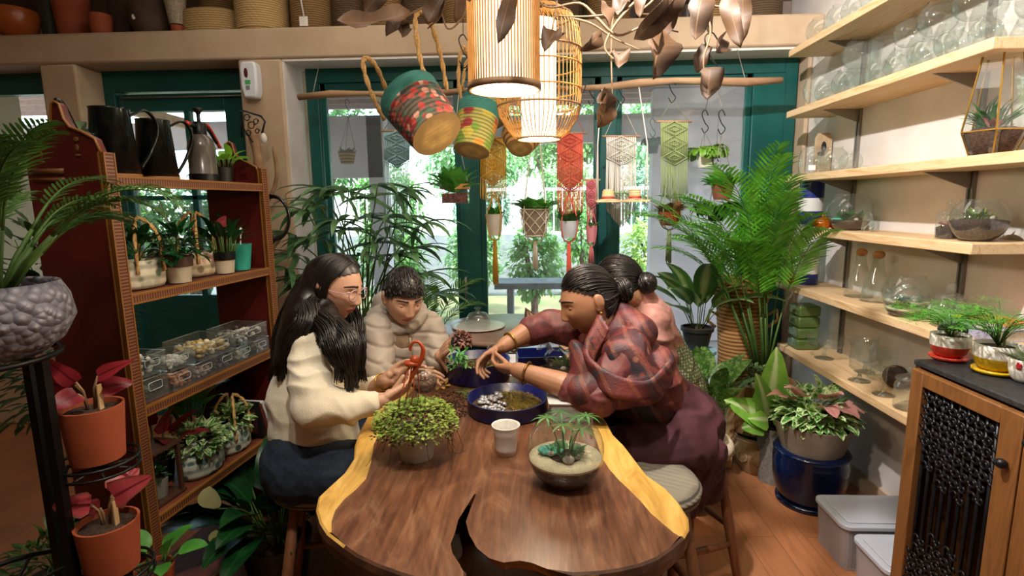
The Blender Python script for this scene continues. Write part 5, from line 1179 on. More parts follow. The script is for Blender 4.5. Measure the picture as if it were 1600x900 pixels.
for k, L_ in enumerate(TW): m.tube(spline([A(u, v, 1.75+.06*(k % 5))-o_ for u, v in L_], 5), lambda q: .0052-.003*q, 5)
m.tube([A(958, -60, 1.87)-o_, (A(958, -60, 1.87)-o_)+Vector((0, 0, .6))], .004, 5)
m.build('twigs', pm('dry_twig', '7a6048', '927658', rough=.9), t)
m = MB(); DL = [((642, 18), (541, 66), 30, 1.6), ((640, 36), (606, 62), 22, 1.8), ((628, 36), (632, 66), 22, 1.8), ((800, -18), (778, 74), 26, 1.30), ((748, -20), (738, 20), 26, 1.30), ((868, 48), (850, 82), 26, 1.5), ((880, 50), (873, 70), 14, 1.6), ((940, 52), (914, 84), 20, 1.9), ((966, 84), (965, 112), 26, 1.8),
      ((1060, -10), (1005, 60), 34, 1.6), ((1048, 10), (1030, 62), 30, 1.8), ((1035, 45), (1012, 128), 44, 1.7), ((1025, 50), (1032, 126), 24, 1.75), ((1100, -20), (1072, 82), 34, 1.6), ((1085, 10), (1105, 60), 24, 1.8), ((1135, -10), (1150, 76), 26, 1.6), ((1160, -20), (1155, 62), 24, 1.7), ((1128, 60), (1105, 92), 26, 1.8), ((1105, 70), (1085, 110), 22, 1.8), ((1110, 105), (1098, 162), 34, 1.7), ((955, 145), (925, 168), 24, 1.8), ((952, 146), (940, 198), 28, 1.8),
      ((935, 0), (950, 48), 20, 1.7), ((975, -10), (962, 38), 24, 1.8), ((905, -20), (885, 22), 22, 1.6), ((872, -10), (868, 20), 18, 1.5), ((1010, -20), (995, 30), 22, 1.7), ((600, -20), (575, 25), 26, 1.7), ((695, -10), (668, 35), 30, 1.75), ((710, -15), (722, 30), 22, 1.75), ((1045, -30), (1060, 30), 26, 1.75)]
for a, b_, w_, Y in DL:
    p, q = A(*a, Y)-o_, A(*b_, Y-.02)-o_; L_ = (q-p).length; m.leaf(p, q-p+Vector((0, -.03, 0)), L_*1.1, w_*mpp(p+o_)*1.1, U(-.9, .9), 'oval' if w_ > 20 else 'lance', U(.5, 1.1), 9, up=(U(-.8, .8), -1, U(-.2, .2)), wave=.5)
m.build('leaves', DRYL, t, solid=.0008)
# ---------------------------------------------------------------- baskets and pots on the ledge
TC2 = pm('glossy_terracotta', 'b5622e', 'a04f22', rough=.3, scale=6); DKP = pm('dark_brown_pot', '3a2a20', '4c382a', rough=.8, scale=10); GRN = pm('grey_green_pot', '3c423a', '4a5046', rough=.5)
TANW = weavem('tan_weave', '8f7448', 'c0a06a', 110, 150); BRW = weavem('brown_weave', '5c4428', '8c6c40', 110, 150)
def ledge(name, label, cat, u, wpx, hpx, mat, prof, Y=3.48, sy=1):
    q = at(u, 40, Y=Y); k_ = mpp(q); r = wpx*k_/2; h = hpx*k_; m = MB(); m.lathe([(a*r, b_*h) for a, b_ in prof], n=36); m.V = [(x, y*sy, z) for x, y, z in m.V]
    return single(name, m, mat, label, cat, (q.x, Y, ZL), smooth='auto')
TUB = ((0, 0), (.82, 0), (.95, .5), (1, 1), (.95, 1), (.88, .1), (0, .1)); STR = ((0, 0), (.92, 0), (1, .05), (1, .95), (.95, 1), (.9, .9), (.9, .1), (0, .1))
ledge('ceramic_bowl', 'glossy orange brown ceramic bowl at the far left of the ledge', 'bowl', 24, 66, 48, TC2, ((0, 0), (.3, 0), (.4, .1), (.85, .4), (1, .8), (.95, 1), (.9, 1), (.9, .8), (0, .3)))
ledge('dark_green_pot', 'slim dark grey green pot between orange bowl and tall terracotta pot', 'pot', 78, 24, 80, GRN, TUB, 3.6)
ledge('terracotta_pot', 'tall large terracotta pot on the ledge, cut by the upper edge', 'pot', 115, 50, 110, TERRA, ((0, 0), (.8, 0), (1, .6), (1.05, 1), (.98, 1), (.8, .1), (0, .1)), 3.5)
ledge('terracotta_pot', 'small plain terracotta pot on the ledge beside brown pots', 'pot', 158, 32, 34, TERRA, TUB, 3.42)
ledge('brown_pot', 'rounded dark brown pot on the ledge right of the small terracotta one', 'pot', 194, 40, 62, DKP, STR, 3.6)
q_ = ledge('brown_pot', 'wider dark brown pot with a round white dot on the ledge', 'pot', 238, 62, 64, DKP, ((0, 0), (.7, 0), (1, .4), (1, .7), (.85, 1), (.8, 1), (.8, .5), (0, .1)), 3.48)
MB().ball((-.03, -.118, .1), (.012, .004, .016), 12, 8).build('dot', CERAM, q_)
q_ = ledge('speckled_vase', 'speckled cream vase with bare terracotta foot on the ledge', 'vase', 277, 34, 74, pm('speckled_cream', '7a6a58', 'b5a890', scale=170, rough=.7), ((0, .22), (.62, .22), (1, .85), (1, 1), (.9, 1), (.6, .3), (0, .3)), 3.42)
MB().lathe([(0, 0), (.033, 0), (.038, .058), (0, .058)], n=28).build('foot', TERRA, q_, smooth='auto')
ledge('woven_basket', 'low oval tan woven basket on the ledge beside speckled vase', 'basket', 328, 84, 38, TANW, STR, 3.46, .5)
ledge('woven_basket', 'dark tall basket behind low oval tan basket on the ledge', 'basket', 345, 56, 70, BRW, STR, 3.68)
ledge('woven_basket', 'large tan woven basket above the white air freshener', 'basket', 412, 80, 90, TANW, STR, 3.47)
q_ = ledge('woven_basket', 'brown woven basket with a white price tag on the ledge', 'basket', 490, 66, 80, BRW, STR, 3.5)
MB().box((-.03, -.14, .02), (.022, -.137, .075)).build('price_tag', CERAM, q_, smooth=False); m = MB().tube([(0, -.139, .07), (-.01, -.142, .16), (-.02, -.135, .3)], .005, 6); m.build('ribbon', CERAM, q_)
for i, (u, wpx, h_, Y, l) in enumerate(((548, 56, 86, 3.52, 'brown woven basket right of the tagged one on the ledge'), (600, 60, 80, 3.5, 'brown woven basket behind the left curled dried leaf'), (660, 62, 84, 3.55, 'brown woven basket behind the tallest rope handle'), (722, 60, 80, 3.5, 'brown woven basket on the ledge just left of the cylinder lantern'), (880, 64, 84, 3.55, 'brown woven basket on the ledge right of the lanterns'), (950, 66, 76, 3.5, 'brown woven basket behind the dried twigs on the ledge'), (1030, 70, 80, 3.55, 'brown woven basket behind the silvery curled leaf'), (1110, 66, 74, 3.5, 'brown woven basket toward the right end of ledge'), (1185, 66, 70, 3.52, 'brown woven basket at the right end of the ledge'))):
    ledge('woven_basket', l, 'basket', u, wpx, h_, BRW if i % 2 else weavem('dark_weave', '3c2c1c', '5c462c', 110, 150), STR, Y)
# ---------------------------------------------------------------- on the pillar left of the window
t = thing('air_freshener', 'white wall mounted air freshener dispenser on the plaster pillar', 'air freshener', at(398, 128, Y=YF-.002))
WPLA = pm('white_plastic', 'dfe3ea', rough=.3)
m = MB(); P = [(-.042, .10), (.042, .10), (.05, .06), (.048, -.06), (.036, -.105), (-.036, -.105), (-.05, -.04), (-.05, .06)]; m.prism(P, -.075, 0, -.0); m.V = [(x, z, y) for x, y, z in m.V]; m.build('housing', WPLA, t, bevel=.012)
MB().ball((-.01, -.076, .035), (.012, .004, .028), 14, 10).build('sprayer_window', pm('dark_red_plastic', '5a2028', rough=.3), t); MB().box((-.02, -.0765, -.03), (.012, -.0755, -.005)).build('green_print', pm('green_print', '4aa860'), t, smooth=False); MB().box((-.018, -.0765, -.06), (.006, -.0755, -.036)).build('grey_print', pm('grey_print', '7c8288'), t, smooth=False)
c = at(395, 200, Y=3.1); t = thing('iron_lamp_bracket', 'black scrolled iron bracket with a small white bulb on the pillar', 'bracket', c)
m = MB(); Q = lambda u, v, Y=3.1: at(u, v, Y=Y)-c
m.tube([Q(376, 172, 3.28), Q(408, 182), Q(414, 190), Q(408, 215)], .006, 6); m.tube([Q(376, 172, 3.28), Q(380, 200, 3.2), Q(395, 222, 3.1)], .004, 6); m.tube([Q(376, 172, 3.298), Q(378, 215, 3.298)], .006, 6)
for u, v, r in ((386, 184, .02), (393, 196, .022), (388, 208, .018), (400, 190, .016), (402, 205, .014)): m.tube([Q(u, v)+Vector((r*math.cos(a)*(1-a*.05), 0, r*math.sin(a)*(1-a*.05))) for a in [i*.5 for i in range(15)]], .0028, 5)
m.build('scrollwork', BLACKM, t); MB().ball(Q(412, 216), (.018, .018, .03), 14, 10).build('bulb', CERAM, t)
m = MB(); m.tube(spline([at(392, 190, Y=3.2), at(405, 260, Y=3.18), at(412, 330, Y=3.2), at(425, 420, Y=3.2), at(425, 560, Y=3.2), (-1.72, 3.2, 0)], 5), [.02+.012*abs(math.sin(i*.9)) for i in range(26)], 9); m.tube(spline([at(412, 330, Y=3.2), at(432, 280, Y=3.14), at(428, 230, Y=3.1)], 5), .012, 7); m.tube(spline([at(418, 400, Y=3.2), at(450, 350, Y=3.1), at(448, 300, Y=3.1)], 5), .01, 7)
single('driftwood_branch', m, DRIFT, 'upright pale driftwood branch leaning on the pillar behind the shelf unit', 'branch')
c = at(430, 340, Y=2.25); t = thing('coiled_hose', 'coil of shiny black hose hanging beside the right end of shelf unit', 'hose', c)
m = MB(); [m.tube([Vector(((.058+.006*k)*math.cos(a), -.01*k, (.085+.004*k)*math.sin(a))) for a in [i*PI/14 for i in range(28)]], .0055, 7, closed=True) for k in range(3)]; m.tube([(0, 0, .09), (-.03, -.04, .10), (-.045, -.08, .10)], .004, 6); m.build('coil', pm('black_rubber', '1c1a1c', rough=.2), t)
# ---------------------------------------------------------------- things on the slab table
T = lambda u, v: at(u, v, z=zt)
ZT_ = zt+.0008
# mother of thousands style creeping plant
q = T(645, 728); q.y += .055
t = potted('creeping_wire_vine', 'bushy small leaved creeping plant in a grey white pot on the table', 'potted plant', (q.x, q.y, ZT_), .045, .058, .085, pm('weathered_white_pot', 'a8a296', 'c4beb2', rough=.6, scale=24), rim=.004)
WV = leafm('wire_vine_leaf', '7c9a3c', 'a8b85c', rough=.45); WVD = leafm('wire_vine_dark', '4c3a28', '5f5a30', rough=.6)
m, m2 = MB(), MB()
for k in range(2600):
    a = U(0, 2*PI); b = math.acos(U(-.28, 1)); r_ = U(.86, 1.04)*(1 if k % 3 else U(.6, 1)); d = Vector((math.sin(b)*math.cos(a), math.sin(b)*math.sin(a), math.cos(b)))
    n_ = 1+.16*noise.noise(d*3.2); p = Vector((d.x*.110*r_*n_, d.y*.110*r_*n_, .098+d.z*(.060 if d.z > 0 else .075)*r_*n_))
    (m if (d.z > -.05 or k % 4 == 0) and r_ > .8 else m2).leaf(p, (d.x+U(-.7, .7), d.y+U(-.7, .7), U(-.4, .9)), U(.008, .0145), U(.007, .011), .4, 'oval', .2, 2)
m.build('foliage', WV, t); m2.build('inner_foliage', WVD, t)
m = MB()
for k in range(22):
    a = U(0, 6.28); q1 = U(.08, .118); m.tube(spline([(math.cos(a)*.03, math.sin(a)*.03, .09), (math.cos(a)*q1*.8, math.sin(a)*q1*.8, .13), (math.cos(a)*q1, math.sin(a)*q1, .07), (math.cos(a)*q1*U(.95, 1.25), math.sin(a)*q1*1.05, U(.008, .03)), (math.cos(a)*q1*U(1.0, 1.4), math.sin(a)*q1*1.1, U(.006, .03))], 4), .0008, 4)
m.build('stems', pm('red_brown_stem', '5a3428', rough=.7), t)
m = MB(); HK = Vector(t.location); RB = pm('burnt_orange_plastic', 'a8431c', rough=.35)
Yh = q.y; g = lambda u, v, dy=0: at(u, v, Y=Yh+dy)-HK
m.tube(spline([g(640, 598), g(645, 585), g(652, 572), g(659, 560), g(661, 545), g(654, 535), g(646, 535), g(641, 543), g(642, 548)], 5), [.004+.0035*math.sin(PI*min(1, i/24)) for i in range(41)], 10)
m.ball(g(643, 568), (.022, .016, .010), 16, 10).ball(g(648, 563), (.014, .012, .014), 14, 10)
hk = m.build('hook', RB, t)
m = MB(); [m.tube([g(640+i*4, 570), g(628+i*9, 612, dy), (g(622+i*10, 635, dy))], .0018, 5) for i, dy in enumerate((-.03, .03, 0, .04))]; m.build('hanger_wire', RB, t)
# paper cup, terrarium, trays
q = T(790, 716); q.y += .028
t = thing('paper_cup', 'white ribbed disposable cup on the table near blue tray', 'cup', (q.x, q.y, ZT_))
MB().lathe([(0, 0), (.0275, 0), (.030, .02), (.0345, .058), (.0355, .060), (.036, .070), (.039, .083), (.0405, .086), (.0385, .087), (.036, .082), (.033, .06), (.026, .004), (0, .004)], n=40).build('body', pm('foam_white', 'dedad4', 'e6e2dc', rough=.7, scale=60), t); MB().lathe([(0, .06), (.0325, .06)], n=30).build('grey_filling', pm('cup_grey', 'a8a49e', 'c4c0ba', rough=.9, scale=120, bump=.6), t)
q = T(885, 768); q.y += .048
terrarium('large round glass terrarium with soil, sand and green plants at the table front', (q.x, q.y, ZT_), .097, .66, .40, True, 'palm', 7, 48, True)
NAVY = pm('navy_enamel', '141a5a', '10154a', rough=.28)
def tray(name, label, cat, c, r, h, th=.004, mat=None):
    t = thing(name, label, cat, c); MB().lathe([(0, 0), (r-.006, 0), (r-.002, .006), (r, .012), (r-.001, h-.003), (r+.002, h-.001), (r, h+.001), (r-th, h), (r-th, .006), (0, .005)], n=56).build('body', mat or NAVY, t); return t
q = T(790, 668); q.y += .14; tc_ = q.copy()
t = tray('round_tray', 'round navy blue tray holding dry moss and silvery stones', 'tray', (q.x, q.y, ZT_), .137, .052)
MB().lathe([(0, .008), (.122, .008), (.122, .022), (.06, .03), (0, .032)], n=30).build('dried_bark', pm('dry_bark_bits', '3a2c1a', '6a5434', rough=1, scale=70, bump=1), t)
m = MB(); m.V = []; 
for k in range(1500):
    a = U(-1.3, 1.9); rr = .112*U(0, 1)**.5; m.leaf((rr*math.cos(a)*1.0, rr*math.sin(a), .022+.026*(1-(rr/.12)**2)*U(.5, 1)), (U(-1, 1), U(-1, 1), U(-.2, .8)), U(.010, .022), .0022, .9, 'lance', .2, 3)
m.build('dry_moss', MOSSB, t)['kind'] = 'stuff'
m = MB()
for k in range(60): 
    a = U(1.9, 4.6); rr = .10*U(.1, 1)**.5; s_ = U(.005, .011); m.ball((rr*math.cos(a), rr*math.sin(a)-.005, .028+s_*.6+.012*(1-rr/.1)), (s_, s_*.8, s_*.7), 8, 6, Matrix.Rotation(U(0, 3), 3, 'Z'), fn=lambda q: 1+.35*noise.noise(q*2.5+Vector((a*9, 0, 0))))
m.build('silvery_stones', pm('silvery_stone', '8c8c90', 'cfcdd0', rough=.35, scale=70, bump=.8, metal=.3), t)['kind'] = 'stuff'
q = T(742, 606); q.y += .12
t = tray('blue_tub', 'deep round navy blue tub behind the tray, under joined hands', 'tub', (q.x, q.y+.0, ZT_), .130, .082, mat=NAVY); tub = Vector((q.x, q.y, ZT_))
MB().lathe([(0, .01), (.124, .01), (.124, .045), (.06, .055), (0, .052)], n=30).build('soil', SOIL, t)
m = MB(); mossmound(m, (.03, -.03, .05), .07, .01, 260, .018); m.build('dry_moss', MOSSB, t)['kind'] = 'stuff'
s_ = thing('garden_scoop', 'small metal scoop handle leaning on the rim of blue tub', 'scoop', tub+Vector((-.118, -.055, .06))); MB().tube([(0, 0, 0), (-.02, -.01, .045)], .007, 8).build('handle', pm('pink_steel', 'c8b4ae', rough=.3, metal=.5), s_); MB().ball((.012, .008, -.028), (.012, .006, .026), 12, 8).build('blade', STEEL, s_)
# plant being held
p0 = at(744, 566, Y=1.87); t = thing('held_seedling', 'small green leafy seedling pinched between the shawled woman hands', 'plant', p0)
m = MB(); [m.leaf(at(716+U(-12, 14), 560+U(-16, 18), Y=1.86+U(-.03, .03))-p0, (U(-1, .6), U(-1, 1), U(-.2, 1)), U(.025, .045), .009, .8, 'lance', .3, 4) for _ in range(60)]; m.build('leaves', leafm('seedling_leaf', '4f9a4c', '88c878'), t)
m = MB(); m.tube([(0, 0, 0), at(728, 562, Y=1.865)-p0, at(714, 556, Y=1.86)-p0], .002, 6); [m.tube([at(716, 558, Y=1.86)-p0, at(716+U(-12, 12), 560+U(-12, 12), Y=1.86+U(-.02, .02))-p0], .0012, 5) for _ in range(12)]; m.tube([at(728, 562, Y=1.865)-p0, at(718, 590, Y=1.86)-p0], .0012, 5); m.build('stem', STEMG, t)
# rectangular blue box and white lid behind
q = at(818, 578, z=zt); t = thing('blue_box', 'open navy blue rectangular box behind the joined hands', 'box', (.02, 2.20, ZT_), .1)
m = MB(); a_, b_, h_ = .10, .075, .08
m.box((-a_, -b_, 0), (a_, b_, .004)); m.box((-a_, -b_, .004), (a_, -b_+.004, h_)); m.box((-a_, b_-.004, .004), (a_, b_, h_)); m.box((-a_, -b_+.004, .004), (-a_+.004, b_-.004, h_)); m.box((a_-.004, -b_+.004, .004), (a_, b_-.004, h_)); m.build('body', NAVY, t, smooth=False); MB().box((-.01, -b_-.001, .03), (.01, -b_, .045)).build('latch_plate', CERAM, t, smooth=False)
q = T(895, 662); t = thing('plastic_container', 'white translucent plastic container with flat lid behind the round terrarium', 'container', (.118, 1.69, ZT_), .0)
m = MB(); m.prism([(-.072, -.045), (.075, -.045), (.082, .05), (-.078, .05)], 0, .062, .08); m.build('body', LIDP, t, bevel=.008); MB().prism([(-.078, -.05), (.08, -.05), (.088, .055), (-.083, .055)], .062, .070).build('lid', pm('milky_white_plastic', 'dcd8d4', rough=.35), t, bevel=.004)
t = thing('moss_dish', 'small terracotta dish heaped with reddish moss by the shawl sleeve', 'dish', (.125, 1.86, ZT_)); MB().lathe([(0, 0), (.04, 0), (.055, .02), (.055, .03), (.05, .03), (.04, .01), (0, .01)], n=30).build('dish', TERRA, t)
m = MB(); mossmound(m, (0, 0, .025), .052, .035, 420, .016); m.build('red_moss', leafm('reddish_moss', '8a4a40', 'b87a6c'), t)['kind'] = 'stuff'
terrarium('glass bowl terrarium of soil and rocks beside the shawl, with plastic wrap', (.105, 2.08, ZT_), .078, .6, .42, False, 'moss', 5, turq=False)
m = MB()
for k in range(9): a = k*.7; m.leaf((.105+.04*math.cos(a), 2.08+.04*math.sin(a), ZT_+.128), (math.cos(a), math.sin(a), .5), .07, .06, .9, 'oval', .5, 6, wave=.5)
single('plastic_wrap', m, glassm('crumpled_film', 'f4f4f8', haze=.35, refl=.12, edge=.5, rough=.12, hazecol='d8dae4'), 'crumpled clear plastic wrap around the neck of the rocky terrarium', 'plastic wrap')
# glass globe in the sweater woman's hands
gq = at(662, 592, Y=1.72); t = thing('held_glass_globe', 'small glass globe with dark soil held in the sweater woman hands', 'terrarium', gq-Vector((0, 0, .045)))
P, h = bowlprof(.045, .5); MB().lathe(P, n=32).build('glass_bowl', GLASS, t); MB().lathe(fillprof(.045, .002, .04), n=28).build('soil', pm('bark_soil', '3a261c', '7a5a44', rough=1, scale=110, bump=1), t)
m = MB(); m.lathe([(0, .045), (.02, .045), (.02, .05), (0, .05)], n=12); tuft(m, (0, 0, .045), .02, 16, .025, .008); m.build('plants', leafm('brown_pink_bits', '8a5a44', 'b08a6c'), t)
# mossy ball in the boy's hand
q = at(718, 535, Y=1.99); t = thing('moss_ball', 'dark mossy kokedama like ball with reddish dry leaves in the boy hand', 'plant', q)
MB().ball((0, 0, 0), .034, 20, 14, fn=lambda p: 1+.12*noise.noise(p*4)).build('ball', pm('dark_felt', '16181f', '2a2c34', rough=1, scale=60, bump=.6), t)
m = MB(); 
for k in range(160): d = Vector((U(-.6, 1), U(-1, 1), U(-.3, 1))).normalized(); m.leaf(d*.032+Vector((.005, 0, .004)), d+Vector((U(-1, 1), U(-1, 1), U(-.5, .5))), .02, .010, .8, 'oval', .4, 3, wave=.4)
m.build('dry_leaves', leafm('dry_red_leaf', '7a4840', 'b08878'), t)
t = thing('fern_sprig', 'cut green sprig with thin leaves lying left of the round tray', 'sprig', (-.235, 1.83, ZT_+.006))
m = MB(); m.tube([(-.045, .10, .0), (0, .02, .006), (.07, -.06, .0)], .0018, 5); [m.leaf((-.045+.115*f, .10-.16*f, .003), (s*U(.4, 1), U(.2, .6)*s, U(.05, .4)), .035, .004, .5, 'lance', .2, 3) for f in [i/12 for i in range(10)] for s in (-1, 1)]; m.build('leaves', leafm('seedling_leaf', '4f9a4c', '88c878'), t)
m = MB()
for k in range(420):
    a = U(0, 6.28); q1 = U(0, 1)**.6; p = Vector((-.30+.10*q1*math.cos(a), 1.80+.14*q1*math.sin(a), zt)); s_ = U(.0012, .0038); m.ball(p+Vector((0, 0, s_*.8)), (s_*1.3, s_, s_), 6, 4)
o_ = single('spilled_soil', m, SOIL, 'crumbs of dark soil spilled on the table left of the round tray', 'soil'); o_['kind'] = 'stuff'
t = thing('dry_twig_bits', 'small heap of dry yellow leaves near the held glass globe', 'dry leaves', (-.375, 2.0, ZT_)); m = MB(); tuft(m, (0, 0, .004), .03, 16, .035, .018, .3, 'oval'); m.build('leaves', leafm('dry_yellow_leaf', 'b08a44', 'cfae68'), t)
# round cafe table things
t = thing('white_platter', 'round white platter on the far round table', 'platter', (-.33, 3.02, .7505)); MB().lathe([(0, 0), (.12, 0), (.155, .008), (.155, .012), (.12, .006), (0, .006)], n=36).build('body', CERAM, t)
t = thing('cake_stand', 'clear glass cloche on the white platter by the door post', 'glass cloche', (-.33, 3.02, .757)); MB().lathe([(.07, 0), (.072, .04), (.05, .075), (.012, .085), (.012, .095), (.02, .105), (0, .112)], n=30).build('dome', GLASS, t)
t = thing('fabric_bag', 'cream patterned bag with brown piping standing on the far round table', 'bag', (.03, 2.95, .7505), .2)
BAGM = pm('cream_print_fabric', 'b8a898', 'd4c8ba', rough=.9, scale=50, bump=.2); m = MB(); m.prism([(-.10, 0), (.10, 0), (.085, .115), (.05, .10), (0, .075), (-.05, .10), (-.085, .13)], -.035, .035); m.V = [(x, z_*(1-y*3), y) for x, z_, y in [(v_[0], v_[2], v_[1]) for v_ in m.V]] if False else [(v_[0], v_[2]*(1-v_[1]*3.5), v_[1]) for v_ in m.V]; m.build('body', BAGM, t, bevel=.004)
m = MB(); m.tube([(-.102, -.036, .002), (-.087, -.02, .128), (-.05, -.024, .10), (0, -.027, .075)], .0035, 6).tube([(-.075, -.034, .01), (-.088, -.02, .125)], .003, 6).tube([(-.03, -.033, .03), (-.087, -.02, .128)], .003, 6); m.build('piping', pm('brown_piping', '7a4632', rough=.6), t)
terrarium('low dark dish of soil on the white cloth at the table far end', (-.17, 2.33, ZT_), .05, .8, .5, False, 'leafy', 2)
o_ = single('white_cloth', MB().box((-.30, 2.12, zt+.001), (.05, 2.44, zt+.004)), pm('white_cloth', 'd8d8dc', 'c8c8ce', rough=.9, scale=10, bump=.3), 'white paper sheet spread at the far end of the slab table', 'paper sheet', smooth=False)
# ---------------------------------------------------------------- things on the red shelf unit
z = ZS[0]+.003
CAN = pm('black_watering_can', '141816', '1c201e', rough=.18, metal=.5)
def can(label, u, v, s):
    t = thing('watering_can', label, 'watering can', (-1.28, u, z))
    MB().lathe([(0, .012), (.066, .012), (.052, .205), (.054, .21), (.050, .208), (.060, .02), (0, .02)], n=40).build('body', CAN, t); MB().lathe([(0, 0), (.066, 0), (.068, .012), (0, .012)], n=40).build('base_ring', GOLDL, t)
    m = MB(); m.tube(spline([(.03, .035, .19), (.045, .09, .215), (.05, .125, .17), (.04, .10, .09), (.035, .055, .03)], 6), .0075, 8, flat=.6); m.build('handle', CAN, t)
    m = MB(); m.tube(spline([(-.02, -.055, .05), (-.02, -.10, .13), (-.02, -.13, .20), (-.02, -.15, .21)], 6), lambda f: .010-.004*f, 8); m.build('spout', CAN, t); t.scale = (s,)*3; return t
can('black watering can nearer the left scalloped side of the shelf unit', 1.60, 240, .97); can('black watering can beside the pressure sprayer, brass base ring', 1.76, 240, .92)
t = thing('pressure_sprayer', 'grey brown pump sprayer bottle with black head and red handle', 'sprayer', (-1.245, 1.93, z))
MB().lathe([(0, 0), (.046, 0), (.048, .02), (.048, .028), (.046, .03), (.046, .12), (.040, .15), (.022, .165), (.02, .17), (0, .17)], n=32).build('bottle', pm('smoky_plastic', '4c463e', '5a544a', rough=.2), t); MB().lathe([(.0475, 0), (.049, .028)], n=32).build('base', BLACKM, t)
m = MB(); m.lathe([(.022, .165), (.022, .205), (.015, .21), (.006, .212), (.006, .235), (.008, .24), (.018, .252), (.014, .258), (0, .258)], n=20); m.tube([(0, 0, .19), (0, -.06, .198)], .008, 8); m.build('pump_head', BLACKM, t); MB().tube([(0, -.05, .197), (0, -.062, .199)], .0085, 8).build('nozzle', pm('red_plastic', 'c43424', rough=.35), t)
MB().tube(spline([(0, .015, .208), (0, .045, .20), (0, .075, .165), (0, .10, .13)], 5), .008, 8, flat=.6).build('handle', pm('red_plastic', 'c43424', rough=.35), t); MB().tube(spline([(0, .02, .195), (0, .05, .185), (0, .085, .145)], 5), .006, 8).build('handle_grip', BLACKM, t)
t = potted('bright_leaf_pot', 'bright green leaves behind the sprayer at far end of the shelf unit top', 'potted plant', (-1.27, 2.07, z), .03, .036, .06, POTBLK); leafclump(t, 14, .06, .035, leafm('bright_lime', '6cae2c', '8ccc44', trans=.4), .8, z=.065, shape='oval', stem=.5)
t = potted('pale_succulent_pot', 'grey pot of pale leaves beside the black watering can at left', 'potted plant', (-1.365, 1.53, z), .045, .055, .10, pm('grey_metal_pot', '8c8478', 'a09888', rough=.4, metal=.3)); leafclump(t, 16, .06, .05, leafm('pale_sage', '7c9a7c', 'a8c0a0'), .9, z=.095, shape='oval', stem=.3)
z = ZS[1]+.004
FAB1 = weavem('cream_palm_print', 'c8c0a8', 'd4ccb4', 60, 60, blooms=(30, '7a8468', 'b8b49c', '5f6a54', 'c8c0a8'), bump=.1); FAB2 = weavem('cream_rose_print', 'c4b294', 'd0c0a4', 60, 60, blooms=(36, 'a8746c', 'b8a480', '8a7a5c', 'c8b898'), bump=.1); FAB3 = weavem('marbled_green_print', 'a8b0a0', 'c4c8b8', 60, 60, blooms=(40, '4a6a68', '8a948a', '3a4a3c', 'b4bcae'), bump=.1)
def bagpot(label, y, x, w_, h_, mat, plant=None, zz=z, hh=.13, rz=PI/2, d_=.045):
    t = thing('fabric_planter', label, 'planter', (x, y, zz), rz)
    m = MB(); 
    prof = [(0, 0), (.92, 0), (1, .15), (1.02, .5), (.97, 1), (.93, 1), (.95, .5), (.9, .1), (0, .1)]
    m.lathe([(a*w_, b*h_) for a, b in prof], n=40); m.V = [(x_, y_*d_/w_, z_) for x_, y_, z_ in m.V]; m.build('body', mat, t)
    if hh:
        for s in (-1, 1):
            pts = spline([(-w_*.6, s*d_*.9, h_*.55), (-w_*.5, s*d_*.8, h_+hh*.6), (0, s*d_*.3, h_+hh), (w_*.5, s*d_*.8, h_+hh*.6), (w_*.6, s*d_*.9, h_*.55)], 6); m = MB()
            for ph in (0, PI): m.tube([p+Vector((math.cos(i*1.2+ph), 0, math.sin(i*1.2+ph)))*.003 for i, p in enumerate(pts)], .004, 6)
            m.build('rope_handle', JUTE, t)
    if plant: plant(t)
    return t
def bplant(n, rx, rz_, L_, mat, zz, **k): return lambda t: bushy(t, n, rx, rz_, L_, mat, z=zz, **k)
bagpot('cream palm printed fabric planter with rope handles on the second shelf', 1.60, -1.24, .085, .085, FAB1, bplant(50, .08, .07, .05, PEACE, .08))
bagpot('cream rose printed fabric planter with tall rope handles on the second shelf', 1.885, -1.27, .075, .085, FAB2, bplant(40, .06, .05, .04, PEACE, .08), hh=.14)
DKB = pm('brown_pot_rim', '4a2c20', rough=.6); CRB = pm('bone_pot', 'b5a890', 'c0b49c', rough=.6)
def twop(label, x, y, r, h, rimc, plant):
    t = thing('nursery_pot', label, 'potted plant', (x, y, z)); MB().lathe([(0, 0), (r*.8, 0), (r*.95, h*.68)], n=30).build('lower_body', CRB, t, smooth='auto'); MB().lathe([(r*.98, h*.62), (r*1.03, h*.62), (r*1.05, h), (r*.95, h), (r*.9, h*.7), (0, h*.7)], n=30).build('rim', rimc, t, smooth='auto'); plant(t); return t
twop('bone coloured pot with brown rim and dark foliage before the first fabric planter', -1.205, 1.715, .043, .085, DKB, lambda t: (bushy(t, 150, .07, .08, .045, PEACE, z=.085, W=.35), None))
def anth(t):
    leafclump(t, 18, .10, .03, PEACE, .6, z=.06, shape='lance', stem=.7, upmin=.8); m = MB(); m.leaf((0, 0, .17), (0, .3, .8), .05, .06, .5, 'heart', .2, 7); m.leaf((0, .02, .15), (.2, 1, .1), .05, .025, .3, 'lance', .2, 5); m.build('pink_leaves', leafm('anthurium_pink', 'b0404c', 'c8606a'), t)
twop('bone coloured pot with black rim and a pink topped plant', -1.215, 1.955, .038, .08, BLACKM, anth)
t = thing('teal_pot', 'bright teal pot with a white wooden spoon at end of second shelf', 'pot', (-1.22, 2.055, z)); MB().lathe(potprof(.032, .045, .10), n=30).build('pot', pm('teal_glaze', '2c9484', '34a090', rough=.35), t, smooth='auto'); MB().tube([(0, 0, .06), (0, .015, .14)], .003, 6).ball((0, .018, .15), (.003, .010, .014)).build('spoon', CERAM, t)
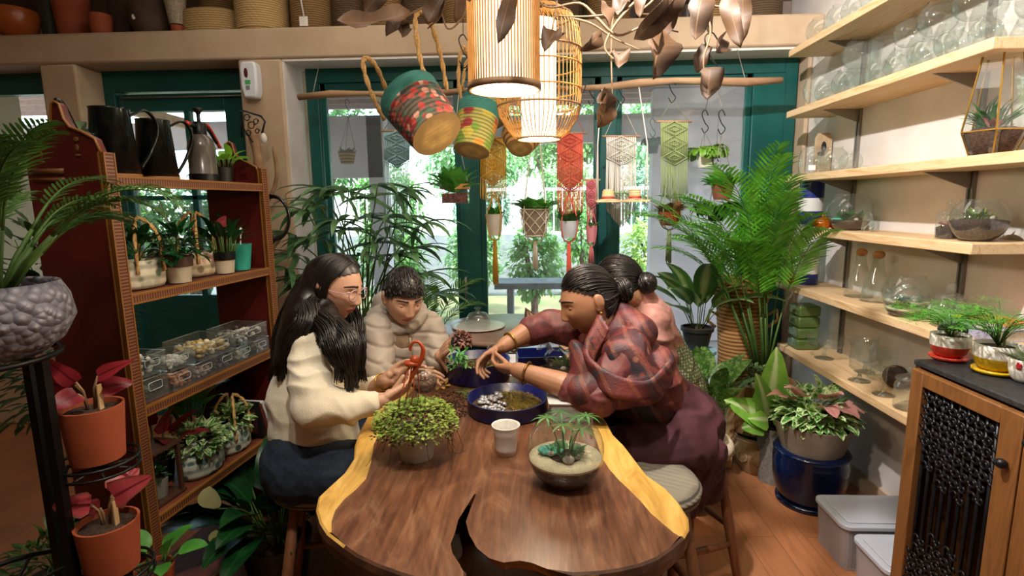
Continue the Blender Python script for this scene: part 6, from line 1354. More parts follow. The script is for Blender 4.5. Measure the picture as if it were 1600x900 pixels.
t = thing('green_kettle', 'pale green small watering kettle at the back of the second shelf', 'watering can', (-1.37, 1.83, z)); MB().lathe([(0, 0), (.045, 0), (.05, .02), (.035, .10), (.03, .10), (0, .10)], n=24).build('body', pm('sage_enamel', '8a9a78', rough=.4), t); MB().tube(spline([(0, -.04, .04), (0, -.08, .09), (0, -.10, .14)], 5), .007, 8).build('spout', MATS['sage_enamel'], t); MB().tube(spline([(0, .03, .09), (0, .0, .15), (0, -.04, .13)], 5), .006, 8).build('handle', pm('maroon_enamel', '5a2430', rough=.4), t)
z = ZS[2]+.004
ACR = glassm('clear_acrylic', 'f4f8f8', haze=.03, refl=.07, edge=.5)
def bin_(label, y, x, w_, d_, h_, zz, c1, c2, fill=.55, s=.011, rzz=0):
    t = thing('acrylic_bin', label, 'bin', (x, y, zz), rzz)
    m = MB(); e = .002
    m.box((-d_, -w_, 0), (d_, w_, e)); m.box((-d_, -w_, e), (-d_+e, w_, h_)); m.box((d_-e, -w_, e), (d_, w_, h_)); m.box((-d_+e, -w_, e), (d_-e, -w_+e, h_)); m.box((-d_+e, w_-e, e), (d_-e, w_, h_)); m.build('box', ACR, t, smooth=False)
    m = MB(); [m.tube([(d_+.001, (w_*.5)*math.copysign(min(1, abs(math.cos(a))*1.3), math.cos(a)), h_*.62+h_*.17*math.copysign(min(1, abs(math.sin(a))*1.3), math.sin(a))) for a in [i*PI/10 for i in range(20)]], .0014, 5, closed=True)]
    m.tube([(d_, w_, h_), (d_, -w_, h_), (-d_, -w_, h_), (-d_, w_, h_)], .0015, 5, closed=True); m.build('handle_rim', pm('bright_acrylic_edge', 'a8b4b2', rough=.2), t)
    m = MB(); n = 0
    for k in range(130):
        q = Vector((U(-1, 1)*(d_-s*1.3), U(-1, 1)*(w_-s*1.3), e+s*.7+U(0, 1)*(h_*fill-s))); r_ = s*U(.6, 1.1); m.mi = k % 2; m.ball(q, (r_, r_*U(.7, 1), r_*.75), 7, 5, Matrix.Rotation(U(0, 3), 3, 'X'))
    m.build('decorative_stones', [pm('st_'+c1, c1, rough=.5, island=.3), pm('st_'+c2, c2, rough=.5, island=.3)], t)['kind'] = 'stuff'; return t
bin_('clear bin of black and green pebbles, bottom of the nearest stack', 1.535, -1.235, .052, .062, .072, z, '1c201e', '5f6a5a')
bin_('clear bin of orange gravel second in the row on the third shelf', 1.645, -1.225, .05, .06, .06, z, 'a85a34', 'c07a54', .8, .009)
bin_('clear bin with pale orange bits third in the row', 1.75, -1.225, .048, .058, .06, z, 'b8846c', 'a09088', .5, .009)
bin_('clear bin of violet crystals fourth in the row', 1.855, -1.225, .05, .058, .06, z, '4a4460', '6f6884', .7, .009)
bin_('clear bin with cream stones fifth in the row', 1.962, -1.225, .05, .058, .058, z, 'b8ae94', '8c8474', .6, .009)
bin_('clear bin of mixed grey stones at the far end of the row', 2.066, -1.225, .048, .058, .056, z, '5c5a64', 'b08c7c', .6, .009)
bin_('clear bin of white and black pebbles on top of the nearest stack', 1.540, -1.240, .055, .06, .066, z+.0735, 'd8d4cc', '26241f', .75, .0115)
bin_('clear bin of white pebbles stacked above the orange gravel', 1.66, -1.235, .052, .055, .055, z+.0615, 'd4d0c8', 'c4b8a8', .5, .010)
bin_('wide clear bin of yellow shells stacked above the violet crystals', 1.815, -1.235, .088, .075, .062, z+.0615, 'c8a460', 'd8c8a0', .65, .013)
bin_('wide clear bin of white shells stacked at the far end', 2.02, -1.235, .085, .07, .060, z+.0595, 'd0c8bc', '6a665e', .65, .012)
z = ZS[3]+.004
t = thing('wooden_lantern', 'small dark wooden lantern frame around a grey pot on fourth shelf', 'lantern', (-1.24, 1.56, z)); m = MB()
for x in (-.045, .045):
    for y in (-.055, .055): m.box((x-.006, y-.006, 0), (x+.006, y+.006, .17))
m.box((-.055, -.065, .17), (.055, .065, .178)); m.box((-.055, -.065, -.0), (.055, .065, .008)); m.build('frame', woodm('dark_lantern_wood', '3a2418', '4c3020', scale=4), t, smooth=False)
t = potted('grey_striped_pot', 'grey pot with a terracotta stripe inside the wooden lantern', 'potted plant', (-1.24, 1.56, z+.009), .032, .038, .06, pm('grey_stripe_pot', '6c6a64', '7c7a72', rough=.6)); bushy(t, 50, .035, .025, .022, PEACE, z=.06)
t = potted('red_leaf_plant', 'dark red leaved plant behind the wooden lantern', 'potted plant', (-1.33, 1.68, z), .04, .05, .08, POTBLK); leafclump(t, 12, .13, .06, CALD, .8, z=.075, shape='heart', stem=.7)
bagpot('oval marbled green planter without handles on the fourth shelf', 1.75, -1.225, .088, .085, FAB3, bplant(120, .085, .07, .038, POTHV, .085, shape='heart', W=.75), zz=z, hh=0, d_=.06)
bagpot('marbled green planter with a tall rope handle on the fourth shelf', 1.925, -1.225, .075, .09, FAB3, bplant(90, .07, .07, .036, POTHV, .09, shape='heart', W=.75), zz=z, hh=.13, d_=.05)
def frame_(label, x, y, h_, d_, col, tilt):
    t = thing('picture_frame', label, 'frame', (x, y, z)); t.rotation_euler = (tilt, 0, 0); m = MB(); e = .014
    m.box((-d_, -.008, 0), (d_, .008, e)); m.box((-d_, -.008, h_-e), (d_, .008, h_)); m.box((-d_, -.008, e), (-d_+e, .008, h_-e)); m.box((d_-e, -.008, e), (d_, .008, h_-e)); m.build('moulding', pm('frame_'+col, col, rough=.4), t, smooth=False); MB().box((-d_+e, .0, e), (d_-e, .004, h_-e)).build('picture', pm('dark_maroon_print', '3a1a18', '4c2620', scale=12), t, smooth=False)
frame_('black frame leaning at the far end of the fourth shelf', -1.225, 2.035, .155, .055, '111013', .12); frame_('red brown frame leaning between black and white frames', -1.222, 2.062, .15, .055, '6a2a20', .25); frame_('white edged frame leaning last on the fourth shelf', -1.22, 2.09, .16, .055, 'd4d0ce', .35)
t = thing('black_gift_box', 'black box lettered in gold standing behind the leaning frames', 'box', (-1.35, 2.05, z)); MB().box((-.045, -.065, 0), (.045, .065, .235)).build('body', BLACKM, t, bevel=.002)
fc = bpy.data.curves.new('lettering', 'FONT'); fc.body = 'Hello'; fc.size = .042; fc.extrude = .0006; fc.align_x = 'CENTER'; fo = bpy.data.objects.new('lettering', fc); COL.objects.link(fo); fo.parent = t; fo.location = (.0, -.066, .19); fo.rotation_euler = (PI/2, 0, 0); fc.materials.append(GOLDL)
lm = bpy.data.meshes.new_from_object(fo.evaluated_get(bpy.context.evaluated_depsgraph_get())); lo = bpy.data.objects.new('lettering', lm); COL.objects.link(lo); lo.parent = t; lo.location = (.0, -.066, .19); lo.rotation_euler = (PI/2, 0, 0); bpy.data.objects.remove(fo)
t = potted('shelf_vine', 'green vine leaves rising behind the rope handle planter on fourth shelf', 'potted plant', (-1.35, 1.86, z), .04, .05, .11, POTBLK); leafclump(t, 14, .11, .05, POTH, .6, z=.105, shape='heart', stem=1.0, upmin=.8)

# the shelf unit stands slightly askew: turn it and all it carries about its near post
PV, ANG = Vector((-1.165, 1.44, 0)), math.radians(-6.2); RZ_ = Matrix.Rotation(ANG, 3, 'Z')
for o in list(COL.objects):
    if o.parent or 'label' not in o or o.type not in ('EMPTY', 'MESH'): continue
    if o == un: o.location = PV-RZ_ @ PV; o.rotation_euler.z += ANG
    elif -1.42 < o.location.x < -1.15 and 1.44 < o.location.y < 2.14 and o.location.z > .16:
        o.location = PV+RZ_ @ (o.location-PV); o.rotation_euler.z += ANG
# ---------------------------------------------------------------- people
def skinm(name, c1, c2):
    t = NT(name); t.set(Roughness=.48); t.color(t.ramp(t.noise(t.coord(), 14, 3), [(.35, c1), (.65, c2)])); t.b.inputs['Subsurface Weight'].default_value = .08; t.b.inputs['Subsurface Radius'].default_value = (.012, .005, .003); t.bump(t.noise(t.coord(), 260, 2), .05); return t.m
SK1 = skinm('skin_light_brown', 'c49a80', 'ba8c72'); SK2 = skinm('skin_warm_brown', 'a87a5c', '9a6c50')
LIPM = pm('lips', '9c4f48', 'a85a50', rough=.4); EYEW = pm('eye_white', 'e4dfd8', rough=.2); IRIS = pm('iris_dark', '1a100b', rough=.15)
def hairm():
    t = NT('black_hair'); t.set(Roughness=.38); t.color(t.ramp(t.noise(t.coord((40, 40, 4)), 6, 2), [(.3, '0b0807'), (.7, '1e1613')])); return t.m
HAIR = hairm()
def blob(name, mb, mat, parent, voxel=.004, smooth=3, disp=None, fac=.5, keep=None):
    """one continuous surface grown over the overlapping volumes collected in mb"""
    me = bpy.data.meshes.new(name); me.from_pydata(mb.V, [], mb.F); o = bpy.data.objects.new(name, me); COL.objects.link(o)
    r = o.modifiers.new('r', 'REMESH'); r.mode = 'VOXEL'; r.voxel_size = voxel; s = o.modifiers.new('s', 'SMOOTH'); s.factor = fac; s.iterations = smooth
    dg = bpy.context.evaluated_depsgraph_get(); nm = bpy.data.meshes.new_from_object(o.evaluated_get(dg)); o.modifiers.clear(); o.data = nm; bpy.data.meshes.remove(me)
    if disp:
        nm.update(); N_ = len(nm.vertices); co = np.empty(N_*3); nm.vertices.foreach_get('co', co); no = np.empty(N_*3); nm.vertex_normals.foreach_get('vector', no)
        co = co.reshape(-1, 3); no = no.reshape(-1, 3); co += no*np.array([disp(Vector(c), Vector(n)) for c, n in zip(co, no)])[:, None]; nm.vertices.foreach_set('co', co.ravel())
    nm.materials.clear()
    for m_ in (mat if isinstance(mat, (list, tuple)) else [mat]): nm.materials.append(m_)
    if keep:
        ce = np.empty(len(nm.polygons)*3); nm.polygons.foreach_get('center', ce); nm.polygons.foreach_set('material_index', keep(ce.reshape(-1, 3)).astype(np.int32))
    nm.polygons.foreach_set('use_smooth', [True]*len(nm.polygons)); nm.update()
    if parent: o.parent = parent
    return o
def G(x, s): return math.exp(-(x/s)**2)
def headpt(q, feat=True):
    x, y, z = q; p = Vector((.074*x, .094*y, .114*z))
    if z < 0:
        t = -z; p.x *= 1-.30*t**1.6
        p.y *= (1-.62*t) if y < 0 else 1-.05*t*t
    if z > .3: p.z *= 1-.03*(z-.3)
    if feat and y > .15:
        k = min(1, (y-.15)*4); X, Z = p.x, p.z; a = abs(X); d = 0
        d += .004*G(Z-.024, .010)*G(a-.026, .03)-.0095*G(a-.031, .014)*G(Z-.006, .011)
        nz = 0 if Z > .028 or Z < -.048 else ((.028-Z)/.06)**1.25*.021 if Z > -.032 else .021*max(0, 1-(-.032-Z)/.012)
        d += nz*G(X, .0085+.004*max(0, -Z/.03))+.008*G(a-.0125, .0055)*G(Z+.033, .007)
        d += .004*G(a-.038, .02)*G(Z+.02, .02)+.0075*G(X, .02)*(G(Z+.0545, .0048)+G(Z+.066, .006))-.004*G(X, .025)*G(Z+.0605, .0022)-.004*G(X, .02)*G(Z+.078, .006)+.008*G(X, .02)*G(Z+.096, .014)
        p.y += d*k
    return p
class Head:
    def __init__(s, c, fwd, up=(0, 0, 1), sc_=1.0):
        f = Vector(fwd).normalized(); r = f.cross(Vector(up)).normalized(); u = r.cross(f); s.c = Vector(c); s.s = sc_
        s.R = Matrix(((r.x, f.x, u.x), (r.y, f.y, u.y), (r.z, f.z, u.z)))
    def w(s, p): return s.c+s.R @ (Vector(p)*s.s)
    def surf(s, X, Z, out=0):
        y = .07
        for _ in range(12):
            q = Vector((X/.074, y/.094, Z/.114)); p = headpt(q.normalized()); k = (Vector((p.x, 0, p.z))-Vector((X, 0, Z)))
            q2 = q.normalized(); q2.x -= k.x/.08; q2.z -= k.z/.12; y = headpt(q2.normalized()).y
        return s.w((X, y+out, Z))
    def add(s, m):
        n, k = 96, 72; idx = []
        for j in range(k+1):
            b = PI*j/k; row = []
            for i in range(1 if j in (0, k) else n):
                a = 2*PI*i/n; row.append(m.v(s.w(headpt((math.sin(b)*math.cos(a), math.sin(b)*math.sin(a), math.cos(b))))))
            idx.append(row)
        for A_, B_ in zip(idx, idx[1:]):
            for i in range(n):
                i2 = (i+1) % n
                if len(A_) == 1: m.f(A_[0], B_[i], B_[i2])
                elif len(B_) == 1: m.f(A_[i], B_[0], A_[i2])
                else: m.f(A_[i], B_[i], B_[i2], A_[i2])
        for sx in (-1, 1):
            R_ = s.R @ Matrix.Rotation(sx*-.35, 3, 'Z') @ Matrix.Rotation(-.15, 3, 'X')
            m.ball(s.w((sx*.077, -.010, .002)), (.0065*s.s, .017*s.s, .028*s.s), 14, 12, R_); m.ball(s.w((sx*.075, -.004, -.02)), (.006*s.s, .010*s.s, .012*s.s), 10, 8, R_); m.ball(s.w((sx*.081, -.016, .006)), (.004*s.s, .013*s.s, .022*s.s), 12, 8, R_)
    def face(s, parent, skin, lid=.5):
        for sx in (-1, 1):
            c = s.w((sx*.031, .0685, .003)); r = .0114*s.s
            m = MB(); m.ball(c, r, 16, 12); m.mi = 1; m.ball(c+s.R @ Vector((0, .0062, -.0030))*s.s, r*.56, 14, 10); m.build('eyeball', [EYEW, IRIS], parent)
            m = MB(); rr = r*1.09
            for q0, q1 in ((lid, 3.3), (-3.3, -.62)):
                rows = []
                for j in range(7):
                    e = q0+(min(q1, q0+1.6)-q0)*j/6 if q0 > 0 else q1+(max(q0, q1-1.2)-q1)*j/6
                    rows.append([m.v(c+s.R @ Vector((rr*math.sin(a_), rr*math.cos(a_)*math.cos(e-.25), rr*math.cos(a_)*math.sin(e-.25)))) for a_ in [(-1.45+2.9*i/10) for i in range(11)]])
                for A_, B_ in zip(rows, rows[1:]):
                    for i in range(10): m.f(A_[i], A_[i+1], B_[i+1], B_[i])
            m.build('eyelid', skin, parent, solid=.0008)
            pts = [s.surf(sx*(.013+.040*f), .029+.003*math.sin(PI*f)-.003*f, .0012) for f in [i/7 for i in range(8)]]
            MB().tube(pts, lambda q: .0036*(1-q*.6), 6).build('eyebrow', HAIR, parent)
    def lipmask(s, ce):
        loc = (ce-np.array(s.c)) @ np.array(s.R)/s.s
        X, Y, Z = loc.T; zc = Z+.0605
        return ((np.abs(X) < .024) & (Y > .06) & (np.abs(zc) < .0105*(1-(X/.025)**2))).astype(int)
def hand(m, w_, d, pn, side=1, s=.95, curl=(.35, .4, .35), thumb=.3, spread=.1, tdir=None, fc=None):
    """palm, four separate unequal fingers and a thumb; pn = where the palm faces"""
    w_ = Vector(w_); d = Vector(d).normalized(); pn = Vector(pn); pn = (pn-d*pn.dot(d)).normalized(); l = d.cross(pn)*side
    offs = (.031, .0105, -.0105, -.030); ml = (.084, .088, .083, .075); ph = ((.041, .025, .020), (.045, .029, .021), (.041, .027, .020), (.033, .020, .018))
    for i in range(4):
        k = w_+d*ml[i]*s+l*offs[i]*s; m.cap(w_+d*.012*s+l*offs[i]*.55*s, .0145*s, k, .0098*s, 10)
        dd = (d+l*spread*(1.5-i)*.5).normalized(); p = k; c_ = curl if not fc else fc[i]
        for j in range(3):
            dd = Matrix.Rotation(c_[j]*side, 3, -l) @ dd if False else (dd*math.cos(c_[j])+(pn-dd*pn.dot(dd)).normalized()*math.sin(c_[j])).normalized()
            q = p+dd*ph[i][j]*s; m.cap(p, (.0086, .0080, .0072)[j]*s*(.88 if i == 3 else 1), q, (.0080, .0073, .0064)[j]*s*(.88 if i == 3 else 1), 10); p = q
    for a, b in ((.02, .5), (.05, .3), (.05, -.4), (.025, -.5)): m.ball(w_+d*a*s+l*b*.03*s+pn*.004*s, .0165*s, 12, 8)
    p = w_+d*.018*s+l*.020*s; td = (tdir and Vector(tdir).normalized()) or (l*.75+d*.65+pn*.35).normalized()
    for j, (L_, r0, r1) in enumerate(((.042, .0155, .0110), (.034, .0105, .0095), (.027, .0092, .0075))):
        q = p+td*L_*s; m.cap(p, r0*s, q, r1*s, 10); p = q; td = (td+(d*.55+pn*.35-l*.25)*thumb).normalized()
def limb(m, pts, rs, n=16):
    for i in range(len(pts)-1): m.cap(pts[i], rs[i], pts[i+1], rs[i+1], n)
def folds(amp, sc_=(9, 9, 3), amp2=.0, dirs=None, seed=0):
    def f(c, n):
        q = Vector((c.x*sc_[0], c.y*sc_[1], c.z*sc_[2]))+Vector((seed, 0, 0)); v = noise.noise(q+Vector((noise.noise(c*5), 0, noise.noise(c*5+Vector((9, 0, 0)))))*1.2)
        return amp*(1-abs(v)*3.0)+amp2*noise.noise(c*32)
    return f
def hairmask(q, front=.60, ear=.05, back=-.62):
    if q.y > .25: thr = front-.25*(1-min(1, (q.y-.25)/.5))*(1) if q.y < .75 else front
    elif q.y > -.12: thr = ear+(front-.25-ear)*((q.y+.12)/.37)
    else: thr = ear+(back-ear)*min(1, (-.12-q.y)/.35)
    return q.z > thr
def haircap(m, H_, k=1.05, **kw):
    n, kk = 80, 56; g = {}
    for j in range(kk+1):
        for i in range(n):
            a, b = 2*PI*i/n, PI*j/kk; q = Vector((math.sin(b)*math.cos(a), math.sin(b)*math.sin(a), math.cos(b)))
            g[i, j] = (q, m.v(H_.w(headpt(q, False)*(k+.004*noise.noise(q*9)))))
    for j in range(kk):
        for i in range(n):
            i2 = (i+1) % n; c = (g[i, j][0]+g[i2, j][0]+g[i, j+1][0]+g[i2, j+1][0])/4
            if hairmask(c, **kw): m.f(g[i, j][1], g[i, j+1][1], g[i2, j+1][1], g[i2, j][1])
def slerp(a, b, t):
    q = a.lerp(b, t); return q.normalized() if q.length > .01 else a
def shair(m, H_, n, endq, k0=1.04, k1=1.10, r=.0022, thr=None, starts=None, **kw):
    """strands combed over the skull from the hairline to a gathering point"""
    c = 0
    while c < n:
        a, b = U(0, 2*PI), U(.1, 2.4); q = Vector((math.sin(b)*math.cos(a), math.sin(b)*math.sin(a), math.cos(b)))
        if not hairmask(q, **kw): continue
        c += 1; k_ = U(k0, k1)
        m.tube([H_.w(headpt(slerp(q, endq, t), False)*(k0+(k_-k0)*math.sin(PI*min(1, t+.1)))) for t in [i/9 for i in range(10)]], r, 4)
# ------------------------------------------------ woman in the cream sweater
t = thing('person', 'woman with long black hair, glasses and cream sweater sitting left of table', 'person', (-.74, 1.70, 0)); O1 = Vector(t.location)
def rel(p, O): return Vector(p)-O
class Loc:
    """figure-local coordinates: everything is built relative to the thing's base"""
    def __init__(s, O): s.O = O
    def __call__(s, u, v, Y): return at(u, v, Y=Y)-s.O
L = Loc(O1)
def W3(x, y, z): return Vector((x, y, z))-L.O
H1 = Head(L(523, 449, 1.75), (.95, -.22, -.24), (.12, 0, 1), .97)
pel = W3(-.75, 1.70, .64); chest = W3(-.745, 1.71, .92); nb = W3(-.725, 1.73, 1.055)
shR, shL = L(484, 540, 1.62), L(538, 530, 1.86); elR, elL = L(478, 642, 1.50), L(548, 625, 1.93); wrR, wrL = L(598, 625, 1.60), L(603, 594, 1.76)
m = MB(); H1.add(m); m.cap(nb, .056, H1.w((0, -.02, -.07)), .050); m.cap(pel, .12, chest, .10); m.cap(chest, .10, nb, .055); m.cap(shR, .045, shL, .045); m.cap(chest, .08, shR, .045); m.cap(chest, .08, shL, .045)
limb(m, [shR, elR, wrR], [.045, .036, .024]); limb(m, [shL, elL, wrL], [.045, .036, .024])
gl = L(657, 590, 1.72)
hand(m, wrR, L(636, 606, 1.665)-wrR, (.25, .75, .45), -1, .92, (.3, .5, .4), .25, .08, tdir=(.6, .1, .8))
hand(m, wrL, L(640, 572, 1.775)-wrL, (.35, -.75, -.1), 1, .92, (.35, .45, .35), .2, .08, tdir=(.75, -.3, .75))
for s_, hy in ((-1, -.09), (1, .09)): limb(m, [pel+Vector((0, hy, -.02)), W3(-.43, 1.70+hy*1.1, .595), W3(-.47, 1.70+hy*1.1, .16)], [.08, .055, .042])
for hy in (-.1, .1): limb(m, [W3(-.48, 1.70+hy, .10), W3(-.36, 1.70+hy, .085)], [.034, .028])
bd = blob('body', m, [SK1, LIPM], t, .0032, 2, keep=H1.lipmask); H1.face(t, SK1, .35)
SWT = NT('cream_sweater'); SWT.set(Roughness=.9); SWT.color(SWT.ramp(SWT.noise(SWT.coord(), 5, 2), [(.3, 'd8ccb2'), (.7, 'e2d8c2')])); SWT.b.inputs['Sheen Weight'].default_value = .3; SWT.bump(SWT.noise(SWT.coord((1, 1, .4)), 320, 2), .25); SWT = SWT.m
m = MB(); low = W3(-.745, 1.70, .64); mid = W3(-.755, 1.70, .80)
m.cap(low, .150, mid, .138, 24); m.cap(mid, .138, chest+Vector((.0, 0, .0)), .112, 24); m.cap(chest, .112, nb+Vector((-.005, 0, -.03)), .062, 24)
limb(m, [shR+Vector((0, .01, .0)), elR+Vector((.01, .02, .01)), L(545, 638, 1.56), L(577, 630, 1.585)], [.062, .066, .050, .036]); limb(m, [shL, elL, L(578, 604, 1.83)], [.06, .056, .036])
m.cap(shR, .058, chest, .10, 20); m.cap(shL, .058, chest, .10, 20); m.cap(low, .146, low+Vector((.03, 0, -.03)), .138, 24)
blob('sweater', m, SWT, t, .0055, 7, folds(.0075, (6, 6, 12), .0015))
m = MB(); 
for p, q, r in ((L(570, 631, 1.578), L(582, 628, 1.59), .036), (L(577, 604, 1.832), L(587, 600, 1.815), .033)): m.cap(p, r, q, r-.002, 20)
blob('sweater_cuff', m, SWT, t, .004, 1)
JEAN = pm('dark_blue_denim', '121d2c', '1c2c40', rough=.85, scale=70, bump=.2)
m = MB()
for hy in (-.09, .09): limb(m, [pel+Vector((-.02, hy, -.03)), W3(-.43, 1.70+hy*1.1, .592), W3(-.47, 1.70+hy*1.1, .13)], [.115, .082, .062], 20)
m.cap(pel+Vector((-.02, -.08, -.02)), .125, pel+Vector((-.02, .08, -.02)), .125, 20); blob('jeans', m, JEAN, t, .006, 3, folds(.004, (12, 12, 12)))
m = MB()
for hy in (-.1, .1): m.cap(W3(-.49, 1.70+hy, .07), .045, W3(-.35, 1.70+hy, .065), .038); m.box(tuple(W3(-.53, 1.66+hy, .02)), tuple(W3(-.31, 1.74+hy, .06)))
blob('shoes', m, pm('white_sneaker', 'c8c4be', rough=.6), t, .005, 3)
m = MB(); haircap(m, H1, 1.05, front=.62, ear=-.25, back=-.8); m.build('hair_cap', HAIR, t)
m = MB()
def lock(m, pts, rs, n, r=.0034, core=.8, wav=.004):
    P_ = spline(pts, 5); R_ = [rs[0]]*len(P_); k = len(P_)-1
    for i_ in range(len(P_)): f = i_/k*(len(rs)-1); a_ = min(int(f), len(rs)-2); R_[i_] = rs[a_]+(rs[a_+1]-rs[a_])*(f-a_)
    m.tube(P_, [q*core for q in R_], 12)
    for _ in range(n):
        a = U(0, 6.28); q = U(.72, 1.06); ph = U(0, 6); out = []; x_ = None
        for i_, p in enumerate(P_):
            d_ = (P_[min(i_+1, k)]-P_[max(i_-1, 0)]).normalized(); x_ = basis(d_, (0, 1, 0))[0]; y_ = d_.cross(x_)
            out.append(p+(x_*math.cos(a)+y_*math.sin(a))*R_[i_]*q+x_*wav*math.sin(i_*.8+ph))
        out[-1] += Vector((U(-.01, .01), U(-.01, .01), U(-.04, .01))); m.tube(out, lambda g: r*(1-.55*g), 4)
for k_ in range(900):
    f = U(0, 1); sx = 1 if k_ % 3 else -1
    st_ = Vector((sx*.05, .62-1.3*f, 1)).normalized(); y1 = .26-1.2*f; side_q = Vector((sx*1, y1, .2)).normalized(); low_q = Vector((sx*.9, y1-.12, -.62)).normalized(); kk = U(1.06, 1.15)
    P_ = [H1.w(headpt(slerp(st_, side_q, g), False)*(1.04+(kk-1.04)*min(1, g*2))) for g in (0, .25, .5, .75, 1)]+[H1.w(headpt(slerp(side_q, low_q, g), False)*(kk+.05*g)) for g in (.5, 1)]
    if sx == 1: P_ += [L(526-58*f+U(-4, 4), 508+U(-4, 4), 1.60+.07*f), L(532-80*f+U(-8, 8), 540+U(-8, 12), 1.565+.05*f)]
    m.tube(spline(P_, 2), lambda g: .0032*(1-.45*g), 4)
lock(m, [H1.w((.045, -.02, .01)), H1.w((.058, -.03, -.07)), L(533, 520, 1.60), L(542, 550, 1.56), L(549, 590, 1.565)], [.012, .024, .034, .034, .012], 330)
lock(m, [H1.w((.05, -.03, .01)), H1.w((.066, -.03, -.07)), L(512, 512, 1.60), L(522, 545, 1.56), L(534, 578, 1.555)], [.012, .026, .034, .030, .012], 260)
lock(m, [H1.w((-.03, -.01, -.03)), L(548, 505, 1.80), L(556, 545, 1.74), L(562, 580, 1.74)], [.04, .04, .034, .012], 160)
lock(m, [H1.w((0, -.0, .03)), H1.w((0, -.055, -.03)), L(468, 492, 1.72), L(447, 535, 1.71), L(430, 585, 1.70)], [.03, .072, .056, .042, .012], 520, .004)
lock(m, [H1.w((.03, -.02, .02)), H1.w((.05, -.045, -.05)), L(482, 500, 1.625), L(456, 535, 1.60), L(438, 575, 1.61)], [.015, .042, .036, .026, .01], 260, .0036)
m.build('hair_strands', HAIR, t)
m = MB(); m.ball(H1.w((0, -.035, .0)), (.083, .083, .10), 24, 16, H1.R); limb(m, [H1.w((0, -.05, -.03)), L(476, 492, 1.69), L(455, 535, 1.67), L(438, 580, 1.67)], [.080, .066, .050, .024], 20); limb(m, [H1.w((.04, -.035, -.03)), L(522, 512, 1.62), L(538, 548, 1.575), L(547, 582, 1.575)], [.028, .038, .034, .014], 18)
blob('hair_mass', m, HAIR, t, .006, 6, folds(.003, (30, 30, 5)))
GLS = glassm('clear_pink_frame', 'f4e2e8', haze=.5, refl=.1, edge=.5, hazecol='d8b8c4')
m = MB()
for sx in (-1, 1):
    c = Vector((sx*.033, .098, .002)); m.tube([H1.w(c+Vector((.023*math.cos(a), -.006*abs(math.cos(a))*1, .019*math.sin(a)))) for a in [i*PI/12 for i in range(24)]], .0019, 6, closed=True); m.tube([H1.w((sx*.056, .092, .006)), H1.w((sx*.078, .05, .008)), H1.w((sx*.08, -.005, .008))], .0018, 5)
m.tube([H1.w((-.010, .099, .006)), H1.w((0, .103, .008)), H1.w((.010, .099, .006))], .0018, 5); m.build('glasses', GLS, t)
m = MB(); a_ = (wrR-elR).normalized(); c_ = wrL+(elL-wrL).normalized()*.02; x_, y_, _ = basis(elL-wrL); m.tube([c_+(x_*math.cos(a)+y_*math.sin(a))*.030 for a in [i*PI/10 for i in range(20)]], .0035, 6, closed=True); m.build('bracelet', GOLD, t)
# ------------------------------------------------ boy in the puffer jacket
t = thing('person', 'boy with short black hair in a beige puffer jacket holding a mossy ball', 'person', (-.60, 2.26, 0)); L = Loc(Vector(t.location))
H2 = Head(L(630, 464, 2.12), (.50, -.78, -.36), (.1, -.1, 1), 1.0)
pel = W3(-.60, 2.28, .65); chest = W3(-.585, 2.24, .90); nb = W3(-.575, 2.20, 1.0); shR, shL = L(583, 512, 2.12), L(668, 505, 2.28); elR, elL = L(592, 592, 2.02), L(700, 585, 2.22); wrR, wrL = L(632, 588, 1.93), L(688, 556, 2.06)
m = MB(); H2.add(m); m.cap(nb, .052, H2.w((0, -.02, -.07)), .047); m.cap(pel, .11, chest, .10); m.cap(chest, .1, nb, .05); m.cap(shR, .04, shL, .04); limb(m, [shR, elR, wrR], [.04, .034, .024]); limb(m, [shL, elL, wrL], [.04, .034, .024])
hand(m, wrR, (.8, -.2, .1), (0, .5, -1), 1, .9, (.3, .4, .3), .2)
hand(m, wrL, L(706, 532, 1.99)-wrL, (.75, .3, -.35), -1, .92, (.2, .3, .25), .2, .14, tdir=(.3, .2, -.9))
for hy in (-.08, .08): limb(m, [pel+Vector((hy, 0, -.02)), W3(-.44+hy, 2.06, .60), W3(-.46+hy, 2.10, .12)], [.075, .055, .042])
blob('body', m, [SK1, LIPM], t, .0034, 2, keep=H2.lipmask); H2.face(t, SK1, .15)
def quilt(c, n): return .008*(min(1, abs(math.sin((c.z*1.0+.3*c.x+.01*noise.noise(c*6))*PI/.06))*1.9)-.8)+.006*noise.noise(c*17)
PUF = pm('beige_puffer_nylon', 'b3a79c', 'a3978c', rough=.5, scale=6, bump=.12, bscale=60)
m = MB(); m.cap(W3(-.60, 2.27, .68), .145, W3(-.595, 2.25, .88), .138, 24); m.ball(W3(-.585, 2.235, .925), (.165, .115, .125), 24, 16, Matrix.Rotation(.45, 3, 'Z')); limb(m, [shR+Vector((.015, .01, -.01)), elR, L(622, 589, 1.955)], [.070, .062, .042], 20); limb(m, [shL+Vector((0, 0, -.01)), elL, L(682, 562, 2.09)], [.068, .060, .042], 20)
blob('puffer_jacket', m, PUF, t, .006, 8, quilt)
m = MB(); hc = W3(-.572, 2.20, .995); ax_ = Matrix.Rotation(.3, 3, 'X')
m.tube([hc+ax_ @ Vector((.088*math.cos(a), .075*math.sin(a), .02*math.sin(a))) for a in [i*PI/12 for i in range(24)]], .030, 12, closed=True); m.ball(hc+Vector((-.05, .07, .02)), (.09, .07, .075), 20, 12); blob('hood', m, PUF, t, .005, 4, folds(.005, (14, 14, 14)))
m = MB(); m.cap(W3(-.575, 2.205, .99), .062, H2.w((0, -.01, -.095)), .052); m.cap(W3(-.56, 2.175, .89), .06, W3(-.57, 2.185, .99), .055); blob('brown_shirt', m, pm('brown_shirt', '7d6650', '8c745c', rough=.9, scale=40), t, .005, 2)
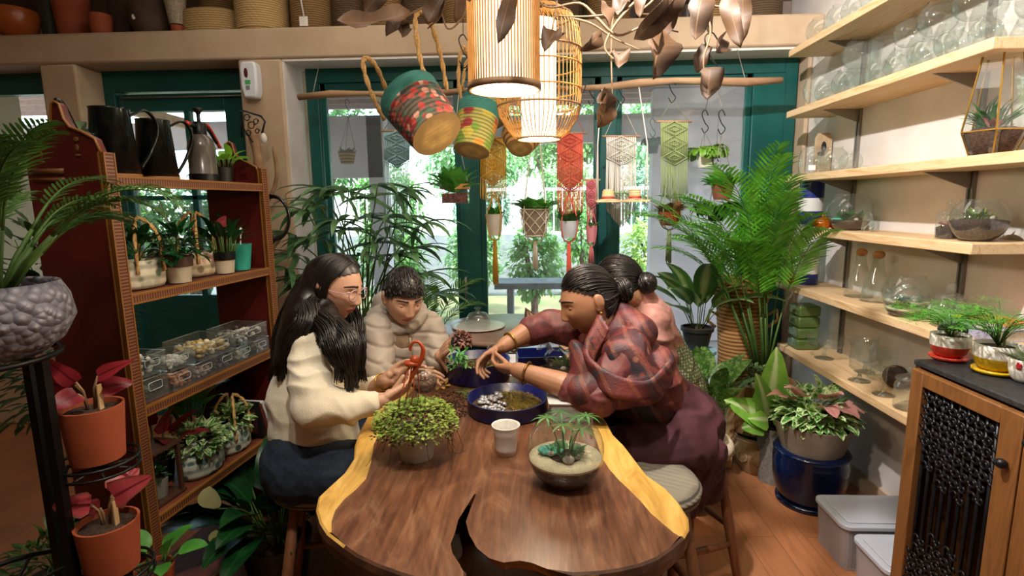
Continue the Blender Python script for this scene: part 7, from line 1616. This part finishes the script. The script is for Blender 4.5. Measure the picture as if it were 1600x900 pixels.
zc_ = [L(u, v, Y_) for u, v, Y_ in ((640, 528, 2.105), (644, 545, 2.098), (648, 565, 2.105), (650, 590, 2.12))]; MB().tube(spline(zc_, 4), .006, 6).build('zip', pm('grey_zip', '8c847c', rough=.4), t)
m = MB()
for hy in (-.08, .08): limb(m, [pel+Vector((hy, 0, -.03)), W3(-.44+hy, 2.06, .595), W3(-.46+hy, 2.10, .10)], [.1, .075, .06], 18)
blob('trousers', m, pm('dark_trousers', '1c1e24', '26282e', rough=.9), t, .007, 3)
m = MB()
for hy in (-.08, .08): m.cap(W3(-.46+hy, 2.12, .05), .045, W3(-.42+hy, 2.0, .045), .038)
blob('shoes', m, MATS['white_sneaker'], t, .006, 2)
m = MB(); haircap(m, H2, 1.10, front=.40, ear=.12, back=-.45); m.build('hair_cap', HAIR, t)
m = MB(); cr = Vector((.1, -.45, .9)).normalized(); c_ = 0
while c_ < 900:
    a, b = U(0, 2*PI), U(.0, 2.2); q = Vector((math.sin(b)*math.cos(a), math.sin(b)*math.sin(a), math.cos(b)))
    if not hairmask(q, front=.34, ear=.12, back=-.5): continue
    c_ += 1; dq = (q-cr*q.dot(cr)); dq = (dq.normalized() if dq.length > .01 else Vector((0, 1, 0)))+Vector((0, .25, -.12)); kk = U(1.07, 1.14)
    m.tube([H2.w(headpt((q+dq*(.34*g-.20)).normalized(), False)*(1.05+(kk-1.05)*math.sin(PI*(.25+.6*g)))) for g in (0, .35, .7, 1)], lambda g: .0030*(1-.6*g), 4)
m.build('hair_strands', HAIR, t)
# ------------------------------------------------ woman in the maroon shawl
t = thing('person', 'woman in patterned maroon shawl leaning over table with gold bangles', 'person', (.56, 1.88, 0)); L = Loc(Vector(t.location))
H3 = Head(L(921, 470, 1.84), (-.93, -.20, -.30), (-.28, 0, 1), 1.04)
pel = W3(.50, 1.90, .655); waist = L(1012, 618, 1.88); chest = L(962, 560, 1.87); nb = L(948, 510, 1.86)
shN, shF = L(978, 555, 1.72), L(925, 522, 2.0); elN, elF = L(935, 622, 1.66), L(850, 508, 2.02); wrN, wrF = L(808, 578, 1.76), L(786, 541, 1.90)
m = MB(); H3.add(m); m.cap(nb, .056, H3.w((0, -.02, -.07)), .052); limb(m, [pel, waist, chest], [.13, .12, .11]); m.cap(chest, .11, nb, .06); m.cap(shN, .05, shF, .05)
limb(m, [shN, elN, L(875, 600, 1.70), wrN], [.055, .045, .042, .027]); limb(m, [shF, elF, L(822, 520, 1.97), wrF], [.055, .046, .042, .027])
hand(m, wrN, L(768, 575, 1.83)-wrN, (.1, .6, .75), 1, .94, (.35, .6, .45), .35, .05, tdir=(-.75, .35, .55), fc=((.35, .55, .3), (.5, .7, .5), (.6, .8, .5), (.6, .8, .5)))
hand(m, wrF, L(752, 562, 1.86)-wrF, (.15, -.55, -.75), 1, .94, (.3, .6, .4), .35, .05, tdir=(-.8, -.35, -.35), fc=((.3, .5, .3), (.5, .7, .5), (.6, .8, .5), (.6, .9, .5)))
for hy in (-.1, .1): limb(m, [pel+Vector((0, hy, -.02)), W3(.26, 1.88+hy, .59), W3(.30, 1.88+hy, .12)], [.09, .06, .045]); m.cap(W3(.31, 1.88+hy, .05), .036, W3(.2, 1.88+hy, .045), .03)
blob('body', m, [SK2, LIPM], t, .0034, 2, keep=H3.lipmask); H3.face(t, SK2, .2)
def shawlm():
    t = NT('maroon_paisley_shawl'); t.set(Roughness=.6); v = t.coord((1, 1, 1), rot=(.4, .5, .3)); 
    base = t.ramp(t.noise(v, 5.5, 3, .55, .8), [(.28, '16141c'), (.36, '242028'), (.41, '3c1416'), (.50, '561c1c'), (.58, '6a2a24'), (.64, '321014'), (.72, '4a1c20')])
    vo = t.n('TexVoronoi', feature='F1'); vo.inputs['Scale'].default_value = 26; t.l(v, vo.inputs['Vector']); sp = t.n('SeparateColor'); t.l(vo.outputs['Color'], sp.inputs[0])
    mot = t.ramp(sp.outputs[0], [(0, '7c4a30'), (.25, '6a241e'), (.5, '946248'), (.75, '2c2630')], 'CONSTANT'); f = t.ramp(vo.outputs['Distance'], [(.2, 'ffffff'), (.32, '000000')]); f2 = t.mix(1.0, f, t.ramp(t.noise(v, 3, 2), [(.42, '000000'), (.5, 'ffffff')]), 'MULTIPLY'); base = t.mix(f2, base, mot)
    w1 = t.n('TexWave', bands_direction='X'); w1.inputs['Scale'].default_value = 5; w1.inputs['Distortion'].default_value = 1.5; t.l(v, w1.inputs[0]); base = t.mix(t.ramp(w1.outputs['Fac'], [(.86, '000000'), (.93, '999999')]), base, '8a5238')
    t.color(base); t.bump(t.noise(v, 150, 2), .3); return t.m
SHW = shawlm(); MARO = pm('dark_maroon_cloth', '340f18', '42151e', rough=.85, scale=8, bump=.15, bscale=90); STRI = pm('maroon_sleeve', '4c1f22', '6c3230', rough=.6, scale=50, stretch=(1, .2, 1))
m = MB(); limb(m, [pel, waist, chest], [.145, .13, .115], 24); m.cap(pel+Vector((.0, 0, -.03)), .15, pel+Vector((.03, 0, -.02)), .15, 24)
for hy in (-.1, .1): limb(m, [pel+Vector((0, hy, -.03)), W3(.30, 1.88+hy, .585)], [.125, .09], 22)
m.cap(W3(.58, 1.80, .58), .08, W3(.55, 1.76, .47), .035, 20); m.cap(W3(.50, 1.78, .57), .09, W3(.50, 1.74, .42), .035, 20); m.cap(W3(.42, 1.77, .56), .09, W3(.43, 1.74, .36), .035, 20); m.cap(W3(.34, 1.78, .56), .08, W3(.36, 1.76, .34), .035, 20); m.cap(W3(.60, 1.86, .60), .07, W3(.60, 1.86, .50), .04); m.cap(L(1085, 690, 1.88), .085, L(1098, 752, 1.86), .075, 20); m.cap(L(1098, 752, 1.86), .075, L(1108, 775, 1.86), .035, 20); m.cap(L(1055, 730, 1.80), .09, L(1072, 790, 1.78), .04, 20); m.cap(L(1085, 740, 1.82), .085, L(1085, 785, 1.80), .03, 20)
blob('maroon_kurta', m, MARO, t, .007, 5, folds(.010, (10, 10, 3.5), .002))
m = MB()
for hy in (-.1, .1): limb(m, [W3(.34, 1.88+hy, .57), W3(.30, 1.88+hy, .12)], [.08, .06], 18)
blob('trousers', m, MARO, t, .008, 3)
m = MB(); limb(m, [shF+Vector((0, 0, .0)), elF+Vector((.02, 0, 0)), L(833, 516, 1.985)], [.072, .060, .056], 18); limb(m, [shN, elN, L(890, 608, 1.69)], [.07, .062, .05], 18); blob('blouse_sleeves', m, STRI, t, .0055, 3, folds(.004, (16, 16, 16), .001))
m = MB(); limb(m, [waist+Vector((.0, 0, .01)), chest+Vector((.01, 0, 0)), nb+Vector((.03, 0, -.02))], [.142, .138, .085], 26); m.cap(shN+Vector((.01, .02, .0)), .080, chest, .135, 24); m.cap(shF+Vector((.01, 0, 0)), .075, chest, .13, 24)
m.cap(shN, .078, L(1000, 600, 1.70), .075, 24); m.cap(L(1000, 600, 1.69), .075, L(905, 612, 1.67), .056, 22)
m.cap(L(958, 478, 1.88), .032, L(1000, 520, 1.80), .06, 20); m.cap(L(900, 545, 1.80), .030, L(912, 580, 1.76), .045, 16); m.cap(L(912, 580, 1.76), .045, L(895, 612, 1.74), .036, 16); m.cap(L(1025, 575, 1.80), .075, L(1030, 610, 1.80), .075, 20)
def shf(c, n):
    a = c.x*.55+c.z*.85+.25*noise.noise(c*4); return .0075*(1-abs(math.sin(a*30+3*noise.noise(c*3)))*1.4)+.003*noise.noise(c*14)
blob('shawl', m, SHW, t, .0055, 16, shf)
m = MB()
for k_ in range(5): 
    P_ = [L(938+k_*3, 492+k_*5, 1.76-.01*k_), L(915+k_*2, 550+k_*6, 1.70), L(950, 585+k_*7, 1.62-.005*k_), L(1010, 600+k_*5, 1.60), L(1050, 565+k_*8, 1.67)]; m.tube(spline(P_, 8), .013, 8, flat=.6)
blob('shawl_fold', m, SHW, t, .005, 3)
m = MB(); haircap(m, H3, 1.05, front=.60, ear=.16, back=-.62); m.build('hair_cap', HAIR, t)
bun = Vector((-.15, -1, -.02)).normalized(); m = MB(); shair(m, H3, 620, bun, 1.05, 1.13, .0022, front=.60, ear=.16)
bc = H3.w(Vector((-.0, -.118, -.005)))
for k_ in range(150):
    a0 = U(0, 6.28); el = U(-1.2, 1.2); rr = U(.9, 1.04); m.tube([bc+H3.R @ Vector((.042*rr*math.cos(a0+g*2.2)*math.cos(el), .034*rr*math.sin(el), .046*rr*math.sin(a0+g*2.2)*math.cos(el))) for g in [i/6 for i in range(7)]], .0024, 4)
m.ball(bc, (.040, .036, .044), 16, 12); m.build('hair_strands', HAIR, t)
e_ = H3.w((-.078, -.004, -.034)); MB().ball(e_, .0055, 10, 8).tube([e_+Vector((.008*math.cos(a), 0, -.012+.009*math.sin(a))) for a in [i*.5236 for i in range(12)]], .0015, 5, closed=True).build('earring', GOLD, t)
BRZ = pm('bronze_bangle', '6a4a2c', 'a8804c', rough=.35, metal=.8, scale=60)
for p, q, r in ((wrN, elN, .037), (wrF, elF, .037)):
    d_ = (q-p).normalized(); c_ = p+d_*.035; x_, y_, _ = basis(d_); m = MB(); m.tube([c_+(x_*math.cos(a)+y_*math.sin(a))*r for a in [i*PI/12 for i in range(24)]], .0045, 7, closed=True); m.build('bangle', BRZ if q is elN else GOLD, t)
# ------------------------------------------------ woman in the pink shawl, behind
t = thing('person', 'person with tied black hair, pink shawl and green patterned kurta standing bent behind', 'person', (.66, 2.42, 0)); L = Loc(Vector(t.location))
H4 = Head(L(970, 440, 2.36), (-.78, .42, -.46), (-.2, 0, 1), 1.02)
pel = L(1058, 610, 2.46); chest = L(1012, 510, 2.42); nb = L(1000, 472, 2.40); shN, shF = L(1018, 505, 2.30), L(1000, 500, 2.54)
m = MB(); H4.add(m); m.cap(nb, .055, H4.w((0, -.02, -.07)), .05); m.cap(pel, .12, chest, .11); m.cap(chest, .1, nb, .06); m.cap(shN, .045, shF, .045)
limb(m, [shN, W3(.42, 2.24, .86), W3(.26, 2.36, .79)], [.045, .038, .026]); limb(m, [shF, W3(.38, 2.56, .84), W3(.20, 2.46, .79)], [.045, .038, .026])
hand(m, W3(.26, 2.36, .785), (-1, .1, -.1), (0, 0, -1), 1, .9, (.1, .25, .2), .1); hand(m, W3(.20, 2.46, .785), (-1, 0, -.1), (0, 0, -1), -1, .9, (.1, .25, .2), .1)
for hy in (-.09, .09): limb(m, [pel+Vector((0, hy, 0)), W3(.72, 2.46+hy, .42), W3(.74, 2.46+hy, .08)], [.09, .065, .04]); m.cap(W3(.74, 2.46+hy, .04), .034, W3(.62, 2.46+hy, .035), .03)
blob('body', m, [SK2, LIPM], t, .0045, 2, keep=H4.lipmask)
def kurt():
    t = NT('green_print_kurta'); t.set(Roughness=.85); ck = t.n('TexVoronoi'); ck.inputs['Scale'].default_value = 75; ck.inputs['Randomness'].default_value = .25; t.l(t.coord(), ck.inputs['Vector']); t.color(t.ramp(ck.outputs['Distance'], [(.25, 'c4c0a0'), (.4, '6d7a58'), (.6, '566444')])); return t.m
m = MB(); limb(m, [L(1022, 530, 2.43), L(1050, 590, 2.45), L(1078, 660, 2.46), L(1082, 720, 2.46)], [.11, .125, .13, .135], 24); blob('green_kurta', m, kurt(), t, .007, 4, folds(.010, (12, 12, 2.5)))
m = MB()
for hy in (-.09, .09): limb(m, [W3(.71, 2.46+hy, .5), W3(.74, 2.46+hy, .10)], [.09, .06], 18)
blob('trousers', m, pm('cream_trousers', 'b8ac94', rough=.9), t, .008, 3)
PNK = pm('dusty_pink_wool', 'b08074', 'a07066', rough=.95, scale=30, bump=.3)
m = MB(); limb(m, [L(1030, 560, 2.44), chest, nb], [.115, .125, .08], 24); m.cap(shN, .075, chest, .11, 22); m.cap(shF, .07, chest, .11, 22); m.cap(shN, .075, W3(.50, 2.28, .88), .07, 20); m.cap(shN, .08, L(1035, 570, 2.34), .065, 20)
m.cap(nb, .07, L(1008, 450, 2.36), .045, 20)
blob('pink_shawl', m, PNK, t, .0065, 4, lambda c, n: .010*(1-abs(math.sin((c.x*.5+c.z*.9)*30+3*noise.noise(c*4)))*1.4)+.003*noise.noise(c*20))
m = MB(); haircap(m, H4, 1.06, front=.60, ear=.12, back=-.6); m.build('hair_cap', HAIR, t)
m = MB(); shair(m, H4, 420, Vector((.0, -1, -.25)).normalized(), 1.05, 1.10, .0025, front=.6, ear=.12); bc = H4.w(Vector((0, -.10, -.05))); m.ball(bc, (.045, .04, .045), 18, 12)
for k_ in range(90):
    a0 = U(0, 6.28); el = U(-1.2, 1.2); m.tube([bc+H4.R @ Vector((.046*math.cos(a0+g*2)*math.cos(el), .04*math.sin(el), .047*math.sin(a0+g*2)*math.cos(el))) for g in [i/6 for i in range(7)]], .0024, 4)
m.build('hair_strands', HAIR, t)
